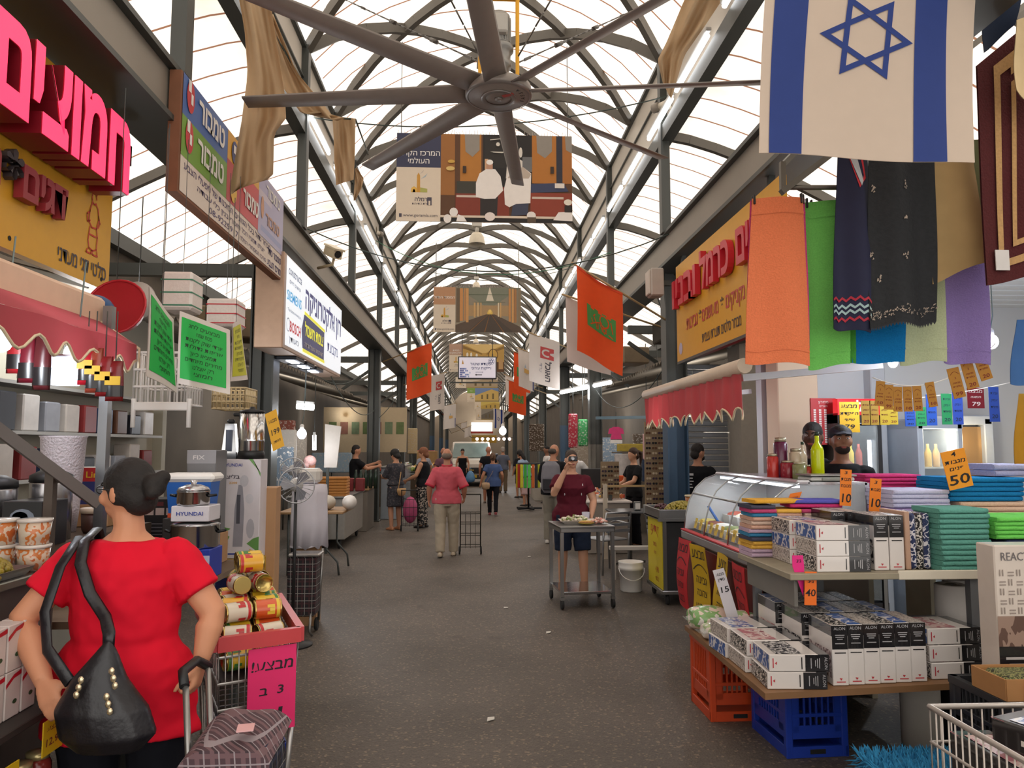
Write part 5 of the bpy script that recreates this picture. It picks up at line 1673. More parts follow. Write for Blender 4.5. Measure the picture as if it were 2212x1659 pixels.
# roller shutter far right and its reveal
mb = MB(mat('#8c9096', .4, .5, var=.08))
for i in range(34):
 z = .05 + i * .085
 mb.box((3.35, 10.9, z + .04), (.85, .03, .07), .008)
struct('door_1', mb)
mb = MB(mat('#a89f92', .8, var=.1))
mb.box((3.98, 10.6, 1.6), (.4, .5, 3.2)); mb.box((3.98, 10.34, .55), (.42, .03, 1.1))
mb.box((2.92, 10.9, 1.6), (.1, .1, 3.2))
struct('wall_reveal', mb)
LEDM = mat('#f4f8ff', .3, emit=14, var=0, name='led_glow')
def led(label, p, r=.03, power=14, col=(.86, .93, 1), up=.45):
 p = Vector(p)
 t = thing('lamp_bulb', label, 'lamp', p)
 part('bulb', MB(LEDM).ball(p, (r, r, r * 1.15), 12, 8), t)
 part('socket', MB(WHITE).lathe([(r * .45, r * .9), (r * .45, r * 1.8), (r * .2, r * 2.1)], p, 10), t)
 part('wire', MB(mat('#6a7a7a', .5)).tube([p + Vector((0, 0, r * 2)), p + Vector((.02, 0, r * 4)), p + Vector((.03, .01, up))], .004, 5), t)
 lamp('bulb_light', p - Vector((0, 0, r * 2.2)), power, r, col)
led('bare bulb under the lilac towel by the price cards', pY(2141, 738, 4.9), .045, 34, up=.86)
led('bare bulb under the blue towel in the deli', pY(1929, 783, 6.2), .04, 34, up=.84)
led('bare bulb at the red awning edge beside the blue column', pY(1492, 893, 7.6), .03, 12)
# ---- fridges on the back wall
def fridge(label, x0, x1, z1, Y, lit, sign=None):
 t = thing('display_fridge', label, 'fridge', ((x0 + x1) / 2, Y - .3, 0))
 fm = mat('#b9c2cf' if not sign else '#2a2a2e', .4, var=.05)
 mb = MB(fm)
 w = x1 - x0
 for x in (x0 + .03, x1 - .03):
  mb.box((x, Y - .3, z1 / 2), (.06, .6, z1), .01)
 mb.box(((x0 + x1) / 2, Y - .3, z1 - .05), (w, .6, .1)).box(((x0 + x1) / 2, Y - .3, .1), (w, .6, .2)).box(((x0 + x1) / 2, Y - .02, z1 / 2), (w, .03, z1))
 part('cabinet', mb, t)
 mb = MB(mat('#c9c9c4', .5))
 for k in range(4):
  mb.box(((x0 + x1) / 2, Y - .28, .5 + k * .33), (w - .12, .45, .015))
 sh_ = part('shelf', mb, t)
 bm = [mat(c, .3, var=.2, ns=8) for c in lit]
 mb = MB()
 for k in range(4):
  n = int((w - .14) / .085)
  for i in range(n):
   mb.use(bm[(i * 7 + k * 3) % len(bm)])
   mb.lathe([(.032, 0), (.034, .02), (.034, .14), (.014, .19), (.014, .23)], (x0 + .12 + i * .085, Y - .42, .508 + k * .33), 8)
 o = solo('fridge_goods', mb, 'bottles and jars standing in the ' + label, 'bottles', kind='stuff')
 part('door_glass', MB(mat('#dfe6e8', .05, glass=.85)).box(((x0 + x1) / 2, Y - .60, z1 / 2 + .05), (w - .1, .01, z1 - .35)), t)
 part('light_tube', MB(mat('#eef6ff', .3, emit=5, var=0)).box((x1 - .08, Y - .5, z1 * .62), (.025, .03, z1 * .5)), t)
 lamp('fridge_light', ((x0 + x1) / 2, Y - .52, z1 - .15), 5, .1, (.9, .95, 1) if sign else (1, .85, .6))
 if sign:
  fr = Fr((x0, Y - .605, z1 - .02), (1, 0, 0), (0, 0, 1))
  mb = MB(mat('#d8202a', .4, emit=.7)).slab(fr, [(0, 0), (w, 0), (w, .16), (0, .16)], .1)
  mb.use(WHITE).text(fr, w * .55, .08, .14, 'קולה', .003, bold=.03)
  part('lit_sign', mb, t, label='red lit header')
 return t
fridge('drinks fridge with red lit header behind the capped man', 3.56, 4.0, 2.03, 7.7, ['#c8641e', '#e0c23a', '#8fb03a', '#a03a24', '#d8d0c0'], 1)
fridge('cold room cabinet with warm lit shelves behind the price cards', 4.36, 4.82, 1.98, 7.7, ['#d8b86a', '#c9a45a', '#e0c890', '#caa878'])
t = thing('fridge_door_unit', 'steel-fronted cold room door glowing warm, right of the lit shelves', 'fridge', (5.15, 7.5, 0))
mb = MB(mat('#b9c2cf', .4)).box((4.87, 7.62, 1.0), (.08, .12, 2.0), .01).box((5.42, 7.62, 1.0), (.1, .12, 2.0), .01).box((5.14, 7.62, 1.98), (.64, .12, .1), .01)
part('frame', mb, t)
part('door_panel', MB(mat('#c9a070', .25, .7, var=.12, ns=3)).box((5.14, 7.64, .98), (.48, .04, 1.86)), t)
part('handle', MB(CHROME).tube([(4.95, 7.56, .8), (4.95, 7.56, 1.3)], .014, 8), t)
lamp('door_glow', (5.14, 7.35, 1.75), 6, .08, (1, .8, .5))
# price list on the pier
fr = Fr((3.40, 7.33, 1.72), (1, 0, 0), (0, 0, 1))
mb = MB(mat('#b8262c', .5)).slab(fr, [(0, 0), (.26, 0), (.26, .47), (0, .47)], .02)
mb.use(WHITE)
for c in range(3):
 for r_ in range(15):
  mb.rect(fr, .025 + c * .055, .02 + r_ * .023, .05 + c * .055, .036 + r_ * .023, .002)
mb.text(fr, .13, .43, .04, 'מחירון', .002).text(fr, .13, .39, .03, 'מוצרים', .002)
solo('price_board', mb, 'red price list board with white columns on the beige pier', 'sign')
# ---- generic card
def card(label, fr, w, h, col, lines, ink='#141018', cat='price card', thick=.004, group=None, border=None, name='price_card'):
 mb = MB(mat(col, .55, var=.04, trans=.15)).slab(fr, [(0, 0), (w, 0), (w, h), (0, h)], thick)
 mb.use(mat(ink, .7, var=0))
 for s_, y, sz, wd in lines:
  if s_ == '~':
   mb.stroke(fr, [(w * (.15 + .7 * i / 8), h * (y + sz * math.sin(PI * i / 8))) for i in range(9)], w * .03, .002)
  else:
   mb.text(fr, w / 2, h * y, h * sz, s_, .002, bold=.012, width=w * wd, slant=.08)
 return solo(name, mb, label, cat, group)
def FX(px, py, Y, roll=0.0, tilt=0.0):
 """frame facing the camera, lower left corner at a pixel and depth, rolled in its plane"""
 c, s_ = math.cos(roll), math.sin(roll)
 return Fr(pY(px, py, Y), (c, 0, s_), (-s_, math.sin(tilt), c * math.cos(tilt)))
# ---- strings of cards
gold = [(1890, 876, -.10, '10'), (1910, 884, -.06, '99'), (1931, 889, -.02, '10'), (1953, 889, .0, '10'), (1975, 888, .03, '20'), (2008, 880, .14, '10'), (2062, 862, .22, '99'), (2091, 842, .24, '20'), (2121, 824, .30, '20')]
for i, (px, py, ro, pr) in enumerate(gold):
 w = .056 if i < 6 else .078
 card('gold laminated price card marked %s, %s on the sagging string' % (pr, ['end one', 'second', 'third', 'middle one', 'fifth', 'sixth', 'first high one', 'second high one', 'highest one'][i]), FX(px, py, 4.45, ro), w, .155 if i < 6 else .19, '#b87e22',
   [('~', .78, .09, 0), ('2', .66, .09, .12), ('גבינה', .50, .08, .6), ('בולגרית', .38, .08, .7), (pr, .13, .17, .6)], '#7a1f16', group='cards on the string')
cable('white string holding the gold price cards', pY(1885, 815, 4.46), pY(2150, 742, 4.46), .14, .004, WHITE)
cards2 = [(1862, 918, '#b8921e', 'yellow card', .9), (1880, 918, '#b8921e', 'second yellow card', .9), (1902, 918, '#d0b420', 'third yellow card', .9), (1921, 917, '#d0b420', 'fourth yellow card', .7), (1956, 921, '#1f55b8', 'low blue card', .6), (1980, 920, '#1f9a5a', 'low green card', .7), (2003, 919, '#1f55b8', 'tall blue card', 1.15), (2036, 917, '#1f8a52', 'tall green card', 1.15), (2060, 917, '#2a4aa8', 'tallest blue card', 1.2), (2139, 911, '#1f3f90', 'lone navy card', 1.3)]
for px, py, c, nm, k in cards2:
 card('%s with handwriting strung across the deli back' % nm, FX(px, py, 5.6), .072 if c[1] == 'b' or c[1] == 'd' else .082, .21 * k, c, [('גבינת', .82, .1, .7), ('עמק', .62, .1, .6), ('מיוחד', .42, .1, .7), ('20', .15, .16, .6)], '#12203a' if c[1] != 'b' and c[1] != 'd' else '#7a2a16')
cable('wire carrying the blue and green cards', pY(1855, 868, 5.61), pY(2185, 826, 5.61), .03, .004, WHITE)
card('yellow handwritten sale sheet above the drinks fridge', FX(1815, 934, 6.4), .18, .27, '#e0b020', [('מבצע', .86, .18, .8), ('הפקדת', .62, .14, .9), ('שישי', .42, .12, .5), ('79', .18, .2, .5)])
card('dark red sale sheet marked 79 by the cold room', FX(2091, 882, 6.6), .16, .19, '#8a1c2c', [('מבצע', .82, .22, .8), ('חמאה', .55, .14, .6), ('79', .2, .28, .5)], '#f0e0e0')
# ---- glass deli counter
X0, X1, Y0, Y1 = 1.86, 2.62, 4.86, 6.55
t = thing('deli_counter', 'curved glass deli counter hung with red and yellow paper banners', 'counter', ((X0 + X1) / 2, (Y0 + Y1) / 2, 0))
mb = MB(mat('#6d6258', .5, var=.1))
mb.box(((X0 + X1) / 2 + .04, (Y0 + Y1) / 2, .48), (X1 - X0 - .1, Y1 - Y0, .80), .01)
mb.use(mat('#7c2a22', .5)).box((X0 + .02, (Y0 + Y1) / 2, .55), (.02, Y1 - Y0, .62))
part('base', mb, t)
mb = MB(mat('#9b9a9c', .35, .5)).box((X0 - .01, (Y0 + Y1) / 2, .935), (.05, Y1 - Y0, .075), .012)
mb.use(mat('#b8232c', .5)).box((X0 - .012, (Y0 + Y1) / 2, .978), (.05, Y1 - Y0, .01))
part('rail', mb, t)
GLS = mat('#b8c8cc', .04, glass=.84, var=0)
prof = [(X0 + .0, .98), (X0 + .015, 1.10), (X0 + .05, 1.23), (X0 + .11, 1.34), (X0 + .20, 1.42), (X0 + .30, 1.455)]
for k in range(3):
 ya, yb = Y0 + (Y1 - Y0) * k / 3 + .006, Y0 + (Y1 - Y0) * (k + 1) / 3 - .006
 mb = MB(GLS).loft([[(x, y, z) for x, z in prof] for y in (ya, yb)], False, True, False)
 part('curved_pane', mb, t)
mb = MB(STAIN)
for k in range(4):
 y = Y0 + (Y1 - Y0) * k / 3
 mb.tube([(x - .004, y, z) for x, z in prof], .006, 5)
mb.tube([(X0 + .082, Y0, 1.29), (X0 + .082, Y1, 1.29)], .010, 6)
part('glass_clips', mb, t)
mb = MB(mat('#b9bcc2', .25, .6)).box((X0 + .33, (Y0 + Y1) / 2, 1.46), (.10, Y1 - Y0, .035), .012).box((X0 + .56, (Y0 + Y1) / 2, 1.455), (.40, Y1 - Y0, .02))
mb.box((X1, (Y0 + Y1) / 2, 1.15), (.03, Y1 - Y0, .62))
part('top_shelf', mb, t)
for y, nm in ((Y0, 'end_panel'), (Y1, 'end_panel')):
 mb = MB(mat('#dfe8ea', .05, glass=.75) if y == Y0 else mat('#c9ccd0', .4)).slab(Fr((0, y, 0), (1, 0, 0), (0, 0, 1)), prof + [(X1, 1.455), (X1, .98)], .012)
 part(nm, mb, t)
part('light_bar', MB(mat('#eef4ff', .3, emit=2.5, var=0)).box((X0 + .32, (Y0 + Y1) / 2, 1.432), (.05, Y1 - Y0 - .2, .02)), t)
lamp('counter_light', (X0 + .36, (Y0 + Y1) / 2, 1.40), 4, (.06, 1.4), (.92, .96, 1), 'AREA')
# tubs and cheeses inside
tubc = ['#e8e2d4', '#c9b890', '#8a4a34', '#e4dcc8', '#7c8a4a', '#d8c46a', '#b8503a', '#e8e4de']
for i in range(8):
 for j in range(2):
  y = Y0 + .14 + i * .205
  x = X0 + .17 + j * .26
  c = Vector((x, y, 1.0 + j * .06))
  mb = MB(mat('#dcdcdc', .3)).loft([[c + Vector((sx * w, sy * w * .8, z)) for sx, sy in ((-1, -1), (1, -1), (1, 1), (-1, 1))] for w, z in ((.085, -.1 - j * .06 + .08), (.10, .05))], True, False)
  mb.use(mat(tubc[(i * 3 + j) % 8], .6, var=.3, ns=30, bump=.5)).ball(c + Vector((0, 0, .045)), (.09, .072, .035), 10, 6)
  solo('salad_tub', mb, 'salad tub in the glass counter, %s row, %s from the towel end' % ('front' if j == 0 else 'rear', ['first', 'second', 'third', 'fourth', 'fifth', 'sixth', 'seventh', 'eighth'][i]), 'tub', 'tubs in the deli counter')
for i in range(11):
 y = Y1 - .12 - i * .135
 mb = MB(YELLOWCARD).slab(Fr((X0 + .045, y, 1.0), (0, -1, 0), (.25, 0, 1)), [(0, 0), (.062, 0), (.062, .085), (0, .085)], .003)
 mb.use(INK).text(Fr((X0 + .045, y, 1.0), (0, -1, 0), (.25, 0, 1)), .031, .045, .035, str(19 + i * 3), .002)
 solo('price_tag', mb, 'small yellow price tag behind the counter glass, %s from the olive cart end' % ['first', 'second', 'third', 'fourth', 'fifth', 'sixth', 'seventh', 'eighth', 'ninth', 'tenth', 'eleventh'][i], 'price tag', 'tags in the deli counter')
part('blue_scoop', MB(mat('#2a6ac0', .4)).tube([(X0 + .2, 6.2, 1.05), (X0 + .12, 6.25, 1.2)], .012, 6), t)
for k, (y, c, nm) in enumerate(((6.44, '#c3242c', 'red paper banner nearest the olive cart'), (6.02, '#d2ac16', 'yellow paper banner beside the red one at the olive end'), (5.52, '#d2ac16', 'yellow paper banner behind the white 15 card'), (5.08, '#c3242c', 'red paper banner nearest the towels'))):
 fr = CFr((X0 - .085, y, .36), (0, -1, 0), (0, 0, 1), ripple(.02, 9, k * 1.7, .02, 7))
 mb = MB(mat(c, .6, var=.04, trans=.2))
 sheet(mb, fr, .30, .56, .003, 8, 12)
 mb.use(mat('#20141a', .7))
 mb.text(fr, .15, .49, .11, 'מבצע', .003, width=.22, slant=.1)
 mb.stroke(fr, [(.03 + .24 * i / 8, .36 + .05 * math.sin(PI * i / 8)) for i in range(9)], .008, .004)
 mb.text(fr, .15, .29, .09, 'גבינה', .003, width=.17, slant=.1).text(fr, .15, .19, .08, 'צהובה', .003, width=.16, slant=.1).text(fr, .15, .08, .09, 'במבצע', .003, width=.18, slant=.1)
 solo('paper_banner', mb, nm, 'banner')
card('orange paper card lying on the counter end glass', Fr((2.03, 4.83, 1.28), (.5, -.25, .12), (.3, .1, .55)), .13, .2, '#f0801a', [('מבצע', .7, .15, .7), ('10', .35, .2, .4)])
# things on the counter top
def bottle(label, p, h, r, c, cap='#1f3a24', glassy=.35):
 p = Vector(p)
 t = thing('bottle', label, 'bottle', p)
 part('glass', MB(mat(c, .12, var=.05, glass=glassy)).lathe([(r * .9, 0), (r, .01), (r, h * .6), (r * .85, h * .68), (r * .35, h * .78), (r * .32, h * .93)], p, 16), t)
 part('cap', MB(mat(cap, .4)).lathe([(r * .36, h * .92), (r * .38, h), (r * .3, h)], p, 12), t)
 return t
b = bottle('yellow-green oil bottle standing on the counter top', (2.47, 5.25, 1.467), .34, .045, '#c8d400', '#1a2a1a', .15)
bottle('clear bottle with red label behind the oil bottle', (2.42, 5.38, 1.467), .27, .032, '#d8c8b0')
jars = [('#8a1c2c', .055, .13, 'dark red jar', 2.30, 5.36), ('#5a1c3c', .05, .30, 'tall purple bottle', 2.28, 5.44), ('#b8a890', .045, .22, 'pale jar with a steel lid', 2.36, 5.36), ('#a03020', .05, .10, 'low red tin', 2.40, 5.30), ('#7a7a50', .05, .12, 'green pickle jar', 2.34, 5.26), ('#b83028', .045, .18, 'red carton tube', 2.22, 5.44), ('#c8b060', .035, .09, 'small honey jar', 2.41, 5.47)]
for c, r, h, nm, x, y in jars:
 t = thing('jar', nm + ' among the jars on the deli counter', 'jar', (x, y, 1.467))
 part('jar_body', MB(mat(c, .25, var=.15, ns=12)).lathe([(r * .9, 0), (r, .01), (r, h * .85), (r * .8, h * .9)], (x, y, 1.467), 14), t)
 part('lid', MB(mat('#b0a890', .3, .6)).lathe([(r * .82, h * .9), (r * .84, h), (r * .3, h + .003)], (x, y, 1.467), 14), t)
t = thing('scale', 'white electronic counter scale beside the counter end', 'scale', (2.44, 4.98, 1.467))
part('base', MB(mat('#c9cac4', .4)).box((2.40, 4.99, 1.483), (.30, .22, .03), .01), t)
part('pan', MB(STAIN).box((2.40, 4.99, 1.508), (.32, .24, .012), .004), t)
part('display', MB(mat('#8b9088', .4)).box((2.40, 4.872, 1.483), (.16, .015, .022), .004), t)
for i in range(4):
 mb = MB(mat(['#a8242c', '#b02a30', '#8a1c24', '#c0382c'][i], .5, var=.12, ns=20)).box((3.48 + (i % 2) * .2, 6.1, 1.13 + (i // 2) * .1), (.18, .14, .095), .004)
 solo('carton', mb, 'red carton behind the capped man, %s' % ['lower near', 'lower far', 'upper near', 'upper far'][i], 'box', 'red cartons behind the counter')
t = thing('side_table', 'steel rack table behind the men at the deli', 'table', (3.6, 6.1, 0))
part('table_top', MB(STAIN).box((3.6, 6.1, 1.06), (.62, .36, .04), .005), t)
for x in (3.32, 3.88):
 for y in (5.95, 6.25):
  part('leg', MB(STAIN).bar((x, y, 0), (x, y, 1.05), .03), t)
# ================================================================ TOWEL STALL, NEAR RIGHT
t = thing('display_table', 'tall towel display table with grey steel legs', 'table', (2.6, 4.4, 0))
part('table_top', MB(mat('#8f8672', .6, var=.15)).box((2.57, 4.38, 1.0), (1.74, .80, .035), .004), t)
part('cloth_edge', MB(mat('#cfc6b4', .8)).box((2.75, 3.985, 1.005), (.9, .012, .05), .004), t)
for x, y, z in ((2.74, 4.03, 0), (3.38, 4.02, 0), (1.80, 4.72, .49), (2.2, 4.72, .49), (3.38, 4.74, 0)):
 part('leg', MB(mat('#6d6f72', .45, .3)).bar((x, y, z), (x, y, .98), .045), t)
part('side_apron', MB(mat('#6d6a64', .6)).box((1.76, 4.4, .90), (.02, .7, .14)), t)
t = thing('display_shelf', 'raised shelf board for towel stacks at the back of the stall', 'shelf', (2.95, 4.72, 1.02))
part('board', MB(mat('#8f8672', .6)).box((2.95, 4.60, 1.255), (1.1, .5, .02)), t)
for x in (2.44, 3.46):
 part('support', MB(mat('#6d6a64', .6)).box((x, 4.60, 1.132), (.03, .46, .226)), t)
t = thing('low_shelf', 'dark shelf under the table holding white rolls', 'shelf', (2.9, 4.3, 0))
part('board', MB(mat('#2c2a2a', .6)).box((3.04, 4.38, .63), (.70, .5, .03)), t)
for x in (2.71, 3.36):
 part('support', MB(mat('#242224', .6)).box((x, 4.38, .31), (.03, .46, .61)), t)
def towel_stack(name, c, n, w, d, th, m, what, rz=0.0, where='', group=None, cat='towel'):
 """n folded towels, one object each, piled from the top surface point c (middle of the base)"""
 c = Vector(c)
 first = None
 for i in range(n):
  j = n - 1 - i
  lb = '%s, %s of %s' % (what, ORD[j] if j < 11 else 'lower', where or 'its stack') if n > 1 else what
  dx, dy = RND.uniform(-.008, .008), RND.uniform(-.008, .008)
  loc = c + Vector((dx, dy, i * th))
  r_ = rz + RND.uniform(-.03, .03)
  if first is None or i % 3 == 0 and False:
   mb = MB(m)
   def ring(x, k):
    out = []
    for q in range(12):
     a = -PI / 2 + PI * q / 11
     out.append(Vector((x, -d / 2 + th * .42 - math.cos(a) * th * .42 * k, th / 2 + math.sin(a) * th * .465)))
    out += [Vector((x, d / 2, th * .95)), Vector((x, d / 2, th * .05))]
    return out
   rg = []
   for q in range(9):
    x = -w / 2 + w * q / 8
    rr = ring(x, 1.0)
    for v in rr:
     v.z += .025 * th * math.sin(q * 2.2 + v.y * 20)
    rg.append(rr)
   mb.loft(rg, True, True)
   for q in (1,):
    mb.loft([[v + Vector((0, -.0015, 0)) for v in ring(x, .35)] for x in (-w / 2 - .002, w / 2 + .002)], True, False)
   first = solo(name, mb, lb, cat, group, loc=tuple(loc), rz=r_)
  else:
   o = first.copy()
   COL.objects.link(o)
   o.location = loc
   o.rotation_euler = (0, 0, r_)
   o['label'] = lb
 return first
def terry(c):
 return mat(c, .95, var=.18, ns=120, bump=.5, spec=.1)
TZ = 1.0185
towel_stack('folded_towel', (2.70, 4.13, TZ), 12, .28, .26, .0285, terry('#5f9a8c'), 'aqua green folded towel', 0, 'the tall aqua stack', 'aqua towels')
towel_stack('folded_towel', (3.12, 4.16, TZ), 5, .36, .3, .034, terry('#2a3350'), 'navy folded towel', 0, 'the stack under the lime towels', 'navy towels')
towel_stack('folded_towel', (3.08, 4.16, TZ + .172), 5, .40, .32, .024, terry('#70cc5c'), 'lime green folded towel', 0, 'the lime stack', 'lime towels')
towel_stack('folded_towel', (3.26, 4.70, 1.266), 3, .46, .36, .03, terry('#d8b8a0'), 'peach folded towel', 0, 'the stack below the blue towels', 'peach towels')
towel_stack('folded_towel', (3.22, 4.72, 1.358), 5, .48, .36, .0298, terry('#1f78b0'), 'deep blue folded towel', 0, 'the blue stack', 'blue towels')
towel_stack('folded_towel', (2.80, 4.66, 1.266), 2, .40, .34, .026, terry('#a08cc0'), 'lilac folded towel', 0, 'the lilac pair', 'lilac towels')
towel_stack('folded_towel', (2.78, 4.68, 1.32), 4, .36, .32, .028, terry('#c4c6e4'), 'white folded towel', 0, 'the white stack', 'white towels')
towel_stack('folded_towel', (2.92, 5.20, 1.41), 4, .40, .3, .024, terry('#c23a72'), 'hot pink folded towel', 0, 'the pink stack', 'pink towels')
mb = MB(mat('#8f8672', .6)).box((2.94, 5.2, 1.395), (.5, .34, .02)).box((3.16, 5.2, .69), (.04, .3, 1.385)).box((2.72, 5.2, .69), (.04, .3, 1.385))
solo('back_stand', mb, 'stand carrying the hot pink towels beside the counter', 'stand')
towel_stack('folded_towel', (2.92, 4.40, 1.02), 8, .30, .2, .0255, terry('#c9a0a8'), 'pale pink folded towel', 0, 'the stack between aqua and lime', 'pale pink towels')
towel_stack('folded_towel', (3.45, 4.75, 1.51), 2, .26, .3, .04, terry('#a9aac8'), 'grey lilac folded towel', 0, 'the pair at the frame edge', 'grey towels')
# washcloth piles: every folded cloth its own colour
wc = ['#b8a0b4', '#3f82a8', '#c9a08c', '#d8a84a', '#7a7aa8', '#b84a72', '#c0b4a8', '#4a4a5a', '#5f9ab0', '#c9b0a0']
wp = [towel_stack('washcloth', (1.80, 4.68, TZ), 1, .155, .22, .024, terry(wc[0]), 'lilac washcloth, lowest of the first pile at the counter end', 0, '', 'washcloth piles', 'washcloth')]
for pi_, (x, y, n, nm) in enumerate(((1.80, 4.68, 13, 'first pile at the counter end'), (1.965, 4.68, 12, 'second pile from the counter end'), (2.13, 4.68, 12, 'third pile from the counter end'))):
 for i in range(n):
  if pi_ == 0 and i == 0:
   continue
  o = wp[0].copy()
  COL.objects.link(o)
  o.location = (x + RND.uniform(-.012, .012), y + RND.uniform(-.012, .012), TZ + i * .0245)
  o.rotation_euler = (0, 0, RND.uniform(-.07, .07))
  cn = RND.choice(range(10)) if i < n - 1 else (7, 3, 5)[pi_]
  swatch(o, terry(wc[cn]))
  j = n - 1 - i
  o['label'] = '%s washcloth, %s of the %s' % (['lilac', 'blue', 'sand', 'mustard', 'violet', 'magenta', 'beige', 'charcoal', 'sky blue', 'pale peach'][cn], ORD[j] if j < 11 else 'near the bottom' if j < n - 1 else 'lowest', nm)
for k, (x, y, z, c, nm, rz) in enumerate(((1.90, 4.69, 1.345, '#d9a23c', 'mustard hand towel lying across the washcloth piles', .1), (2.15, 4.68, 1.318, '#c23a72', 'magenta hand towel on the third washcloth pile', -.1), (2.16, 4.69, 1.344, '#5a5ab0', 'violet hand towel on the third washcloth pile', -.05))):
 towel_stack('hand_towel', (x, y, z), 1, .32, .2, .024, terry(c), nm, rz, '', None, 'towel')
# ---- boxed bedding
COVERS = [blotch_mat('cover_a', [(0, '#8f7f7c'), (.42, '#b7a6a2'), (.5, '#6e5a58'), (.56, '#c9bcb8')], 22, 3, .25), blotch_mat('cover_b', [(0, '#26262c'), (.45, '#8d8a88'), (.52, '#c4c0bd'), (.6, '#3a3a42')], 34, 2, .25),
   blotch_mat('cover_c', [(0, '#a86a72'), (.45, '#c9a8a4'), (.55, '#d4c4be'), (.62, '#8a4a58')], 18, 3, .25), blotch_mat('cover_d', [(0, '#5a6a9a'), (.48, '#b8bcc8'), (.56, '#cfcbc6'), (.66, '#3a4670')], 26, 2, .25)]
PATT = [blotch_mat('damask_a', [(0, '#1c1c20'), (.5, '#c9c2ba'), (.62, '#1c1c20')], 55, 1, .35, (1, 1, 1)), blotch_mat('damask_b', [(0, '#c2b8b0'), (.5, '#6f665f'), (.6, '#cfc8c0')], 60, 1, .35), blotch_mat('damask_c', [(0, '#3a5a98'), (.5, '#d0ccd0'), (.58, '#3a5a98')], 22, 1, .35)]
BW = mat('#d4cdc8', .22, var=.03, coat=.6)
BK = mat('#1b1a1d', .22, var=.05, coat=.6)
BT, BL, BD = .083, .30, .265
def make_bedbox():
 t = thing('bedding_box', 'boxed bedding set', 'box', (0, 0, 0), 0, 'boxed bedding sets')
 mb = MB(BW).box((0, BD / 2, BT / 2), (BL, BD, BT), .003)
 part('carton', mb, t, True)
 f = Fr((-BL / 2, 0, 0), (1, 0, 0), (0, 0, 1))
 mb = MB(BK)
 mb.slab(Fr((-BL / 2, -.001, 0), (1, 0, 0), (0, 0, 1)), R4(BL - .12, .001, BL - .001, BT - .001), .002)
 mb.slab(Fr((-BL / 2, 0, BT + .001), (1, 0, 0), (0, 1, 0)), R4(BL - .055, .001, BL - .001, BD - .001), .002)
 part('end_sleeve', mb, t, True, 'black printed end')
 mb = MB(COVERS[0])
 mb.rect(Fr((-BL / 2, 0, BT + .0005), (1, 0, 0), (0, 1, 0)), .035, .01, BL - .13, BD - .01, .001)
 part('picture_panel', mb, t, True)
 mb = MB(PATT[0]).rect(Fr((-BL / 2, BD, 0), (0, -1, 0), (0, 0, 1)), .01, .005, BD - .01, BT - .005, .001)
 part('fabric_window', mb, t, True)
 part('fabric_window', MB(PATT[0]).rect(Fr((BL / 2, 0, 0), (0, 1, 0), (0, 0, 1)), .008, .005, BD - .01, BT - .005, .001), t, True)
 mb = MB(mat('#a8a6a8', .4))
 mb.text(f, BL - .017, BT / 2, .022, 'ALON', .002, width=.060, rot=-PI / 2)
 for q, (x, w) in enumerate(((.048, .05), (.058, .045), (.068, .03), (.090, .05))):
  mb.rect(f, BL - x - .003, BT / 2 - w / 2, BL - x + .001, BT / 2 + w / 2, .002)
 mb.use(BK).rect(f, .160, .012, .165, BT - .012, .002)
 mb.use(mat('#b02a34', .4)).rect(f, .016, .018, .021, BT - .018, .002).pg(f, [(.026, BT / 2), (.038, BT / 2 + .008), (.036, BT / 2 - .008)], .002)
 part('lettering', mb, t, True)
 return t
box0 = make_bedbox()
nb = [0]
def bedbox(label, p, rot=(0, 0, 0), cov=0, pat=0):
 global box0
 if nb[0] == 0:
  r = box0
  r.location = p; r.rotation_euler = rot
  r['label'] = label
 else:
  r = dup(box0, p, None, label, rot=rot)
 nb[0] += 1
 for ch in r.children:
  if ch.name.startswith('picture'):
   swatch(ch, COVERS[cov])
  elif ch.name.startswith('fabric'):
   swatch(ch, PATT[pat])
 return r
# low board on crates
BZ = .487
t = thing('display_board', 'low plywood board resting on orange and blue crates', 'board', (2.05, 4.42, .45))
part('board', MB(mat('#7d5a3a', .6, var=.25, ns=6)).slab(Fr((0, 0, BZ - .002), (1, 0, 0), (0, 1, 0)), [(1.44, 3.71), (2.62, 3.83), (2.62, 4.83), (1.80, 4.83), (1.80, 5.12), (1.44, 5.12)], .032), t)
UPR = (0, -PI / 2, 0)     # long side up: black end on top, front still toward the camera
nth = ['first', 'second', 'third', 'fourth', 'fifth', 'sixth']
for r_ in range(3):
 for i in range(6):
  # rotate so that +x (black end) points up
  bedbox('upright bedding box, %s from the lane in the %s row of the low board' % (nth[i], ['front', 'middle', 'rear'][r_]), (1.83 + i * .088 + BT - r_ * .03, 3.80 + r_ * .285 + .009 * i, BZ + BL / 2), UPR, (i + r_) % 4, (i * 2 + r_) % 3)
for s_ in range(3):
 for k in range(2):
  bedbox('flat bedding box, %s in the %s lane-side pair' % (['lower', 'upper'][k], ['front', 'middle', 'rear'][s_]), (1.625 - s_ * .012 + .012 * k, 3.755 + s_ * .285, BZ + k * (BT + .003)), (0, 0, .06 * (s_ - 1)), (s_ + k) % 4, (s_ + 2 * k) % 3)
for k in range(3):
 bedbox('flat bedding box, %s of three at the end of the low board' % ['lowest', 'middle', 'topmost'][k], (2.545, 3.88 + .01 * k, BZ + k * (BT + .003)), (0, 0, .05), k, k)
for s_ in range(2):
 for k in range(3):
  bedbox('flat bedding box, %s of the %s pile on the tall table' % (['lowest', 'middle', 'topmost'][k], ['front', 'rear'][s_]), (2.02 - s_ * .03, 4.02 + s_ * .275, TZ + k * (BT + .002)), (0, 0, 0), (s_ + k) % 4, (k + s_) % 3)
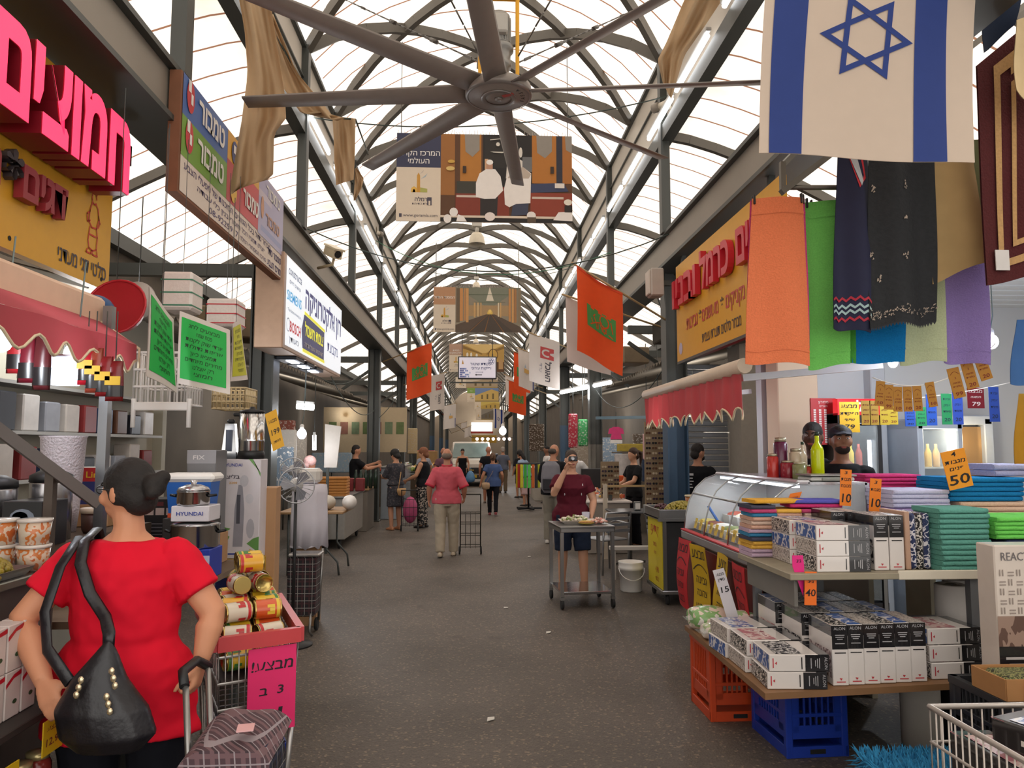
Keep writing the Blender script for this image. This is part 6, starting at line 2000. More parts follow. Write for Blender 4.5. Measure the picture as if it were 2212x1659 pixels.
for i in range(2):
 bedbox('upright bedding box with black spine, %s beside the patterned set on the table' % ['left one', 'right one'][i], (2.215 + i * .088 + BT, 4.06, TZ + BL / 2), UPR, 1, 0)
for i in range(2):
 bedbox('upright bedding box behind the flat piles on the table, %s' % ['nearer the lane', 'nearer the black spines'][i], (2.10 + i * .10 + BT, 4.31, TZ + BL / 2), UPR, i, 1)
t = thing('sheet_set', 'wrapped navy and white patterned sheet set standing on the tall table', 'box', (2.46, 4.18, TZ))
mb = MB(mat('#b08d76', .5)).box((2.415, 4.2, TZ + .16), (.03, .26, .32), .004)
part('card_side', mb, t)
for i in range(3):
 part('folded_sheet', MB(blotch_mat('navy_print', [(0, '#2c3558'), (.48, '#cfcbd0'), (.56, '#2c3558')], 26, 2, .3) if i != 1 else PATT[0]).box((2.452 + i * .04, 4.2, TZ + .155), (.038, .25, .31), .012), t)
# bags of bath mats
def pack(label, c, w, d, h, rz, c1, c2):
 t = thing('wrapped_pack', label, 'pack', c, rz)
 mb = MB(blotch_mat('pack_' + c1.strip('#'), [(0, c1), (.48, c1), (.5, c2), (.66, '#d8d4cc')], 14, 2, .2))
 rg = []
 for q in range(9):
  a = PI * q / 8
  k = math.sin(a) ** .45 if 0 < q < 8 else .35
  rg.append([Vector((-w / 2 * math.cos(a), d / 2 * k * math.cos(b), h / 2 + h / 2 * (.55 + .45 * k) * math.sin(b) * (1 + .05 * math.sin(3 * b + q)))) for b in (2 * PI * j / 14 for j in range(14))])
 mb.loft(rg)
 part('pack_body', mb, t, True)
 mb = MB(mat('#e8ece8', .05, glass=.75, coat=.5))
 for sx in (-1, 1):
  mb.loft([[Vector((sx * (w / 2 - .015), .05 * math.cos(b), h / 2 + .03 * math.sin(b))) for b in (0, 1.6, 3.1, 4.7)], [Vector((sx * (w / 2 + .03), .07 * math.cos(b), h / 2 + .01 * math.sin(b))) for b in (0, 1.6, 3.1, 4.7)]], False)
 part('wrap_end', mb, t, True)
pack('green and cream wrapped mat pack at the lane corner of the low board', (1.56, 5.0, BZ), .24, .28, .15, .1, '#d8c8b8', '#7fa86a')
pack('cream wrapped mat pack behind the white 15 card', (1.74, 4.84, BZ), .17, .17, .15, -.2, '#d6c8c2', '#8fae7a')
pack('flat cream wrapped mat pack in front of the green one', (1.53, 4.75, BZ), .16, .18, .10, .2, '#d8ccc0', '#a8b88a')
# crates
def crate(label, c, w, d, h, m, rz=0.0):
 t = thing('crate', label, 'crate', c, rz)
 mb = MB(m)
 mb.box((0, 0, .012), (w - .02, d - .02, .02))
 for sx in (-1, 1):
  for sy in (-1, 1):
   mb.box((sx * (w / 2 - .02), sy * (d / 2 - .02), h / 2), (.04, .04, h), .006)
 for ax in (0, 1):
  L_ = (w, d)[ax]
  for s_ in (-1, 1):
   def bx(u, z, du, dz, th=.014):
    p = [u, s_ * (d / 2 - .012), z] if ax == 0 else [s_ * (w / 2 - .012), u, z]
    q = [du, th, dz] if ax == 0 else [th, du, dz]
    mb.box(p, q, .002)
   bx(0, h - .018, L_, .036, .03); bx(0, .03, L_, .06, .02)
   bx(0, h * .5, L_ - .05, .02, .02)
   bx(0, h * .30, L_ - .05, h * .16)
   bx(-L_ * .36, h * .6, L_ * .16, h * .62); bx(L_ * .36, h * .6, L_ * .16, h * .62)
   n = int(L_ * .58 / .03)
   for i in range(n + 1):
    bx(-L_ * .29 + L_ * .58 * i / n, h * .66, .011, h * .56)
 part('shell', mb, t, True)
 for s_ in (-1, 1):
  part('grip', MB(BLACK).box((0, s_ * (d / 2 - .002), .032), (.09, .006, .026), .004), t, True)
 return t
BLUEPL = mat('#1a3592', .35, var=.08)
crate('blue plastic crate under the near corner of the low board', (1.88, 4.36, 0), .36, .46, .45, BLUEPL, .05)
crate('orange plastic crate under the lane edge of the low board', (1.655, 4.88, 0), .38, .40, .45, mat('#b8401a', .4, var=.08), .02)
crate('green plastic crate under the boxed throws at the frame edge', (2.58, 3.38, 0), .56, .42, .32, mat('#6aa82a', .35))
crate('black plastic crate stacked on the green one', (2.58, 3.38, .321), .56, .42, .28, mat('#26272b', .4))
t = thing('drum', 'white drum standing on the floor beneath the low board', 'drum', (2.5, 4.2, 0))
part('drum_body', MB(mat('#bdb6ae', .6)).lathe([(.09, 0), (.105, .01), (.105, .36), (.10, .40)], (2.55, 4.25, 0), 20), t)
part('lid', MB(mat('#a9a29a', .6)).lathe([(.108, .40), (.108, .43), (.02, .432)], (2.55, 4.25, 0), 20), t)
for i, (x, y) in enumerate(((2.80, 4.30), (2.96, 4.47), (3.12, 4.30))):
 t = thing('paper_roll', 'large white paper roll under the tall table, ' + ['first from the lane', 'behind the other two', 'third from the lane'][i], 'roll', (x, y, .646), 0, 'white rolls')
 part('roll', MB(mat('#c4bfba', .8)).lathe([(.088, 0), (.09, .004), (.09, .245), (.086, .25), (.03, .25), (.028, .2)], (x, y, .646), 24), t)
 part('core', MB(mat('#6e655c', .8)).lathe([(.027, .1), (.03, .252), (.024, .252)], (x, y, .646), 12), t)
t = thing('card_tray', 'open carton tray of olive patterned socks on the black crate', 'tray', (2.5, 3.28, .6))
mb = MB(mat('#a87848', .7, var=.1))
mb.box((2.52, 3.30, .606), (.44, .22, .008))
for a in ((2.52, 3.19, .44, .008), (2.52, 3.41, .44, .008)):
 mb.box((a[0], a[1], .65), (a[2], a[3], .09))
for x in (2.30, 2.74):
 mb.box((x, 3.3, .65), (.008, .22, .09))
part('tray', mb, t)
solo('socks', MB(blotch_mat('sock_print', [(0, '#4a5030'), (.45, '#8a8a58'), (.55, '#3a3a2a')], 60, 2, .9)).box((2.52, 3.3, .655), (.41, .19, .08), .03), 'olive patterned folded socks in the carton tray', 'socks')
card('pink price card marked 20 clipped to the carton tray', Fr((2.375, 3.175, .57), (1, 0, -.06), (.08, 0, 1)), .085, .145, '#e83a70', [('במבצע', .72, .16, .8), ('20', .3, .36, .7)])
t = thing('throw_box', 'tall boxed throw with woven pattern and black base at the frame edge', 'box', (2.75, 3.52, .602))
c = Vector((2.72, 3.525, .602))
mb = MB(mat('#c9bdb2', .3, coat=.4)).box(c + Vector((0, 0, .315)), (.50, .13, .63), .006)
f = Fr(c + Vector((-.25, -.066, 0)), (1, 0, 0), (0, 0, 1))
part('carton', mb, t)
mb = MB(BK).rect(f, .0, .0, .5, .16, .002)
mb.use(blotch_mat('throw_photo', [(0, '#5a4238'), (.45, '#8f7668'), (.55, '#3a2a24'), (.65, '#a8988c')], 9, 3, .3, (1, 1, .5))).rect(f, 0, .16, .5, .30, .002)
mb.use(mat('#8f827a', .4))
for i in range(12):
 for j in range(5):
  x, z = .02 + i * .042, .31 + j * .044
  if (i + j) % 2:
   mb.rect(f, x, z, x + .03, z + .006, .002); mb.rect(f, x, z + .014, x + .03, z + .02, .002)
  else:
   mb.rect(f, x, z, x + .006, z + .03, .002); mb.rect(f, x + .014, z, x + .02, z + .03, .002)
mb.use(mat('#5f5a5c', .4)).text(f, .13, .575, .055, 'REACTIVE', .003, width=.2).text(f, .36, .575, .05, '70', .003)
for k in range(3):
 mb.use(mat('#a8a29e', .4)).rect(f, .03 + .015 * k, .10 - .03 * k, .22, .112 - .03 * k, .003)
part('print', mb, t)
# rug pile
t = thing('shaggy_rug', 'turquoise shaggy rug folded on the floor', 'rug', (2.08, 3.3, 0))
part('folded_rug', MB(mat('#246f98', .95)).box((2.06, 3.33, .12), (.44, .56, .22), .03), t)
mb = MB(mat('#2f86b4', .95, var=.35, ns=60))
for i in range(2600):
 x, y = RND.uniform(1.83, 2.30), RND.uniform(3.03, 3.63)
 e = RND.random()
 z = .23
 if e < .3:
  y = 3.045; z = RND.uniform(.02, .22)
 elif e < .5:
  x = 1.84; z = RND.uniform(.02, .22)
 d = Vector((RND.uniform(-.02, .02) - (.03 if x < 1.86 else 0), RND.uniform(-.02, .02) - (.03 if y < 3.06 else 0), .035 if z > .22 else -.005))
 b = Vector((x, y, z))
 w = .006
 mb.add([b + Vector((-w, -w, 0)), b + Vector((w, -w, 0)), b + Vector((0, w, 0)), b + d], [(0, 1, 3), (1, 2, 3), (2, 0, 3)])
tf = part('pile', mb, t)
tf['kind'] = 'stuff'
t2 = thing('shaggy_rug', 'olive shaggy mat under the corner of the turquoise rug', 'rug', (1.8, 3.0, 0))
mb = MB(mat('#7a6f3a', .95, var=.4, ns=50)).box((1.80, 2.97, .02), (.26, .2, .03), .01)
for i in range(500):
 b = Vector((RND.uniform(1.68, 1.92), RND.uniform(2.88, 3.06), .034)); w = .006
 mb.add([b + Vector((-w, -w, 0)), b + Vector((w, -w, 0)), b + Vector((0, w, 0)), b + Vector((RND.uniform(-.02, .02), RND.uniform(-.02, .02), .035))], [(0, 1, 3), (1, 2, 3), (2, 0, 3)])
part('pile', mb, t2)['kind'] = 'stuff'
# wire basket in the corner
t = thing('wire_basket', 'white wire basket trolley of boxed bedding in the frame corner', 'basket', (2.1, 2.32, 0))
WIRE = mat('#c9c0b8', .35, .3)
bx0, bx1, by0, by1, bz0, bz1 = 1.68, 2.55, 1.95, 2.74, .32, .745
mb = MB(WIRE)
for z, r_ in ((bz1, .011), (.62, .006), (bz0, .008)):
 mb.tube([(bx0, by0, z), (bx0, by1, z), (bx1, by1, z), (bx1, by0, z)], r_, 6, closed=True)
n = 22
for i in range(n + 1):
 y = by0 + (by1 - by0) * i / n
 mb.tube([(bx0, y, bz0), (bx0, y, bz1)], .0035, 4); mb.tube([(bx1, y, bz0), (bx1, y, bz1)], .0035, 4)
 x = bx0 + (bx1 - bx0) * i / n
 mb.tube([(x, by1, bz0), (x, by1, bz1)], .0035, 4); mb.tube([(x, by0, bz0), (x, by0, bz1)], .0035, 4)
 mb.tube([(x, by0, bz0), (x, by1, bz0)], .0035, 4)
part('wire_mesh', mb, t)
for x in (bx0 + .03, bx1 - .03):
 for y in (by0 + .03, by1 - .03):
  part('leg', MB(WIRE).bar((x, y, 0), (x, y, bz0), .03), t)
DK = [mat('#232021', .2, var=.1, coat=.5), mat('#2a2625', .2, var=.1, coat=.5)]
for i, (x, y, z, w, d, h, ro, cv) in enumerate(((1.80, 2.40, .335, .15, .60, .34, .0, 2), (2.10, 2.32, .335, .40, .60, .34, .0, 0), (2.08, 2.34, .70, .50, .55, .09, .35, 3), (2.42, 2.35, .335, .16, .55, .36, 0, 1))):
 t = thing('bedding_carton', ['narrow dark bedding carton at the lane side of the wire basket', 'wide dark bedding carton filling the wire basket', 'glossy bedding carton lying tilted on top of the wire basket', 'dark bedding carton at the far end of the wire basket'][i], 'box', (x, y, z), ro)
 part('carton', MB(DK[i % 2]).box((0, 0, h / 2), (w, d, h), .006), t, True)
 part('cover_print', MB(COVERS[cv]).rect(Fr((-w / 2, -d / 2, h), (1, 0, 0), (0, 1, 0)), .02, .05, w - .02, d - .05, .002), t, True)
 part('red_strip', MB(mat('#a03038', .3)).rect(Fr((-w / 2, d / 2, h), (1, 0, 0), (0, -1, 0)), 0, .0, w, .045, .003), t, True)
 part('label', MB(mat('#cfc8c0', .4)).rect(Fr((-w / 2, d / 2, 0), (0, -1, 0), (0, 0, 1)), .1, h * .3, .16, h * .5, .002), t, True)
fr = Fr((bx0 - .012, 2.30, .40), (0, -1, 0), (0, 0, 1))
card('purple price card tied to the side of the wire basket', fr, .26, .20, '#7a2a8a', [('מבצע', .7, .25, .7), ('50', .3, .4, .6)])
# price cards standing among the goods
card('tall orange 10 card among the washcloths, nearer the deli', FX(1814, 1092, 4.55, -.06), .072, .225, '#f08418', [('3', .91, .12, .25), ('מגבות', .73, .13, .85), ('מטבח', .55, .13, .85), ('10', .2, .34, .8)])
card('tall orange 10 card among the washcloths, nearer the white towels', FX(1877, 1104, 4.55, -.09), .072, .205, '#f08418', [('3', .88, .14, .25), ('מגבות', .66, .14, .85), ('10', .25, .36, .8)])
card('large orange 50 card between the pink and blue towels', FX(2052, 1060, 4.42, .21), .155, .235, '#f09a1a', [('4', .89, .17, .2), ('מגבות', .70, .15, .85), ('פנים', .52, .13, .6), ('50', .22, .36, .85)])
card('orange 40 card hanging from the tall table edge', FX(1738, 1307, 4.0, -.04), .066, .178, '#f2741c', [('תחת', .86, .14, .8), ('גיג', .70, .12, .5), ('40', .36, .3, .85)])
mb = MB(mat('#d8127a', .5)).slab(FX(1712, 1224, 4.03, 0), [(0, 0), (.055, -.16), (.065, .0), (.06, .06), (.0, .06)], .003)
mb.use(INK).text(FX(1712, 1224, 4.03, 0), .035, .03, .03, 'גיג', .002)
solo('price_card', mb, 'curved magenta card behind the orange 40 card', 'price card')
card('white 15 card leaning on the wrapped packs', FX(1573, 1345, 4.75, .22, .2), .075, .33, '#d8d4da', [('מבצע', .90, .08, .7), ('סדין', .80, .08, .6), ('15', .60, .15, .7)])
mb = MB(mat('#8a2a7a', .5)).rect(FX(1573, 1345, 4.749, .22, .2), .01, .03, .06, .09, .003)
# ================================================================ HANGING TEXTILES, CARTS AND TABLES ON THE RIGHT
def hang(name, label, Y, TL, TR, BR, BL_, m, cat='towel', wav=.02, kw=9.0, thick=.004, hem=True, extra=None, trim=None):
 """cloth hung between four pixel corners at a depth Y, folded in soft vertical waves, with hem and clips"""
 c = [pY(p[0], p[1], Y + (p[2] if len(p) > 2 else 0)) for p in (TL, TR, BR, BL_)]
 t = thing(name, label, cat, (c[2] + c[3]) / 2)
 w = (c[1] - c[0]).length
 def P(u, v, o=0.0):
  a = c[3].lerp(c[0], v); b = c[2].lerp(c[1], v)
  p = a.lerp(b, u)
  p.y += wav * math.sin(kw * u * w * 2 + v * 1.6) * (1 - .35 * v) + .3 * wav * math.sin(5 * v + 3 * u) + o
  p.z -= .012 * math.sin(kw * u * w * 2 + 1) * (1 - v)
  return p
 mb = MB(m)
 mb.grid(lambda u, v: P(u, v), 22, 20)
 mb.grid(lambda u, v: P(1 - u, v, thick), 22, 20)
 part('cloth', mb, t)
 if hem:
  mb = MB(trim or m)
  for v0, v1 in ((.075, .085), (.90, .915)):
   mb.grid(lambda u, v: P(u, v0 + (v1 - v0) * v, -.004), 22, 1)
  part('hem', mb, t)
 if extra:
  extra(t, P)
 if cat == 'towel':
  mb = MB(BLACK)
  for u in (.04, .96):
   p = P(u, 1)
   mb.box(p + Vector((0, 0, -.005)), (.012, .02, .06), .003)
   part('clip', mb, t); mb = MB(BLACK)
 return t
hang('hanging_towel', 'long orange towel hanging foremost on the rail', 4.15, (1626, 428), (1738, 424), (1747, 790), (1610, 782), terry('#dd7a52'), wav=.025)
hang('hanging_towel', 'pink towel edge showing behind the orange towel', 4.22, (1622, 432), (1740, 428), (1744, 782), (1613, 780), terry('#c84a80'), wav=.03, kw=7)
hang('hanging_towel', 'lime green towel hanging beside the orange one', 4.25, (1741, 436), (1825, 432), (1832, 790), (1747, 796), terry('#74c460'), wav=.03)
hang('hanging_towel', 'darker green towel folded behind the lime one', 4.32, (1750, 440), (1840, 436), (1846, 788), (1760, 790), terry('#4a9a3e'), wav=.02)
hang('hanging_towel', 'bright blue towel under the black dress', 4.30, (1846, 440), (1950, 440), (1952, 786), (1841, 780), terry('#1a78b8'), wav=.03, kw=6)
hang('hanging_towel', 'pale cream green towel right of the blue towel', 4.34, (1940, 440), (2036, 440), (2042, 783), (1945, 786), terry('#b9c09a'), wav=.02)
hang('hanging_towel', 'lilac towel at the end of the rail', 4.36, (2028, 440), (2128, 440), (2132, 792), (2040, 780), terry('#8f7ab4'), wav=.035, kw=8)
NAVY = mat('#181a38', .8, var=.15)
def zig(t, P):
 for v0, c in ((.155, '#a8283a'), (.115, '#9ab4b4'), (.085, '#9ab4b4'), (.045, '#a8283a')):
  mb = MB(mat(c, .8))
  n = 10
  for i in range(n):
   a, b = (v0 + (.018 if i % 2 else 0)), (v0 + (0 if i % 2 else .018))
   u0, u1 = i / n, (i + 1) / n
   mb.add([P(u0, a, -.006), P(u1, b, -.006), P(u1, b + .014, -.006), P(u0, a + .014, -.006)], [(0, 1, 2, 3)])
  part('zigzag_band', mb, t, label='red zigzag stripe' if c == '#a8283a' else 'pale zigzag stripe')
 mb = MB(mat('#c8323c', .8)).add([P(.25, .99, -.006), P(.7, .99, -.006), P(.85, .84, -.006), P(.62, .78, -.006)], [(0, 1, 2, 3)])
 mb.use(mat('#b8bcc0', .8)).add([P(.3, .97, -.008), P(.5, .97, -.008), P(.74, .82, -.008), P(.68, .79, -.008)], [(0, 1, 2, 3)])
 part('neck_panel', mb, t, label='red and white patterned neck')
hang('hanging_dress', 'navy dress with red and pale zigzag hem', 4.05, (1812, 325), (1878, 325), (1876, 722), (1801, 706), NAVY, 'dress', .03, 14, hem=False, extra=zig)
def lace(t, P):
 mb = MB(mat('#a8988a', .8, var=.2))
 for i in range(60):
  u, v = RND.random(), .03 + .05 * RND.random() ** 1.5 + .02
  for q in range(3):
   a = RND.random() * 6
   mb.add([P(u, v, -.008), P(u + .02 * math.cos(a), v + .008 * math.sin(a), -.008), P(u + .02 * math.cos(a + .8), v + .008 * math.sin(a + .8), -.008)], [(0, 1, 2)])
 for u, v in ((.06, .40), (.62, .98), (.5, .60), (.48, .38), (.16, .26), (.05, .78), (.52, .8)):
  for q in range(7):
   a = RND.random() * 6
   d = RND.random() * .03
   uu, vv = u + d * math.cos(a) * 1.4, v + d * math.sin(a)
   mb.add([P(uu, vv, -.008), P(uu + .03, vv + .004, -.008), P(uu + .012, vv + .014, -.008)], [(0, 1, 2)])
 part('flower_embroidery', mb, t, label='beige embroidered flowers')['kind'] = 'stuff'
 mb = MB(mat('#2a2a2e', .8))
 n = 26
 for i in range(n):
  mb.add([P(i / n, .0, -.001), P((i + 1) / n, .0, -.001), P((i + .5) / n, -.018, -.001)], [(0, 1, 2)])
 part('lace_edge', mb, t)
hang('hanging_dress', 'black lace dress with beige flower embroidery', 4.0, (1878, 325), (2016, 330), (2026, 695), (1880, 704), mat('#1f2124', .85, var=.35, ns=40, bump=.5), 'dress', .03, 12, hem=False, extra=lace)
hang('hanging_garment', 'beige tunic hanging between the black dress and the maroon rug', 4.0, (2020, 300), (2100, 300), (2122, 572), (2015, 610), cloth('#b89a6a'), 'garment', .03, 11, hem=False)
hang('hanging_garment', 'sage green garment edge beside the beige tunic', 4.06, (2092, 300), (2120, 300), (2128, 552), (2098, 548), cloth('#8f9a72'), 'garment', .02, 11, hem=False)
def rugp(t, P):
 mb = MB(mat('#b08a5a', .95, var=.3, ns=80))
 for a, b in ((.14, .20), (.30, .345)):
  for q in (0, 1):
   pass
  mb.grid(lambda u, v: P(a + (b - a) * u, a * .45 + (.98 - a) * v, -.012), 2, 14)
  mb.grid(lambda u, v: P(a + (1 - a) * u, a * .45 + (b - a) * .5 * v, -.012), 14, 2)
  mb.grid(lambda u, v: P(a + (1 - a) * u, .98 - (b - a) * (1 - v) - a * .3, -.012), 14, 2)
 part('border_stripe', mb, t, label='tan woven border lines')
 c = P(.1, .10, -.02)
 part('tag', MB(mat('#c9c4c0', .5)).box(c + Vector((.03, 0, 0)), (.075, .005, .11)), t, label='white product tag')
hang('hanging_rug', 'maroon rug with tan double border hanging at the frame edge', 3.75, (2112, 140), (2330, -40), (2330, 575), (2133, 612), mat('#4a1718', .98, var=.25, ns=90, bump=.6), 'rug', .015, 3, .012, False, rugp)
hang('hanging_garment', 'cream garment in the upper corner of the towel stall', 3.5, (2200, 40), (2330, 0), (2330, 260), (2196, 190), cloth('#cbb48c'), 'garment', .03, 8, hem=False)
hang('hanging_garment', 'dark blue cloth behind the pole at the top corner', 3.9, (2124, -40), (2210, -40), (2190, 60), (2126, 110), cloth('#1c2638'), 'garment', .02, 8, hem=False)
hang('hanging_garment', 'light blue shirt hanging under the rug at the frame edge', 4.6, (2200, 690), (2300, 690), (2300, 840), (2183, 826), cloth('#4a72a8'), 'garment', .03, 9, hem=False)
hang('hanging_garment', 'mustard cloth hanging low at the frame edge', 4.7, (2204, 850), (2260, 850), (2260, 1010), (2192, 1000), cloth('#b8862a'), 'garment', .03, 9, hem=False)
# flag in front
a, b = pY(1668, -150, 3.28), pY(2120, -150, 3.28)
lo = pY(1640, 330, 3.28)
def big_at():
 t = thing('flag', 'very large blue and white flag with star hung in front of the dresses', 'flag', (1.85, 3.28, lo.z))
 wT = pY(2105, 345, 3.28).x - lo.x
 class FF(Fr):
  def at(s, x, y, z=0.0):
   v = y / 1.15
   x0 = lo.x + (a.x - lo.x) * v
   p = Vector((x0 + x * (1 - .0 * v), 3.28 + .018 * math.sin(6 * x + 2 * y) + .02 * math.sin(3.1 * y) - z, lo.z + y - .035 * x + .012 * math.sin(7 * x) * (1 - v)))
   return p
 fr = FF((0, 0, 0), (1, 0, 0), (0, 0, 1))
 mb = MB(mat('#d6c5b4', .8, var=.03, trans=.3))
 sheet(mb, fr, wT, 1.15, .004, 26, 26)
 mb.use(mat('#2a3f82', .8, var=.06, trans=.2))
 patch(mb, fr, wT * .045, 0, wT * .20, 1.15, .004, 4, 24)
 patch(mb, fr, wT * .70, 0, wT * .86, 1.15, .004, 4, 24)
 star(mb, fr, wT * .475, .595, .223, .026, .005, PI / 2 - .05)
 part('cloth', mb, t)
big_at()
# rails
RL = mat('#6e6a62', .4, .5)
t = thing('hanging_rail', 'steel rail and slanting pole carrying towels and dresses', 'rail', (2.2, 4.2, 3.1))
part('rail', MB(RL).tube([pY(1690, 405, 4.2), pY(1830, 405, 4.2), pY(2330, 420, 4.2)], .016, 8), t)
part('slanting_pole', MB(RL).bar(pY(1688, 416, 4.2), pY(2300, -55, 4.2), .04, .035), t)
part('upright', MB(RL).bar(pY(1691, 412, 4.2), pY(1690, 350, 4.2), .03), t)
part('bracket', MB(RL).bar(pY(1691, 356, 4.2), Vector((2.42, 4.4, 3.97)), .03), t)
# ---- olive cart
OX0, OX1, OY0, OY1 = 2.04, 2.50, 8.03, 8.72
t = thing('olive_cart', 'steel olive cart on castors with yellow side and heaped tray', 'cart', (2.27, 8.4, 0))
mb = MB(mat('#3a3b3d', .4, .3, var=.1)).box((2.27, 8.375, .51), (.44, .66, .74), .006)
for x in (OX0 + .02, OX1 - .02):
 for y in (OY0 + .02, OY1 - .02):
  mb.use(STAIN).box((x, y, .52), (.04, .04, .78))
part('cabinet', mb, t)
part('base_tray', MB(STAIN).box((2.27, 8.375, .135), (.5, .72, .04), .006), t)
mb = MB(STAIN)
for (x, y, w, d) in ((2.27, OY0 - .02, .56, .02), (2.27, OY1 + .02, .56, .02), (OX0 - .03, 8.375, .02, .76), (OX1 + .03, 8.375, .02, .76)):
 mb.box((x, y, .965), (w, d, .11), .004)
mb.box((2.27, 8.375, .915), (.54, .74, .02)); mb.box((2.27, OY0 - .035, .912), (.58, .03, .03))
part('tray_rim', mb, t)
fr = Fr((OX0 - .006, OY1 - .02, .16), (0, -1, 0), (0, 0, 1))
mb = MB(mat('#d6c21e', .5, var=.04)).slab(fr, R4(0, 0, .65, .73), .008)
mb.use(mat('#b8442a', .5)).text(fr, .33, .62, .12, 'זיתים', .002, width=.36, slant=.1).stroke(fr, [(.18, .54), (.33, .66), (.48, .54)], .012, .003).text(fr, .33, .45, .07, 'כבושים', .002, width=.14)
mb.text(fr, .33, .36, .05, 'טריים', .002, width=.1).text(fr, .42, .18, .09, '4.90', .002).text(fr, .42, .08, .07, 'בלבד', .002)
part('side_sign', mb, t, label='yellow sign with red handwriting')
for x in (OX0 + .05, OX1 - .05):
 for y in (OY0 + .05, OY1 - .05):
  part('castor', MB(RUBBER).lathe([(.05, -.015), (.055, 0), (.05, .015)], (x, y, .056), 14, Matrix.Rotation(PI / 2, 3, 'Y')).box((x, y, .10), (.03, .05, .04)), t)
def heap(name, label, c, rx, ry, h, n, r, m, base='#4a4a28'):
 mb = MB(mat(base, .6)).lathe([(math.cos(q * PI / 12), h * .9 * math.sin(q * PI / 12)) for q in range(7)], c, 16, sx=rx * .96, sy=ry * .96)
 mb.use(m)
 for i in range(n):
  a, q = RND.random() * 2 * PI, math.sqrt(RND.random())
  z = h * math.sqrt(max(0, 1 - q * q))
  p = Vector(c) + Vector((rx * q * math.cos(a), ry * q * math.sin(a), z))
  mb.ball(p, (r, r * .85, r * .85), 6, 4, Matrix.Rotation(RND.random() * 3, 3, 'Z'))
 o = solo(name, mb, label, 'olives')
 o['kind'] = 'stuff'
 return o
OLG = mat('#8a7a24', .3, var=.3, ns=25)
heap('green_olives', 'heap of green olives on the olive cart tray', (2.32, 8.28, .945), .19, .22, .14, 420, .018, OLG)
heap('brown_olives', 'heap of dark purple olives at the back of the cart tray', (2.18, 8.60, .945), .10, .09, .09, 130, .017, mat('#4a2228', .3, var=.3))
for i, (x, y) in enumerate(((2.62, 8.9), (2.78, 8.85))):
 t = thing('olive_tub', 'tub of amber olives beside the blue column, ' + ['nearer the lane', 'nearer the counter'][i], 'tub', (x, y, .93))
 part('tub_body', MB(mat('#9a5a1e', .25, var=.2)).lathe([(.07, 0), (.08, .17)], (x, y, .93), 16), t)
 part('lid', MB(mat('#d8c8a8', .3)).lathe([(.084, .17), (.084, .19), (.02, .192)], (x, y, .93), 16), t)
t = thing('side_table', 'small steel stand holding the amber olive tubs', 'table', (2.7, 8.9, 0))
part('table_top', MB(STAIN).box((2.7, 8.88, .915), (.36, .3, .03), .004), t)
for x in (2.56, 2.84):
 part('leg', MB(STAIN).bar((x, 8.95, 0), (x, 8.95, .9), .03), t)
# bucket
t = thing('bucket', 'white plastic bucket with yellow inside beside the olive cart', 'bucket', (1.86, 8.86, 0))
c = (1.86, 8.86, 0)
part('pail', MB(WHITEPL).lathe([(.118, .0), (.125, .01), (.14, .25), (.148, .25), (.149, .285), (.144, .29), (.148, .33), (.15, .345), (.143, .345), (.135, .2), (.125, .03)], c, 26), t)
part('inner', MB(mat('#c8a838', .5)).lathe([(.13, .29), (.02, .285)], c, 20, cap=True), t, label='yellow contents')
part('handle', MB(WHITEPL).tube([(1.86 + .152 * math.cos(a), 8.86 - .10 * math.sin(a) - .03, .27 - .13 * math.sin(a)) for a in (PI * i / 10 for i in range(11))], .005, 6), t)
# ---- steel trolley
t = thing('steel_trolley', 'stainless steel serving trolley in front of the woman in maroon', 'trolley', (1.17, 8.2, 0), .10)
TW, TD = .60, .62
mb = MB(STAIN).box((0, 0, .845), (TW, TD, .03), .004)
for s_ in (-1, 1):
 mb.box((0, s_ * (TD / 2 - .008), .825), (TW, .016, .055), .003).box((s_ * (TW / 2 - .008), 0, .825), (.016, TD, .055), .003)
part('top', mb, t, True)
part('lower_shelf', MB(mat('#b4b4b6', .12, .95)).box((0, 0, .165), (TW - .04, TD - .04, .03), .004), t, True)
for sx in (-1, 1):
 for sy in (-1, 1):
  x, y = sx * (TW / 2 - .025), sy * (TD / 2 - .025)
  part('leg', MB(STAIN).bar((x, y, .13), (x, y, .80), .035), t, True)
  part('castor', MB(RUBBER).lathe([(.048, -.014), (.052, 0), (.048, .014)], (x, y, .053), 14, Matrix.Rotation(PI / 2, 3, 'Y')).use(STAIN).box((x, y, .112), (.04, .05, .03)), t, True)
tm = Matrix.Translation((1.17, 8.2, 0)) @ Matrix.Rotation(.10, 4, 'Z')
t = thing('foil_tray', 'white tray of crumbled salad on the steel trolley', 'tray', tm @ Vector((-.02, .05, .861)))
c = tm @ Vector((-.02, .05, .861))
part('tray', MB(mat('#cfc4b8', .4)).loft([[c + Vector((sx * w, sy * d, z)) for sx, sy in ((-1, -1), (1, -1), (1, 1), (-1, 1))] for w, d, z in ((.16, .12, 0), (.2, .15, .03), (.205, .155, .032), (.15, .11, .008))], True, False), t)
def crumbs(name, label, c, rx, ry, h, cols_, n, r=.018):
 mb = MB()
 for i in range(n):
  a, q = RND.random() * 2 * PI, math.sqrt(RND.random())
  mb.use(mat(RND.choice(cols_), .6, var=.1))
  mb.ball(Vector(c) + Vector((rx * q * math.cos(a), ry * q * math.sin(a), h * RND.random() * (1 - q * .7))), (r * RND.uniform(.6, 1.3), r * RND.uniform(.6, 1.2), r * .7), 6, 4)
 o = solo(name, mb, label, 'food', kind='stuff')
 return o
crumbs('crumbled_cheese', 'crumbled white cheese and herbs heaped on the trolley tray', c + Vector((-.03, 0, .03)), .14, .10, .07, ['#dcd4c2', '#e4dccb', '#c9c0a0', '#7a8a4a'], 110)
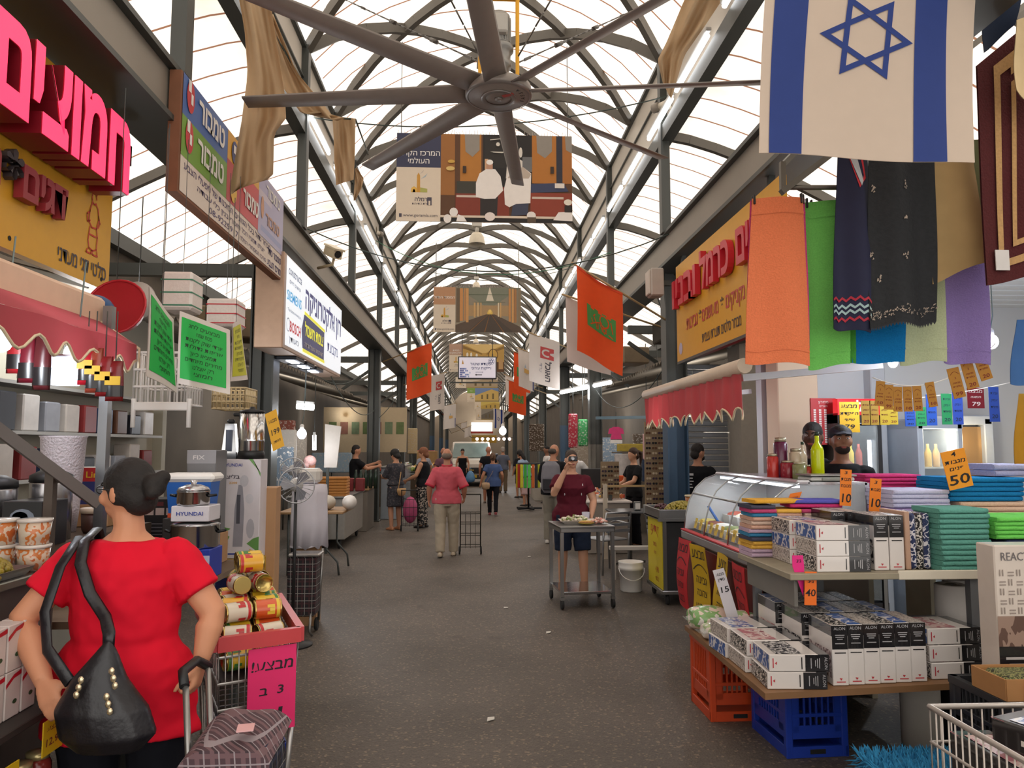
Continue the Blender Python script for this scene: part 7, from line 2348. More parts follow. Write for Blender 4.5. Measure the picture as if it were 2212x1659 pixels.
crumbs('pink_salad', 'pink and white salad in a clear bag on the trolley', tm @ Vector((.19, -.06, .875)), .08, .07, .06, ['#d8a898', '#e0c8ba', '#c8887a'], 60)
t = thing('sandwich', 'filled pitta sandwich lying on the trolley', 'food', tm @ Vector((.0, -.17, .862)))
part('bread', MB(mat('#c9a850', .7, var=.15)).ball(tm @ Vector((.02, -.17, .886)), (.09, .05, .022), 14, 6), t)
part('filling', MB(mat('#8a3a2a', .6)).ball(tm @ Vector((.02, -.175, .893)), (.085, .046, .010), 12, 6), t)
t = thing('plastic_cup', 'clear plastic cup on the trolley by the hand of the woman', 'cup', tm @ Vector((.10, .24, .861)))
part('cup', MB(mat('#d8d4e0', .15, glass=.5)).lathe([(.035, 0), (.045, .10), (.047, .10), (.038, .0)], tm @ Vector((.12, .24, .861)), 14, cap=False), t)
# ---- bistro corner
def btable(label, x, y, w=.62):
 t = thing('bistro_table', label, 'table', (x, y, 0))
 part('table_top', MB(mat('#6d6f72', .35, .5)).box((x, y, .76), (w, .6, .03), .008), t)
 part('column', MB(STAIN).lathe([(.03, .03), (.03, .74), (.12, .745)], (x, y, 0), 14), t)
 mb = MB(STAIN)
 for q in range(4):
  a = q * PI / 2 + .4
  mb.bar((x, y, .05), (x + .26 * math.cos(a), y + .26 * math.sin(a), .015), .03)
 part('foot', mb, t)
btable('grey bistro table with napkin holder behind the olive cart', 2.28, 10.9)
t = thing('napkin_holder', 'small steel napkin holder on the grey bistro table', 'napkin holder', (2.36, 10.75, .777))
part('holder', MB(STAIN).box((2.36, 10.75, .845), (.10, .08, .13), .01), t)
part('napkins', MB(WHITE).box((2.36, 10.708, .845), (.07, .006, .09)), t)
def chair(label, x, y, rz):
 t = thing('chair', label, 'chair', (x, y, 0), rz)
 AL = mat('#a8a8aa', .3, .7)
 part('seat', MB(AL).box((0, 0, .45), (.42, .42, .025), .01), t, True)
 mb = MB(AL)
 for sx in (-1, 1):
  mb.tube([(sx * .22, -.2, .0), (sx * .22, -.22, .45), (sx * .22, -.24, .66), (sx * .22, .05, .68), (sx * .22, .22, .62), (sx * .22, .20, .0)], .014, 8)
  part('side_frame', mb, t, True); mb = MB(AL)
 mb.tube([(-.22, -.22, .5), (-.21, -.28, .82), (.21, -.28, .82), (.22, -.22, .5)], .013, 8)
 for z in (.58, .66, .74):
  mb.box((0, -.262, z), (.40, .012, .04))
 part('backrest', mb, t, True)
chair('aluminium chair half hidden by the steel trolley', 1.80, 10.2, .5)
chair('aluminium chair tucked behind the olive cart', 2.75, 10.4, -1.2)
t = thing('rope_post', 'cream post with a rail standing on the bistro table edge', 'post', (2.0, 11.3, 0))
part('post', MB(mat('#c9bca8', .5)).bar((2.0, 11.35, 0), (2.0, 11.35, 1.12), .06), t)
part('rail', MB(mat('#b89a6a', .5)).bar((2.0, 11.35, 1.10), (3.05, 11.35, 1.10), .03), t)
t = thing('bench', 'white slatted bench end between the chairs and the cart', 'bench', (2.0, 9.55, 0))
part('seat_slat', MB(mat('#bdb6ac', .5)).box((2.05, 9.6, .40), (.62, .10, .05), .006), t)
for x in (1.8, 2.3):
 part('leg', MB(mat('#bdb6ac', .5)).bar((x, 9.6, 0), (x, 9.6, .38), .035), t)
# ================================================================ LEFT STALLS, NEAR
CARD_ = mat('#a8805a', .75, var=.1)
t = thing('market_stand', 'pickle stand with stepped shelves at the left edge', 'stand', (-1.9, 2.2, 0))
mb = MB(mat('#4a3f3a', .7, var=.2)).box((-1.98, 2.25, .60), (.62, 1.7, 1.19), .005)
part('body', mb, t)
for x, z, nm in ((-1.555, .80, 0), (-1.52, .50, 1), (-1.50, .18, 2)):
 part('shelf', MB(mat('#2e2a28', .6)).box((x, 2.05, z), (.22, 1.48, .025), .003), t)
part('counter_top', MB(STAIN).box((-1.965, 2.25, 1.21), (.65, 1.74, .03), .004), t)
heap('green_olives', 'heap of green olives in the pickle stand pan behind the woman in red', (-1.79, 2.72, 1.235), .13, .20, .075, 300, .017, OLG)
t = thing('steel_pan', 'shallow steel pan under the heaped green olives', 'pan', (-1.79, 2.7, 1.226))
part('pan', MB(STAIN).loft([[Vector((-1.80 + sx * w, 2.70 + sy * d, z)) for sx, sy in ((-1, -1), (1, -1), (1, 1), (-1, 1))] for w, d, z in ((.135, .19, 1.2265), (.155, .22, 1.258), (.15, .215, 1.258), (.13, .185, 1.23))], True, False), t)
def tub(label, p, r=.058, h=.085):
 p = Vector(p)
 t = thing('salad_tub', label, 'tub', p)
 part('tub_body', MB(blotch_mat('pickle', [(0, '#c4b6a4'), (.48, '#c07038'), (.56, '#d0b8a0'), (.66, '#b86030')], 20, 2, .2)).lathe([(r * .86, 0), (r, h)], p, 16), t)
 part('lid', MB(mat('#cfc8c0', .25, coat=.4)).lathe([(r * 1.06, h), (r * 1.06, h + .012), (.01, h + .013)], p, 16), t)
for i in range(2):
 for k in range(2):
  tub('pickled salad tub by the olives, %s of the %s pair' % (['lower', 'upper'][k], ['left-hand', 'right-hand'][i]), (-1.83 + i * .128, 3.0, 1.2265 + k * .099))
tub('single pickled salad tub at the left edge of the olive pan', (-2.0, 2.99, 1.2265))
jc = ['#a8702a', '#6a7a2e', '#b0522a', '#7a2a24', '#c09a3a', '#5a6a3a']
jn = ['amber', 'green', 'orange', 'dark red', 'mustard', 'olive']
rown = ['upper', 'middle', 'lowest']
for r_ in range(3):
 for i in range(12 if r_ else 8):
  y = 1.60 + i * .098
  z = (.8137, .5137, .1937)[r_]
  x = (-1.50, -1.47, -1.45)[r_]
  q = (i * 5 + r_ * 2) % 6
  t = thing('jar', '%s jar, %s on the %s pickle stand shelf' % (jn[q], (nth + ['seventh', 'eighth', 'ninth', 'tenth', 'eleventh', 'twelfth'])[i], rown[r_]), 'jar', (x, y, z), 0, 'jars on the pickle stand')
  part('jar_body', MB(mat(jc[q], .2, var=.3, ns=25)).lathe([(.04, 0), (.043, .01), (.043, .12), (.034, .14)], (0, 0, 0), 12), t, True)
  part('wrapper', MB(mat(['#c9bfae', '#8aa04a', '#c8652a'][q % 3], .4)).lathe([(.0435, .035), (.0435, .095)], (0, 0, 0), 12, cap=False), t, True)
  part('lid', MB(mat('#b8a878', .3, .6)).lathe([(.036, .14), (.036, .16), (.01, .161)], (0, 0, 0), 12), t, True)
for i in range(4):
 for k in range(2):
  t = thing('drink_carton', 'white carton with red swoosh on the pickle stand, %s in the %s layer' % (['first', 'second', 'third', 'fourth'][i], ['lower', 'upper'][k]), 'carton', (-1.555, 2.42 + i * .088, .8137 + k * .1515), 0, 'white cartons on the pickle stand')
  part('carton', MB(mat('#c9bdb8', .4)).box((0, 0, .075), (.08, .08, .15), .003), t, True)
  mb = MB(mat('#b01c2c', .4)).pg(Fr((.0402, -.04, 0), (0, 1, 0), (0, 0, 1)), [(0, .10), (.04, .125), (.08, .13), (.08, .145), (.04, .138), (0, .115)], .001)
  mb.use(mat('#2a4a32', .4)).pg(Fr((.0402, -.04, 0), (0, 1, 0), (0, 0, 1)), EL(.05, .05, .012, .008, 8), .001)
  part('print', mb, t, True, 'red swoosh print')
for y, z, nm in ((2.60, .70, 'yellow price card below the white cartons'), (2.36, .64, 'yellow price card on the middle shelf of the pickle stand'), (2.30, .36, 'yellow price card on the lowest shelf of the pickle stand')):
 card(nm, Fr((-1.385, y - .05, z), (.03, 1, 0), (0, 0, 1)), .11, .11, '#d8b21c', [('מבצע', .75, .2, .7), ('12.90', .35, .3, .8)], '#6a2a20')
# housewares display
t = thing('display_table', 'housewares table behind the woman in red', 'table', (-2.1, 4.2, 0))
part('table_top', MB(mat('#6d5a48', .6, var=.15)).box((-2.05, 3.98, .98), (1.3, 1.66, .03)), t)
for x in (-2.6, -1.45):
 for y in (3.3, 4.7):
  part('leg', MB(STEEL).bar((x, y, 0), (x, y, .97), .04), t)
part('riser', MB(mat('#5a4c40', .7)).box((-2.28, 3.84, 1.13), (.82, 1.22, .268)), t)
RZ = 1.266
def pbox(name, label, c, d, m, prints=(), rz=0.0, side=None):
 """printed cardboard box standing at c with size d; prints are drawn on the face toward the camera"""
 t = thing(name, label, 'box', c, rz)
 part('carton', MB(m).box((0, 0, d[2] / 2), d, .004), t, True)
 f = Fr((-d[0] / 2, -d[1] / 2, 0), (1, 0, 0), (0, 0, 1))
 mb = MB()
 for p in prints:
  if p[0] == 't':
   mb.use(mat(p[1], .5)).text(f, d[0] * p[2], d[2] * p[3], d[2] * p[4], p[5], .003, bold=.012, width=d[0] * p[6])
  else:
   mb.use(mat(p[1], .5, var=.1)).pg(f, [(x * d[0], y * d[2]) for x, y in p[2]], .001 if len(p) < 4 else p[3])
 if prints:
  part('print', mb, t, True)
 return t
pbox('appliance_box', 'red and blue appliance box with yellow lettering on the housewares riser', (-2.16, 4.30, RZ + .12), (.30, .2, .20), mat('#a8ab9e', .5), [('r', '#b8242a', R4(0, .62, 1, 1)), ('r', '#2a3272', R4(0, 0, 1, .62)), ('t', '#e0c030', .55, .80, .24, 'Gold Line', .75), ('r', '#c9c0c0', EL(.45, .35, .2, .12)), ('r', '#b8383a', R4(.15, .12, .9, .17), .002)])
pbox('carton', 'plain grey carton under the red and blue appliance box', (-2.16, 4.30, RZ), (.34, .24, .12), CARD_)
pbox('appliance_box', 'black appliance box with four small pictures in a row', (-1.85, 4.66, 1.09), (.28, .2, .30), mat('#1c1b1e', .4), [('r', '#5a2024', R4(.1, .86, .5, .94))] + [('r', '#b8a49c', R4(.12 + .22 * i, .68, .3 + .22 * i, .82)) for i in range(4)] + [('r', '#5f5c60', R4(.15, .5 - .07 * i, .8 - .1 * (i % 2), .52 - .07 * i)) for i in range(5)])
pbox('carton', 'low dark carton under the black appliance box', (-1.85, 4.66, .996), (.3, .24, .093), mat('#3a302a', .6))
pbox('appliance_box', 'grey appliance box with a pale mixer picture', (-1.63, 4.64, 1.18), (.17, .2, .50), mat('#6b6a6c', .4), [('r', '#8d8c90', R4(0, .84, 1, 1)), ('r', '#b8b0b0', EL(.6, .66, .22, .08)), ('t', '#c9c4c4', .4, .91, .07, 'FIX', .4)])
pbox('carton', 'brown carton under the grey mixer box', (-1.63, 4.64, .996), (.2, .24, .183), CARD_)
pbox('appliance_box', 'black box with a grey picture on the near housewares table', (-1.94, 3.42, 1.266), (.17, .2, .20), mat('#19191c', .3), [('r', '#7a8492', EL(.5, .62, .32, .22)), ('r', '#c4c6c8', EL(.45, .66, .2, .12)), ('r', '#3a3a40', R4(.1, .1, .9, .3))])
# cooler
t = thing('cooler_box', 'blue picnic cooler with white lid on the housewares table', 'cooler', (-1.62, 4.40, 1.30))
c = Vector((-1.62, 4.40, 1.30))
part('body', MB(mat('#1c5cae', .4, var=.05)).loft([[c + Vector((sx * w, sy * w * .6, z)) for sx, sy in ((-1, -1), (1, -1), (1, 1), (-1, 1))] for w, z in ((.108, 0), (.125, .20))], True, False), t)
part('lid', MB(WHITEPL).box(c + Vector((0, 0, .225)), (.29, .19, .05), .018), t)
part('orange_band', MB(mat('#c8502a', .4)).box(c + Vector((0, 0, .012)), (.225, .14, .024)), t)
pbox('carton', 'dark carton carrying the blue picnic cooler', (-1.62, 4.40, .996), (.26, .19, .302), mat('#2a2624', .6))
def pot(name, label, p, r, h, lidh=.04, hand=True):
 p = Vector(p)
 t = thing(name, label, 'pot', p)
 part('body', MB(CHROME).lathe([(r * .92, 0), (r, .01), (r, h), (r * 1.04, h + .004), (r * .97, h + .004)], p, 22), t)
 part('lid', MB(mat('#b8b8ba', .2, .9)).lathe([(r * 1.02, h + .005), (r * .9, h + lidh * .6), (r * .4, h + lidh), (.012, h + lidh), (.02, h + lidh + .02), (.004, h + lidh + .026)], p, 22), t)
 for sx in (-1, 1):
  part('handle', MB(BLACK).tube([p + Vector((sx * r, -.02, h * .7)), p + Vector((sx * (r + .035), 0, h * .75)), p + Vector((sx * r, .02, h * .7))], .008, 6), t)
pot('pressure_cooker', 'shiny pressure cooker in front of the blue cooler', (-1.53, 4.16, 1.385), .085, .07)
pbox('appliance_box', 'white appliance box with blue lettering under the pressure cooker', (-1.52, 4.18, 1.30), (.20, .18, .083), mat('#cfcbd0', .4), [('t', '#2a3f92', .5, .5, .35, 'HYUNDAI', .7)])
pot('cooking_pot', 'wide steel pot with plastic wrapped lid on the blue box', (-1.52, 4.18, 1.155), .125, .12, .02)
pbox('appliance_box', 'blue and white box under the wide steel pot', (-1.52, 4.18, .996), (.23, .2, .158), mat('#23399c', .4), [('r', '#b8bcd4', R4(.35, .0, 1, .8)), ('r', '#5a8a5a', R4(.6, .45, .75, .6), .002)])
# tall appliance box
t = pbox('appliance_box', 'tall white appliance box with a fan picture and green leaf corners', (-1.50, 4.95, .99), (.255, .16, .63), mat('#cfc9cd', .4), [('t', '#2a3f92', .3, .94, .045, 'HYUNDAI', .48), ('t', '#3a3440', .3, .82, .05, 'בליצי', .36), ('t', '#c8963a', .33, .76, .03, '2200', .2),
  ('r', '#8f8d95', [(.36, .12), (.6, .12), (.62, .5), (.56, .74), (.46, .74), (.38, .5)]), ('r', '#4a4a52', R4(.43, .35, .52, .64), .002), ('r', '#b9b7bd', EL(.60, .78, .11, .06), .002), ('r', '#a9a7ae', EL(.78, .30, .10, .10)), ('r', '#c4c2c8', EL(.74, .6, .1, .05)),
  ('r', '#5f8f4a', [(0, .0), (.28, .22), (.2, .24), (0, .12)]), ('r', '#5f8f4a', [(0, .22), (.3, .30), (.1, .32), (0, .29)]), ('r', '#5f8f4a', [(.7, .15), (1, .06), (1, .22), (.85, .2)]), ('r', '#6a9a54', [(.7, 1), (.8, 1), (1, .82), (1, .86)]), ('r', '#c8a03a', [(.75, .1), (1, 0), (1, .06)]), ('r', '#2a3f92', R4(.25, .04, .8, .055))])
t = pbox('appliance_box', 'yellow banded box with dark Hebrew lettering under the tall white box', (-1.50, 4.95, .80), (.27, .17, .188), mat('#b8922a', .4), [('t', '#2a2430', .5, .68, .24, 'מאוורר טורבו', .86), ('r', '#2a3272', R4(0, 0, 1, .38)), ('t', '#c9c4d0', .75, .22, .16, 'חברה', .3)])
pbox('carton', 'stack base carton under the yellow banded box', (-1.50, 4.95, 0), (.30, .22, .80), mat('#4a4038', .6, var=.15))
pbox('carton', 'tall plain cardboard box beside the yellow banded box', (-1.37, 5.12, 0), (.10, .20, 1.43), CARD_, rz=.1)
t = thing('hot_water_urn', 'polished steel hot water urn on top of the tall white box', 'urn', (-1.46, 4.95, 1.62))
p = Vector((-1.46, 4.95, 1.621))
part('tank', MB(CHROME).lathe([(.078, .05), (.08, .055), (.08, .115), (.082, .12), (.08, .125), (.08, .30)], p, 26), t)
part('base', MB(BLACK).lathe([(.084, 0), (.084, .04), (.079, .05)], p, 26), t)
part('lid', MB(BLACK).lathe([(.081, .30), (.078, .315), (.02, .325), (.015, .34), (.005, .342)], p, 26), t)
part('handle', MB(BLACK).box(p + Vector((-.095, 0, .29)), (.05, .03, .025), .006), t)
t = thing('kettle', 'slim silver grater tower beside the hot water urn', 'grater', (-1.60, 4.95, 1.62))
part('frame', MB(CHROME).loft([[Vector((-1.595 + sx * w, 4.95 + sy * w * .7, z)) for sx, sy in ((-1, -1), (1, -1), (1, 1), (-1, 1))] for w, z in ((.05, 1.621), (.03, 1.85))], True, False), t)
part('handle', MB(BLACK).box((-1.595, 4.95, 1.865), (.05, .03, .03), .01), t)
part('blade_panel', MB(mat('#4a4f5c', .3, .6)).box((-1.595, 4.918, 1.74), (.04, .008, .14)), t)
bpy.data.objects['kettle'].name = 'grater'
card('yellow diamond price card hanging beside the hot water urn', Fr(pY(590, 975, 4.8), (.75, .3, .42), (-.25, 0, 1)), .085, .235, '#e0a81c', [('מבצע', .75, .13, .7), ('199', .45, .2, .7), ('ליחידה', .2, .1, .6)])
# silver bins, wicker bin, brown pot
for i, (x, y, r, h, z) in enumerate(((-2.16, 3.46, .10, .24, 1.30), (-2.0, 3.64, .09, .20, 1.36))):
 t = thing('waste_bin', ['tall steel pedal bin at the left edge above the black picture box', 'second steel pedal bin beside the white wicker bin'][i], 'bin', (x, y, 1.266))
 part('body', MB(mat('#a8a6a8', .25, .9)).lathe([(r, 0), (r, h + z - 1.30), (r * .98, h + z - 1.29)], (x, y, 1.266), 22), t)
 part('lid', MB(BLACK).lathe([(r * 1.03, h + z - 1.29), (r * 1.0, h + z - 1.26), (.5 * r, h + z - 1.235), (.01, h + z - 1.23)], (x, y, 1.266), 22), t)
t = thing('wicker_bin', 'white tapered woven plastic bin on the housewares riser', 'bin', (-2.1, 3.95, 1.266))
p = Vector((-2.12, 3.95, 1.266))
mb = MB(mat('#c9bfc4', .6, bump=.8, ns=90))
mb.lathe([(.075, 0), (.085, .1), (.105, .48), (.112, .49), (.10, .485), (.08, .1)], p, 26)
part('body', mb, t)
t = thing('flower_pot', 'brown pot with cream rim beside the woven bin', 'pot', (-1.93, 3.95, 1.266))
p = Vector((-1.93, 3.9, 1.266))
part('body', MB(mat('#3f241c', .5)).lathe([(.04, 0), (.05, .02), (.055, .10)], p, 20), t)
part('rim', MB(mat('#c9b8a4', .5)).lathe([(.058, .10), (.06, .125), (.05, .127)], p, 20), t)
t = thing('slanting_pole', 'grey slanting awning arm in front of the silver bins', 'pole', pY(60, 975, 3.1))
part('arm', MB(mat('#5a5350', .5)).bar(pY(-40, 900, 3.0), pY(212, 1088, 3.3), .045), t)
part('post', MB(mat('#4a4038', .6)).bar(pY(112, 1010, 3.2), Vector((pY(112, 1010, 3.2).x, 3.2, 1.19)), .035), t)
t = thing('stall_post', 'chrome upright post above the hair of the woman in red', 'post', (-1.87, 3.9, 0))
part('post', MB(mat('#8a8c90', .3, .8)).bar((-1.88, 3.87, 0), (-1.88, 3.87, 2.42), .045), t)
# things hanging under and behind the left awning
def led2(label, px, py, Y, pw):
 led(label, pY(px, py, Y), .045, pw)
led2('bare bulb under the red awning among the hanging packets', 160, 765, 3.6, 7)
led2('bare bulb under the red awning at the picture edge', 2, 735, 3.2, 6)
for i, (px, py, h, c1) in enumerate(((38, 700, 105, '#8a1c22'), (62, 715, 110, '#5a1420'), (95, 715, 125, '#4a1a1e'), (190, 745, 85, '#b01c2c'), (207, 752, 95, '#8a3a2a'), (228, 770, 85, '#7a1c20'), (250, 780, 85, '#6a1a1c'))):
 Y = 3.45
 a = pY(px, py, Y)
 hh = h / 1600 * Y
 w = .040
 t = thing('hanging_packet', 'dark red and black packet hanging under the awning, %s from the edge' % ['first', 'second', 'third', 'fourth', 'fifth', 'sixth', 'seventh'][i], 'packet', a - Vector((0, 0, hh)))
 part('packet', MB(mat(c1, .25, var=.2)).loft([[a + Vector((w * k * math.cos(b), w * .5 * k2 * math.sin(b), z)) for b in (2 * PI * j / 8 for j in range(8))] for z, k, k2 in ((0, .9, .1), (-.03, .9, .6), (-hh * .55, 1, 1), (-hh + .02, 1, .7), (-hh, 1, .1))]), t)
 part('lower_band', MB(mat('#1a1618', .3)).loft([[a + Vector((w * 1.03 * math.cos(b), w * .5 * k2 * 1.08 * math.sin(b), z)) for b in (2 * PI * j / 8 for j in range(8))] for z, k2 in ((-hh * .62, 1), (-hh + .02, .8))], False), t)
 if i > 2:
  part('label', MB(mat('#d0a81c', .5)).box(a + Vector((0, -w * .55, -hh * .5)), (w * 1.7, .004, .04)), t, label='yellow label')
 part('hook', MB(STEEL).tube([a, a + Vector((0, 0, 2.32 - a.z))], .003, 4), t)
t = thing('plastic_tub', 'clear plastic tub hanging under the red awning', 'tub', pY(135, 832, 3.6))
p = pY(135, 832, 3.6)
part('tub', MB(mat('#b8bac8', .2, glass=.35)).box(p + Vector((0, 0, .065)), (.135, .12, .13), .015), t)
part('lid', MB(mat('#c9c8d0', .3)).box(p + Vector((0, 0, .135)), (.145, .13, .012), .004), t)
part('hook', MB(STEEL).tube([p + Vector((0, 0, .14)), p + Vector((0, 0, .42))], .003, 4), t)
def gsign(label, A, B, C, D, col):
 """handwritten sheet with white border between four points (lower left, lower right, upper right, upper left)"""
 class QF(Fr):
  def __init__(s):
   s.n = ((B - A).cross(D - A)).normalized()
  def at(s, x, y, z=0.0):
   return (A.lerp(B, x)).lerp(D.lerp(C, x), y) + s.n * (z + .012 * math.sin(3 * x + 2 * y))
 fr = QF()
 mb = MB(mat('#cfc4bc', .6))
 patch(mb, fr, 0, 0, 1, 1, 0, 8, 8); patch(mb, fr, 1, 0, 0, 1, -.004, 8, 8)
 mb.use(mat(col, .6, var=.02, trans=.1)); patch(mb, fr, .05, .08, .93, .93, .002, 8, 8)
 mb.use(mat('#1d3a20' if col[1] == '2' else '#6a6a20', .7))
 for i, (s_, w) in enumerate((('מבצעים לחג', .6), ('פסח שמח', .3), ('יורדי שוק לקנות', .7), ('אריזות גדולות', .72), ('תמצאו כאן', .5), ('מחירים מיוחדים', .7), ('רק אצלנו', .4), ('חמוצי', .35))):
  mb.text(fr, .5, .84 - .095 * i, .085, s_, .004, width=w, slant=.1)
 for ch in [fr.at(.5, 1)]:
  mb.use(STEEL).tube([ch, ch + Vector((0, 0, .95))], .002, 3)
 solo('notice_sheet', mb, label, 'sign')
gsign('green handwritten notice turned toward the lane', pY(316, 812, 3.75), pY(382, 850, 4.1), pY(380, 690, 4.1), pY(318, 618, 3.75), '#22b04a')
gsign('green handwritten notice facing the camera with a white border', pY(383, 828, 4.2), pY(497, 852, 4.2), pY(495, 712, 4.2), pY(390, 672, 4.2), '#22b04a')
gsign('yellow handwritten notice behind the green notices', pY(498, 824, 4.6), pY(535, 820, 4.9), pY(524, 690, 4.9), pY(498, 700, 4.6), '#c4c21a')
def foam(label, px0, py0, px1, py1, Y, c, n):
 a, b = pY(px0, py1, Y), pY(px1, py0, Y)
 t = thing('foam_box', label, 'box', ((a.x + b.x) / 2, Y + .1, a.z))
 part('body', MB(mat('#d8cfc8', .7, bump=.2, ns=60)).box(((a.x + b.x) / 2, Y + .1, (a.z + b.z) / 2), (b.x - a.x, .2, b.z - a.z), .015), t)
 for i in range(n):
  z = a.z + (b.z - a.z) * (i + .35) / n
  part('strap', MB(mat(c, .5)).box(((a.x + b.x) / 2, Y + .1, z), (b.x - a.x + .004, .204, .008)), t)
 part('hook', MB(STEEL).tube([((a.x + b.x) / 2, Y + .1, b.z), ((a.x + b.x) / 2, Y + .1, b.z + .9)], .002, 4), t)
foam('white foam box with green straps hanging above the green notices', 346, 586, 416, 668, 4.7, '#2a7a5a', 3)
foam('white foam box with red straps hanging above the yellow notice', 444, 644, 512, 704, 5.0, '#b82a34', 3)
def plcrate(label, px0, py0, px1, py1, Y, m, d=.28):
 a, b = pY(px0, py1, Y), pY(px1, py0, Y)
 t = thing('basket', label, 'basket', ((a.x + b.x) / 2, Y + d / 2, a.z))
 mb = MB(m)
 for z in (a.z, (a.z * 2 + b.z) / 3, (a.z + 2 * b.z) / 3, b.z):
  mb.tube([(a.x, Y, z), (b.x, Y, z), (b.x, Y + d, z), (a.x, Y + d, z)], .008, 5, closed=True)
 n = 7
 for i in range(n + 1):
  x = a.x + (b.x - a.x) * i / n
  mb.tube([(x, Y, a.z), (x, Y, b.z)], .006, 5); mb.tube([(x, Y + d, a.z), (x, Y + d, b.z)], .006, 5)
  y = Y + d * i / n
  mb.tube([(a.x, y, a.z), (a.x, y, b.z)], .006, 5); mb.tube([(b.x, y, a.z), (b.x, y, b.z)], .006, 5)
 part('grid', mb, t)
 part('hook', MB(STEEL).tube([((a.x + b.x) / 2, Y, b.z), ((a.x + b.x) / 2, Y, b.z + 1.4)], .003, 4), t)
 return t
t = plcrate('white plastic shelf rack hanging behind the green notices', 287, 762, 402, 872, 4.45, WHITEPL)
a = pY(287, 905, 4.45)
mb = MB(WHITEPL)
for q in (0, .32):
 mb.tube([a + Vector((q, 0, -.05)), a + Vector((q, 0, .1)), a + Vector((q, 0, .12))], .014, 6)
mb.box(a + Vector((.16, .0, .075)), (.33, .02, .05), .005)
part('foot_frame', mb, t)
plcrate('cream plastic basket hanging by the steel column', 458, 838, 530, 882, 5.4, mat('#c9b48a', .5))
t = thing('basin', 'large red plastic basin hanging behind the yellow pickle sign', 'basin', pY(262, 722, 4.3))
p = pY(250, 662, 4.3)
part('bowl', MB(mat('#9a1420', .4)).lathe([(.165, 0), (.16, -.02), (.12, -.1), (.01, -.11)], p, 26, Matrix.Rotation(PI / 2 - .25, 3, 'X')), t)
part('rim', MB(mat('#b01c28', .4)).tube([p + Matrix.Rotation(PI / 2 - .25, 3, 'X') @ Vector((.165 * math.cos(q), .165 * math.sin(q), 0)) for q in (2 * PI * i / 24 for i in range(24))], .008, 6, closed=True), t)
part('hook', MB(STEEL).tube([p + Vector((0, 0, .16)), p + Vector((0, 0, 1.3))], .003, 4), t)
t = thing('wall_clock', 'round white hanging dial behind the red basin', 'clock', pY(290, 660, 4.9))
p = pY(298, 650, 4.9)
Mx = Matrix.Rotation(PI / 2, 3, 'X')
part('dial', MB(mat('#b8b0aa', .5)).lathe([(.01, 0), (.12, 0), (.125, .015), (.01, .02)], p, 24, Mx), t)
mb = MB(mat('#4a4a52', .5)).box(p + Vector((.02, -.01, .03)), (.01, .006, .09)).box(p + Vector((-.03, -.01, .0)), (.07, .006, .01))
part('hand', mb, t)
part('hook', MB(STEEL).tube([p + Vector((0, .01, .12)), p + Vector((0, .01, .7))], .004, 4), t)
for nm, pts, c, Y in (('dark blue tarp bundle behind the pickle sign', [(0, 590), (120, 600), (118, 650), (0, 640)], '#10182c', 3.6), ('blue folded basin under the corner of the pickle sign', [(175, 640), (242, 640), (240, 700), (178, 690)], '#1c4a7c', 4.0)):
 p0 = [pY(x, y, Y) for x, y in pts]
 mb = MB(mat(c, .5, var=.2))
 cc_ = sum(p0, Vector()) / 4
 mb.ball(cc_, ((p0[1].x - p0[0].x) / 2, .12, (p0[0].z - p0[2].z) / 2), 16, 8)
 o = solo('tarp_bundle', mb, nm, 'tarp')
 b_ = cc_ + Vector((0, 0, .1))
# ---- shopping cart of cans
t = thing('shopping_cart', 'wire shopping cart with red rim heaped with cans', 'cart', (-.93, 3.5, 0), 0)
WR = mat('#a8a4a0', .3, .7)
ca = [Vector((-.965, 2.93)), Vector((-.70, 3.08)), Vector((-.96, 3.76)), Vector((-1.27, 3.58))]
def cz(z, k=1.0):
 m_ = sum(ca, Vector((0, 0))) / 4
 return [Vector(((m_ + (p - m_) * k).x, (m_ + (p - m_) * k).y, z)) for p in ca]
mb = MB(WR)
for z, k in ((.90, .98), (.80, .96), (.70, .94), (.64, .92)):
 mb.tube(cz(z, k), .006, 6, closed=True)
lo_, hi_ = cz(.62, .9), cz(.94, 1)
for s_ in range(4):
 for i in range(13):
  f_ = i / 12
  mb.tube([lo_[s_].lerp(lo_[(s_ + 1) % 4], f_), hi_[s_].lerp(hi_[(s_ + 1) % 4], f_)], .0028, 4)
for i in range(1, 9):
 mb.tube([lo_[0].lerp(lo_[3], i / 9), lo_[1].lerp(lo_[2], i / 9)], .003, 4)
part('wire_basket', mb, t)
mb = MB(mat('#b8383c', .4))
hh_ = cz(.955, 1.03)
for i in range(4):
 mb.bar(hh_[i], hh_[(i + 1) % 4], .03, .055)
part('rim', mb, t, label='red plastic rim')
fl_ = cz(.10, .78)
mb = MB(WR)
for a, b in ((0, 3), (1, 2)):
 mb.tube([lo_[a], Vector((fl_[a].x, fl_[a].y, .18)), Vector((fl_[b].x, fl_[b].y, .18)), lo_[b]], .012, 6)
part('chassis', mb, t)
for p in fl_:
 part('castor', MB(RUBBER).lathe([(.055, -.014), (.06, 0), (.055, .014)], (p.x, p.y, .062), 14, Matrix.Rotation(PI / 2, 3, 'Y')).use(mat('#8a8684', .4)).box((p.x, p.y, .13), (.035, .06, .07), .008), t)
crate('blue plastic crate on the lower rack of the can cart', (-.975, 3.34, .196), .26, .46, .3, BLUEPL, .42)
card('pink card marked 11 on the front of the can cart', Fr((-.865, 2.975, .60), (.87, .49, 0), (0, 0, 1)), .185, .32, '#e8286e', [('מבצע!', .78, .17, .86), ('3  ב', .48, .14, .5), ('11', .18, .24, .42)])
part('can_liner', MB(mat('#3a302c', .8)).slab(Fr((0, 0, .80), (1, 0, 0), (0, 1, 0)), [(p.x, p.y) for p in cz(.80, .88)], .02), t)
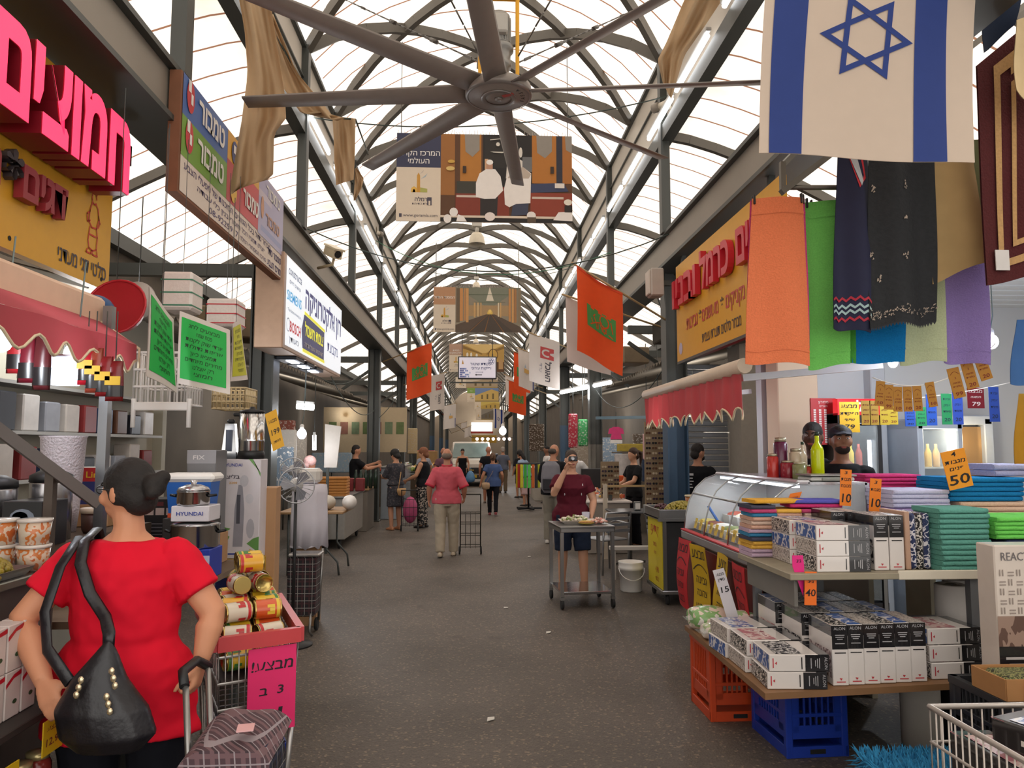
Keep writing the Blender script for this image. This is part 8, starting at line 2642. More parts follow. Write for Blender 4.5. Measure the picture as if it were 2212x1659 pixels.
LB = [('#d8a024', '#b8282c', 'yellow and red'), ('#c8501e', '#d8b83a', 'orange'), ('#cfc4b0', '#b8282c', 'white and red'), ('#d8b02a', '#3f7a3a', 'yellow and green')]
can0 = thing('food_can', 'can', 'can', (0, 0, 0), 0, 'cans heaped in the cart')
part('label_band', MB(mat('#d8a024', .35, coat=.3)).lathe([(.0395, .007), (.0395, .103)], (0, 0, 0), 18, cap=False), can0, True)
mb = MB(mat('#b8282c', .35))
for i in range(18):
 a = 2 * PI * i / 18
 if i % 6 < 3:
  mb.pg(Fr((.0398 * math.cos(a), .0398 * math.sin(a), 0), (-math.sin(a), math.cos(a), 0), (0, 0, 1)), R4(-.0065, .05 + .01 * (i % 2), .0065, .08), .0)
mb.lathe([(.0399, .088), (.0399, .101)], (0, 0, 0), 18, cap=False)
part('label_print', mb, can0, True)
part('tin', MB(mat('#b8a060', .25, .9)).lathe([(.036, 0), (.039, .002), (.0385, .006), (.037, .104), (.039, .108), (.0365, .11), (.036, .106), (.004, .106)], (0, 0, 0), 18), can0, True)
RC = random.Random(5)
cc0, ccu, ccv = sum(ca, Vector((0, 0))) / 4, (ca[1] - ca[0]).normalized(), (ca[2] - ca[1]).normalized()
placed = []
for k_, (z, al, nu, nv, sh) in enumerate(((.862, 0, 2, 7, 0), (.942, 0, 2, 6, .0), (1.022, 0, 2, 5, .03), (1.107, 1, 2, 2, .07), (1.19, 0, 1, 2, .07))):
 for iu in range(nu):
  for iv in range(nv):
   su, sv = (.091, .124) if al else (.122, .091)
   q = cc0 + ccu * ((iu - (nu - 1) / 2) * su) + ccv * ((iv - (nv - 1) / 2) * sv + sh + RC.uniform(-.004, .004))
   d = (ccv if al else ccu).to_3d()
   d.rotate(Matrix.Rotation(RC.uniform(-.24, .24), 3, 'Z'))
   if k_ > 1 and RC.random() < .4:
    d.rotate(Matrix.Rotation(RC.uniform(-.3, .3), 3, 'Z'))
   placed.append((Vector((q.x, q.y, z + RC.uniform(0, .004))), d if RC.random() < .6 else -d))
for n_, (p, d) in enumerate(placed):
 rt = (d.to_track_quat('Z', 'Y').to_matrix() @ Matrix.Rotation(RC.uniform(0, 6.28), 3, 'Z')).to_euler()
 loc = p - d * .055
 li = RC.randrange(4)
 lab = '%s food can in the heaped cart' % LB[li][2]
 if n_ == 0:
  can0.location = loc; can0.rotation_euler = rt; o = can0; o['label'] = lab
 else:
  o = dup(can0, loc, None, lab, rot=rt)
 o['group'] = LB[li][2] + ' cans heaped in the cart'
 for ch in o.children:
  if ch.name.startswith('label_band'):
   swatch(ch, mat(LB[li][0], .35, coat=.3))
  elif ch.name.startswith('label_print'):
   swatch(ch, mat(LB[li][1], .35))
# ---- plaid trolleys
PLA = plaid_mat('plaid_dark', '#17171f', [(0, '#14141c'), (.30, '#3a2a30'), (.36, '#15151d'), (.62, '#262a3e'), (.80, '#14141c'), (.90, '#8f8c8c'), (.96, '#14141c')], .062)
PLB = plaid_mat('plaid_rose', '#4a3a3e', [(0, '#4a363c'), (.3, '#6a5054'), (.6, '#3a2c32'), (.84, '#8f8488'), (.94, '#4a363c')], .045)
PLC = plaid_mat('plaid_far', '#201c20', [(0, '#1c181c'), (.35, '#3c2024'), (.6, '#1c181c'), (.8, '#8a8682'), (.88, '#1c181c')], .065)
t = thing('shopping_trolley', 'dark plaid shopping trolley bag gripped by the woman in red', 'trolley', (-.76, 2.48, 0))
part('bag', MB(PLA).loft([[Vector((-.725 + sx * w, 2.47 + sy * d, z)) for sx, sy in ((-1, -.8), (-.8, -1), (.8, -1), (1, -.8), (1, .8), (.8, 1), (-.8, 1), (-1, .8))] for w, d, z in ((.10, .10, .12), (.105, .12, .3), (.108, .125, .70), (.095, .11, .79))], True, False), t)
mb = MB(PLB)
mb.grid(lambda u, v: Vector((-.875 + .27 * u, 2.325 + .27 * v, .835 - .05 * (abs(2 * u - 1)) ** 2 - .03 * (1 - v) + .01 * math.sin(9 * u))), 12, 10)
mb.grid(lambda u, v: Vector((-.875 + .27 * u, 2.325 - .012 * (1 - v), .835 - .03 - .05 * (abs(2 * u - 1)) ** 2 + .01 * math.sin(9 * u) - .07 * (1 - v) - .02 * math.sin(PI * u) * (1 - v))), 12, 4)
part('flap', mb, t, label='rose plaid flap')
part('flap_label', MB(mat('#d8a8a8', .6)).box((-.70, 2.40, .838), (.05, .06, .004), rot=Matrix.Rotation(.2, 3, 'Z')), t)
mb = MB(mat('#8f8d8a', .3, .8))
for y in (2.50, 2.70):
 mb.tube([(-.875, y - .06, .08), (-.885, y - .03, .6), (-.93, y + .02, .93)], .011, 8)
mb.tube([(-.64, 2.40, .62), (-.60, 2.40, .58), (-.565, 2.42, .40), (-.555, 2.44, .16)], .012, 8).tube([(-.64, 2.5, .45), (-.575, 2.45, .46)], .01, 6)
part('frame', mb, t)
part('grip', MB(BLACK).tube([(-.93, 2.51, .93), (-.952, 2.55, .965), (-.955, 2.68, .965), (-.93, 2.73, .93)], .016, 8), t)
for x, y in ((-.56, 2.44), (-.87, 2.40), (-.87, 2.62)):
 part('wheel', MB(RUBBER).lathe([(.06, -.02), (.068, 0), (.06, .02)], (x, y, .07), 16, Matrix.Rotation(PI / 2, 3, 'Y')).use(mat('#8f8b88', .4)).ball((x, y, .145), (.026, .026, .024), 10, 6), t)
t = thing('shopping_trolley', 'tall plaid shopping trolley standing at the edge of the housewares stall', 'trolley', (-1.55, 7.0, 0))
part('bag', MB(PLC).box((-1.56, 7.02, .44), (.26, .22, .54), .02), t)
part('frame', MB(mat('#8f8d8a', .3, .8)).tube([(-1.47, 6.92, .2), (-1.47, 6.88, .05), (-1.45, 6.9, .01)], .012, 6).tube([(-1.62, 6.92, .18), (-1.62, 6.9, .03)], .012, 6).tube([(-1.44, 7.12, .1), (-1.42, 7.14, .75)], .012, 6), t)
for x in (-1.66, -1.46):
 part('wheel', MB(RUBBER).lathe([(.055, -.014), (.06, 0), (.055, .014)], (x, 7.13, .062), 14, Matrix.Rotation(PI / 2, 3, 'Y')), t)
part('foil_top', MB(mat('#b0aca8', .2, .7)).box((-1.54, 7.0, .72), (.28, .22, .03), .01), t)
# ================================================================ STALLS FURTHER ALONG
mb = MB(mat('#b9b5a4', .7, var=.08, ns=2))
mb.box((-3.5, 4.4, 1.55), (.1, 7.6, 3.1)); mb.box((-4.0, 8.2, 1.55), (1.3, .1, 3.1))
struct('wall_left_shop', mb)
lamp('shop_fill', (-2.9, 5.6, 2.7), 32, .2, (.95, .97, 1))  # added fill lamp without a fixture, lifts the dark back of the left stall
t = thing('wall_shelf', 'pale shelf unit on the back wall of the housewares stall', 'shelf', (-3.35, 6.3, 0))
part('unit', MB(mat('#8f8d84', .6)).box((-3.32, 6.3, .55), (.24, 3.0, 1.1)), t)
for z in (1.45, 1.8, 2.15):
 part('shelf', MB(mat('#a8a8a4', .5)).box((-3.32, 6.3, z), (.24, 3.0, .025)), t)
SC = ['#8d9098', '#5a3a2a', '#b8b0a8', '#2a2c34', '#7c2a2a', '#c8c4c0', '#3a4a6a']
for i in range(20):
 z = (1.4625, 1.8125)[i % 2]
 h = RND.uniform(.14, .28)
 solo('stock_box', MB(mat(SC[i % 7], .4, var=.15)).box((-3.3, 5.0 + (i // 2) * .28, z + h / 2), (.16, .2, h), .01), '%s stock box, %s along the %s wall shelf of the housewares stall' % (['grey', 'brown', 'beige', 'black', 'red', 'white', 'blue'][i % 7], (nth + ['seventh', 'eighth', 'ninth', 'tenth'])[i // 2], ['lower', 'upper'][i % 2]), 'box', 'stock boxes on the wall shelf')
def tube_lamp(label, a, b, r=.03, pw=10, up=1.2):
 a, b = Vector(a), Vector(b)
 t = thing('tube_lamp', label, 'lamp', (a + b) / 2)
 part('tube', MB(TUBE).tube([a, b], r, 8), t)
 part('fitting', MB(FIT).bar(a + Vector((0, 0, r + .015)), b + Vector((0, 0, r + .015)), .06, .03), t)
 part('hanger', MB(STEEL).tube([(a + b) / 2 + Vector((0, 0, r)), (a + b) / 2 + Vector((0, 0, up))], .006, 4), t)
 lamp('tube_light', (a + b) / 2 - Vector((0, 0, .1)), pw, .15, (.93, .95, 1))
tube_lamp('long slanting tube lamp under the white flag near the grey column', pY(1212, 848, 17.2), pY(1319, 826, 15.2), .04, 50)
tube_lamp('short tube lamp under the corrugated roof beside the yellow diamond card', pY(641, 877, 9.8), pY(678, 880, 9.8), .04, 22, .5)
tube_lamp('upright strip lamp at the whiteboard stall', pY(679, 940, 11.6), pY(679, 972, 11.6), .03, 14)
led('bare bulb hanging above the stand fans', pY(652, 937, 8.9), .055, 14, up=.82)
led('far bare bulb over the lane beside the blue-striped flag', pY(1086, 931, 33), .16, 60, up=5.0)
for i in range(3):
 lamp('stall_fill', (-3.6, 14 + 7 * i, 2.6), 60, .3, (1, .95, .88)); lamp('stall_fill', (3.9, 12.5 + 6 * i, 2.7), 60, .3, (1, .95, .88))  # unseen fill lamps added along both sides to brighten the stall interiors
def stand_fan(label, p, r, rz):
 p = Vector(p)
 t = thing('stand_fan', label, 'fan', (p.x, p.y, 0), rz)
 z = p.z
 Mx = Matrix.Rotation(PI / 2, 3, 'X')
 mb = MB(mat('#b9b9bc', .3, .6))
 for q in range(20):
  a = 2 * PI * q / 20
  c, s_ = math.cos(a), math.sin(a)
  mb.tube([(.03 * c, -.10, z + .03 * s_), (r * .7 * c, -.09, z + r * .7 * s_), (r * c, -.05, z + r * s_), (r * .7 * c, -.0, z + r * .7 * s_)], .0022, 3, False)
 mb.tube([(r * math.cos(a), -.05, z + r * math.sin(a)) for a in (2 * PI * i / 24 for i in range(24))], .006, 5, closed=True)
 part('guard', mb, t, True)
 for q in range(3):
  a = q * 2.09 + .5
  part('blade', MB(mat('#8f9098', .4)).add([(0, -.05, z), (r * .85 * math.cos(a), -.03, z + r * .85 * math.sin(a)), (r * .9 * math.cos(a + .5), -.05, z + r * .9 * math.sin(a + .5)), (r * .7 * math.cos(a + .95), -.07, z + r * .7 * math.sin(a + .95))], [(0, 1, 2, 3)]), t, True)
 part('motor', MB(mat('#cfccc8', .4)).lathe([(.05, -.14), (.06, -.10), (.06, 0), (.02, .02)], (0, 0, z), 14, Mx), t, True)
 part('pole', MB(BLACK).tube([(0, .06, z - .04), (0, .06, .03)], .014, 8), t, True)
 part('base', MB(BLACK).lathe([(.17, 0), (.17, .015), (.03, .04)], (0, .06, 0), 18), t, True)
stand_fan('grey stand fan in front of the white draped pedestal', pY(640, 1048, 6.55), .15, .25)
stand_fan('white stand fan behind the grey one', pY(634, 1016, 7.95), .13, .1)
t = thing('pedestal', 'pedestal draped in a long white cloth behind the plaid trolley', 'pedestal', (-1.6, 7.4, 0))
part('post', MB(CARD_).box((-1.60, 7.4, .66), (.2, .2, 1.32)), t)
part('cloth', MB(mat('#c9c4cc', .8, var=.05)).loft([[Vector((-1.60 + k * math.cos(a) * (1 + .10 * math.sin(7 * a + z * 3)), 7.4 + k * math.sin(a), z + .02 * math.sin(9 * a) * (z < .8))) for a in (2 * PI * i / 40 for i in range(40))] for k, z in ((.17, .74), (.165, 1.0), (.16, 1.25), (.15, 1.33), (.02, 1.345))], True), t)
part('appliance', MB(mat('#cfcac4', .4)).box((-1.6, 7.4, 1.42), (.2, .18, .14), .03), t)
GREYC = mat('#8f8a82', .5, .2, var=.15)
def counter(label, x0, x1, y0, y1, z, m, top=None, casters=False):
 t = thing('stall_counter', label, 'counter', ((x0 + x1) / 2, (y0 + y1) / 2, 0))
 b = .16 if casters else 0
 part('body', MB(m).box(((x0 + x1) / 2, (y0 + y1) / 2, (z + b) / 2), (x1 - x0, y1 - y0, z - b), .01), t)
 part('counter_top', MB(top or STAIN).box(((x0 + x1) / 2, (y0 + y1) / 2, z + .015), (x1 - x0 + .06, y1 - y0 + .06, .03), .004), t)
 if casters:
  for x in (x0 + .1, x1 - .1):
   for y in (y0 + .1, y1 - .1):
    part('castor', MB(RUBBER).lathe([(.07, -.02), (.078, 0), (.07, .02)], (x, y, .08), 14, Matrix.Rotation(PI / 2, 3, 'Y')), t)
 return t
counter('grey wheeled steel counter before the deli column', -3.1, -2.15, 12.6, 14.6, .84, GREYC, None, True)
counter('wood topped counter at the foot of the deli column', -2.9, -2.15, 15.2, 16.2, .82, mat('#6d655c', .6), WOOD)
counter('deli glass counter of the reaching seller', -2.2, -1.75, 17.7, 20.6, 1.2, mat('#a8b0b8', .2, .3))
counter('vegetable counter behind the woman in the black vest', -2.9, -1.6, 21.5, 27.5, .9, mat('#5a4a3a', .7))
counter('far red sweets counter by the van', -2.9, -1.7, 29, 36, 1.0, mat('#8a3a34', .6))
t = thing('folding_table', 'folding table of bread before the grey wheeled counter', 'table', (-2.05, 10.4, 0))
part('table_top', MB(WOOD).box((-2.15, 10.4, .83), (.85, .9, .03), .004), t)
for y in (10.05, 10.8):
 part('leg', MB(STEEL).tube([(-1.95, y, .81), (-1.95, y, .35), (-1.80, y, .18), (-1.78, y, .01)], .014, 6), t)
 part('leg', MB(STEEL).tube([(-2.45, y, .81), (-2.45, y, .01)], .014, 6), t)
for i in range(7):
 solo('pastry_slab', MB(mat('#b87a38', .7, var=.2, ns=20)).box((-2.42, 13.0, .872 + .048 * i), (.5, .34, .045), .01), 'golden pastry slab, %s of the stack on the grey counter' % ORD[6 - i], 'pastry', 'pastry stack')
for i, (px, py, c, nm) in enumerate(((716, 1035, '#c9c0b4', 'white toaster box on the folding table'), (722, 1066, '#a89c8c', 'clear food dome on the folding table'), (700, 1052, '#d0c8c0', 'white bread bag pile on the folding table'))):
 p = Vector((-2.3 + .3 * i, 0, 0))
 solo('bread_bag', MB(mat(c, .5, var=.15, ns=10)).ball((p.x, 10.3, .845 + .1), (.14 - .02 * i, .15, .10), 12, 8), nm, 'bread')
for i in range(5):
 solo('green_bottle', MB(mat('#26352a', .2)).lathe([(.04, 0), (.042, .26), (.02, .34), (.02, .38)], (-2.42 + .1 * i, 15.4, .852), 10), 'dark green bottle on the wood topped counter, %s from the wall' % nth[i], 'bottle', 'green bottles')
for i in range(3):
 solo('red_tin', MB(mat('#7a1f22', .4, var=.15)).box((-2.55 + .2 * i, 14.2, .99), (.16, .16, .24), .01), 'dark red tin on the grey wheeled counter, %s from the wall' % nth[i], 'tin', 'red tins')
t = thing('whiteboard', 'leaning white board panel beside the upright strip lamp', 'board', (-2.35, 12.1, .9))
part('panel', MB(mat('#c4bcb2', .5)).slab(Fr(pY(700, 1010, 12.1), (1, 0, 0), (0, 0, 1)), [(0, 0), (.2, 0), (.26, .66), (.0, .70)], .03), t)
part('stand', MB(STEEL).bar((-2.36, 12.14, 0), (-2.36, 12.14, 1.4), .04), t)
mb = MB(mat('#cbb898', .8, var=.06, trans=.2))
fr = CFr((-4.2, 20.9, 1.55), (1, 0, 0), (0, 0, 1), ripple(.03, 4, .5))
sheet(mb, fr, 2.3, 1.25, .004, 20, 6)
for i in range(7):
 mb.use(mat(['#5a6a3a', '#8a5a4a', '#6a7a5a'][i % 3], .6, var=.4, ns=12)).rect(fr, .15 + i * .31, .5, .36 + i * .31, .84, .006)
solo('stall_canopy', mb, 'cream cloth stall screen with a row of small food pictures', 'screen')
VC = ['#b8402a', '#c8922a', '#5a7a2a', '#c8b8a0', '#a83a3a', '#7a8a3a']
for i in range(12):
 p = (-2.45 + .75 * (i % 2), 21.9 + .95 * (i // 2), .95)
 mb = MB(mat('#3a3a34', .6)).box((p[0], p[1], .96), (.6, .7, .05))
 for k in range(24):
  mb.use(mat(VC[(i * 5) % 6], .5, var=.15))
  mb.ball((p[0] + RND.uniform(-.25, .25), p[1] + RND.uniform(-.3, .3), 1.0 + RND.uniform(0, .08)), .06, 6, 4)
 solo('produce_tray', mb, '%s produce tray on the vegetable counter, %s pair from the deli, %s side' % (['red', 'amber', 'green', 'pale', 'dark red', 'olive'][(i * 5) % 6], nth[i // 2], ['wall', 'lane'][i % 2]), 'produce', kind='stuff')
for x, y, w, d, h, c, nm in ((-1.9, 29.4, .9, .3, .5, '#9a7648', 'cardboard box on the red sweets counter'), (-2.2, 33, .9, .8, .5, '#a82a34', 'red stacked goods on the sweets counter'), (-2.2, 31, .8, .9, .4, '#b0b8c4', 'pale display case on the sweets counter')):
 solo('display_box', MB(mat(c, .6, var=.2, ns=6)).box((x, y, 1.035 + h / 2), (w, d, h), .02), nm, 'box')
def cart2(label, x, y, m, h=.92):
 t = thing('shopping_trolley', label, 'trolley', (x, y, 0))
 mb = MB(m)
 for sx in (-.16, .16):
  mb.tube([(x + sx, y - .14, .05), (x + sx, y - .14, h), (x + sx, y - .22, h + .03)], .010, 5)
 mb.tube([(x - .16, y - .22, h + .03), (x + .16, y - .22, h + .03)], .012, 6)
 for z in (.12, .30, .48, .64):
  mb.tube([(x - .16, y - .14, z), (x + .16, y - .14, z), (x + .16, y + .18, z), (x - .16, y + .18, z)], .006, 4, closed=True)
 for i in range(5):
  q = -.16 + .08 * i
  mb.tube([(x + q, y - .14, .1), (x + q, y - .14, .64)], .004, 3); mb.tube([(x + q, y + .18, .1), (x + q, y + .18, .64)], .004, 3)
 part('wire_frame', mb, t)
 for sx in (-.17, .17):
  part('wheel', MB(RUBBER).lathe([(.06, -.014), (.065, 0), (.06, .014)], (x + sx, y - .12, .067), 12, Matrix.Rotation(PI / 2, 3, 'Y')), t)
 return t
cart2('empty wire cart pushed by the man in the salmon polo', -.06, 12.05, mat('#3a3630', .4, .5))
t = cart2('wire cart holding a pink sack beside the woman in the floral dress', -1.30, 15.3, BLACK, .8)
solo('sack', MB(mat('#a8446a', .7, var=.3, ns=14)).ball((-1.30, 15.32, .42), (.15, .15, .27), 12, 8), 'pink net sack in the wire cart by the floral dress', 'sack')
# van
t = thing('van', 'white van facing the camera in the middle of the lane', 'van', (-.15, 33, 0))
VW = mat('#c9bfb2', .3, coat=.4)
mb = MB(VW).loft([[Vector((-.15 + sx * w, y, z)) for sx, z in ((-1, .35), (1, .35), (1, zt * .62 + .2), (.86, zt), (-.86, zt), (-1, zt * .62 + .2))] for y, w, zt in ((32.0, .86, .95), (32.1, .92, 1.12), (32.9, .95, 1.2), (33.6, .95, 1.9), (37, .95, 1.95))], True, False)
part('body', mb, t)
part('windscreen', MB(mat('#5a6a66', .1, var=.3, ns=3)).pg(Fr((-.15, 32.86, 1.2), (1, 0, 0), (0, .7, .7)), [(-.85, .02), (.85, .02), (.74, .92), (-.74, .92)], .02), t)
part('grille', MB(BLACK).box((-.15, 31.99, .68), (1.5, .04, .26), .02), t)
part('bumper', MB(mat('#2a2826', .5)).box((-.15, 31.95, .42), (1.75, .1, .2), .03), t)
mb = MB(mat('#c8a84a', .3, .6)).slab(Fr((-.15, 31.96, .70), (1, 0, 0), (0, 0, 1)), [(-.13, -.02), (-.04, -.02), (-.03, -.05), (.03, -.05), (.04, -.02), (.13, -.02), (.12, .02), (.03, .02), (.03, .05), (-.03, .05), (-.03, .02), (-.12, .02)], .01)
part('badge', mb, t)
part('number_plate', MB(mat('#c8a82a', .5)).box((-.15, 31.89, .44), (.5, .02, .12)), t)
for sx in (-.78, .78):
 part('headlight', MB(mat('#d8d8d4', .15)).box((-.15 + sx * .9, 31.99, .82), (.3, .05, .16), .03), t)
 part('mirror', MB(BLACK).box((-.15 + sx * 1.42, 32.9, 1.3), (.16, .1, .2), .03), t)
 part('wheel', MB(RUBBER).lathe([(.30, -.1), (.33, 0), (.30, .1)], (-.15 + sx, 32.7, .33), 18, Matrix.Rotation(PI / 2, 3, 'Y')), t)
mb = MB(mat('#f4efe0', .4, emit=2.2, var=0)).box((.75, 78.9, 3.8), (2.2, 1.8, .9))
mb.use(mat('#a83028', .5)).box((.75, 77.9, 3.2), (2.4, .1, .2)).use(mat('#b08a2a', .5)).box((1.0, 77.9, 2.5), (2.6, .1, .8))
solo('lit_sign', mb, 'bright lit sign closing the far end of the hall', 'sign')
for i in range(7):
 solo('string_light', MB(mat('#ffd8c8', .3, emit=9, var=0)).ball((.15 + .32 * i, 44, 2.16), .09, 8, 6), 'glowing bulb in the string over the van, %s from the left' % (nth + ['seventh'])[i], 'lamp', 'string lights')
# right: sunglasses, jewellery, clothes
solo('cable', MB(BLACK).tube([(-2.3, 44, 4.0), (-.2, 44, 2.25), (2.3, 44, 2.25), (2.5, 44, 4.0)], .02, 5), 'cable of the glowing string lights over the van', 'cable')
def rack(label, x, y, w, n, rows, z0, dz, zb=0.0):
 t = thing('sunglasses_rack', label, 'rack', (x, y, 0))
 part('panel', MB(mat('#8a7458', .5)).box((x, y + .03, z0 + rows * dz / 2), (w, .03, rows * dz + .1)), t)
 part('foot', MB(STEEL).box((x, y + .03, (z0 + zb) / 2), (.06, .06, z0 - zb)), t)
 for r_ in range(rows):
  for i in range(n):
   xx, z = x - w / 2 + w * (i + .5) / n, z0 + dz * (r_ + .5)
   mb = MB(mat(['#1c1a1c', '#5a3a2a', '#b8a890', '#3a2a3a'][(i + r_ * 3) % 4], .2))
   q = w / n * .22
   for s_ in (-1, 1):
    mb.lathe([(.3 * q, 0), (q * .85, .004), (q * .85, .01)], (xx + s_ * q * 1.0, y - .01, z), 8, Matrix.Rotation(PI / 2, 3, 'X'))
   mb.box((xx, y - .012, z + q * .4), (q * .6, .006, .006))
   part('sunglasses', mb, t)
rack('tall sunglasses rack beside the blue column', 2.62, 10.55, .36, 4, 17, .78, .072)
rack('small brown sunglasses tower on the jewellery table', 2.2, 12.0, .3, 3, 7, .92, .07, .835)
t = counter('jewellery table heaped with trinkets behind the woman in maroon', 1.80, 2.5, 11.9, 14.2, .80, mat('#9a9086', .6), mat('#cfc4bc', .6))
mb = MB()
for i in range(330):
 mb.use(mat(RND.choice(['#c9b8a8', '#b8443a', '#d8cfc8', '#7a6a8a', '#c8a04a', '#4a4a52', '#c8683a']), .3))
 mb.ball((RND.uniform(1.84, 2.46), RND.uniform(12.15, 14.1), .89), (RND.uniform(.015, .04), .03, RND.uniform(.01, .05)), 5, 3)
solo('trinkets', mb, 'small trinkets and jewellery spread on the table behind the woman in maroon', 'jewellery', kind='stuff')
for x, y, z, w, h, c, nm in ((2.35, 14.6, .82, .5, .45, '#1c191b', 'black earring board at the jewellery stall'), (2.62, 13.4, 1.0, .35, .18, '#c8501e', 'orange bead tray behind the jewellery table'), (3.1, 15.0, 1.0, .5, .55, '#c4bcb8', 'white boxed goods on the back shelf past the grey column'), (3.7, 15.0, 1.0, .6, .5, '#3a4a6a', 'blue folded goods on the back shelf'), (3.4, 15.25, 1.6, .9, .16, '#b8a03a', 'yellow packs on the upper back shelf')):
 solo('goods_display', MB(mat(c, .5, var=.3, ns=14)).box((x, y, z + h / 2), (w, .12, h), .01), nm, 'display')
solo('back_shelf', MB(mat('#6a625a', .6)).box((3.55, 15.05, .5), (1.4, .4, .998)).box((3.55, 15.25, 1.58), (1.4, .2, .03)), 'shelf block at the back of the jewellery stall', 'shelf')
mb = MB(mat('#5f7a8a', .4)).bar((2.45, 14.9, 2.28), (4.8, 14.9, 2.32), .06)
solo('clothes_rail', mb, 'pale blue rail across the clothes stall with the pink dress', 'rail')
p = pY(1331, 950, 14.89)
t = thing('child_dress', 'bright pink child dress on a hanger under the blue rail', 'dress', p)
part('cloth', MB(mat('#d83a78', .7, var=.15)).slab(Fr(p + Vector((0, -.02, 0)), (1, 0, 0), (0, 0, 1)), [(-.12, 0), (.12, 0), (.09, .12), (.16, .12), (.14, .22), (.05, .26), (-.05, .26), (-.14, .22), (-.16, .12), (-.09, .12)], .04), t)
part('skirt_edge', MB(WHITE).box(p + Vector((0, 0, -.03)), (.24, .04, .08)), t)
part('hanger', MB(STEEL).tube([p + Vector((0, 0, .26)), p + Vector((0, 0, .56))], .006, 4), t)
# lane clothes rack with bright scarves
t = thing('garment_rack', 'black wheeled rack of bright scarves standing in the lane', 'rack', (1.45, 20.0, 0))
mb = MB(BLACK)
for a in range(5):
 mb.bar((1.45, 20, .06), (1.45 + .36 * math.cos(a * 1.257), 20 + .36 * math.sin(a * 1.257), .06), .05)
mb.tube([(1.45, 20, .06), (1.45, 20, 1.25)], .025, 6).tube([(1.45 + .3 * math.cos(a), 20 + .3 * math.sin(a), 1.25) for a in (2 * PI * i / 16 for i in range(16))], .02, 5, closed=True)
part('stand', mb, t)
for i, c in enumerate(('#c8b41c', '#a8281c', '#d8d03a', '#3aa83a', '#5ac85a', '#c8642a', '#2a2a30', '#b8b81c', '#e0e0d8')):
 a = PI + PI * (i + .5) / 9
 mb = MB(mat(c, .7, var=.15)).box((1.45 + .3 * math.cos(a), 20 + .3 * math.sin(a), .92), (.08, .03, .62), .01)
 solo('scarf', mb, '%s scarf on the lane garment rack' % ['mustard', 'dark red', 'yellow', 'green', 'light green', 'orange', 'black', 'olive yellow', 'white'][i], 'scarf')
counter('pale box stack counter beside the white shirt seller far along', 1.9, 2.6, 23.5, 26, 1.0, mat('#b0a89c', .7))
for i, (x, y, z, w, h, c, nm) in enumerate(((3.4, 10.3, 3.35, 1.0, .4, '#6a5844', 'dusty cartons on the roof above the sunglasses rack'), (3.6, 12.0, 3.42, 1.2, .35, '#4a443c', 'dark bundle on the roof above the jewellery stall'), (2.85, 13.4, 3.2, .5, .3, '#8a7a64', 'tan carton on the roof edge by the orange flag'), (-3.3, 10.2, 3.15, .9, .4, '#7a6a54', 'dusty carton under the aisle roof behind the light box'))):
 solo('roof_carton', MB(mat(c, .9, var=.3, ns=5)).box((x, y, z + h / 2), (w, .6, h), .02, Matrix.Rotation(.2 * i - .2, 3, 'Z')), nm, 'carton')
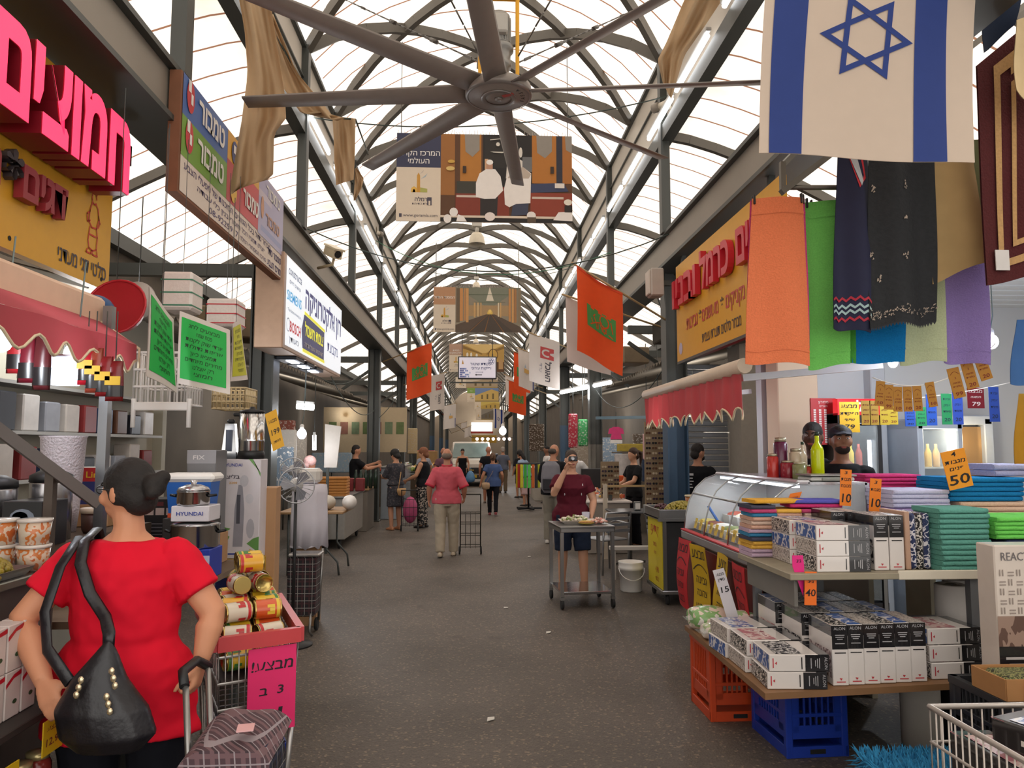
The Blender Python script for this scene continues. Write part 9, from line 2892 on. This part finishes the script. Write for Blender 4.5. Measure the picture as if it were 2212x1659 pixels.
# loose goods that crowd the back of the right and left stalls
HG = [(2.17, 16.3, 2.05, .2, .75, '#a82a3a', 'red garment hanging by the grey column'), (2.42, 16.5, 2.01, .22, .6, '#3a8a4a', 'green striped bag hanging beyond the grey column'), (3.55, 14.2, 1.75, .1, .6, '#d8602a', 'orange strip hanging near the sunglasses rack'), (3.35, 14.3, 1.7, .16, .5, '#c8a0a0', 'pale pink scarf hanging by the orange strip'),
  (3.75, 13.8, 1.6, .3, .5, '#8a8c94', 'grey cloth hanging behind the tall sunglasses rack'), (2.05, 24.5, 2.0, .5, .9, '#4a3a2a', 'brown bundle hanging over the far clothes stall'), (2.35, 27.5, 1.9, .5, .6, '#b8404a', 'red and white goods hanging far along the clothes stall'), (-2.7, 24.5, 2.1, .5, .8, '#b8484a', 'red bunting cloth over the vegetable counter'),
  (-2.2, 26.5, 1.9, .35, .9, '#c9b48a', 'cream hanging panel between the vegetable stalls'), (-2.5, 9.4, 1.45, .5, .5, '#5f6a74', 'grey goods stacked at the strip lamp stall'), (-2.9, 11.0, 1.7, .6, .5, '#c0b8ac', 'white packets on the wall of the strip lamp stall'), (-3.4, 12.8, 1.9, .7, .5, '#8a4a3a', 'brown packets on the wall past the strip lamp'), (-3.9, 15.5, 1.6, .9, .8, '#a8a098', 'pale fridge front behind the deli seller'), (-3.6, 19, 1.3, 1.0, .5, '#9ab0c0', 'bluish glass case at the back of the deli'),
  (4.3, 12.5, 1.5, .8, .9, '#b8b2aa', 'white goods panel at the back of the sunglasses stall'), (4.1, 17.0, 1.6, .9, .8, '#6a5a4a', 'brown goods panel behind the child dress'), (3.6, 20.0, 1.5, .8, .9, '#7a8a9a', 'bluish goods panel past the jewellery stall'), (3.5, 24, 1.4, .9, .9, '#a89a8a', 'tan goods panel far along the clothes stalls')]
for x, y, z, w, h, c, nm in HG:
 mb = MB(blotch_mat('goods_' + c[1:], [(0, c), (.52, c), (.58, '#c9c0b4'), (.64, c)], 22, 3, .7))
 mb.box((x, y, z), (w, .08, h), .02)
 mb.use(STEEL).tube([(x, y, z + h / 2 - .01), (x, y, 3.72 if abs(x) < 4.6 and z > 1.65 else z + h / 2 + .1)], .008, 4).tube([(x, y + .02, z - h / 2), (x, y + .02, .01)], .015, 5) if z < 2 else mb.use(STEEL).tube([(x, y, z + h / 2 - .01), (x, y, 3.98)], .008, 4)
 solo('hanging_goods', mb, nm, 'goods')
for i, (px, py) in enumerate(((1088, 1315), (1140, 1204), (1052, 1560), (1180, 1370))):
 p = pZ(px, py)
 solo('paper_scrap', MB(mat('#c9c4ba', .8)).slab(Fr(p + Vector((0, 0, .008)), (1, .2 * i, .02), (-.3, 1, .03)), [(0, 0), (.05, .01), (.06, .04), (.02, .05)], .004), 'small white paper scrap on the asphalt, %s' % ['midway along the lane', 'beside the steel trolley', 'near the camera', 'between the can cart and the low board'][i], 'litter')
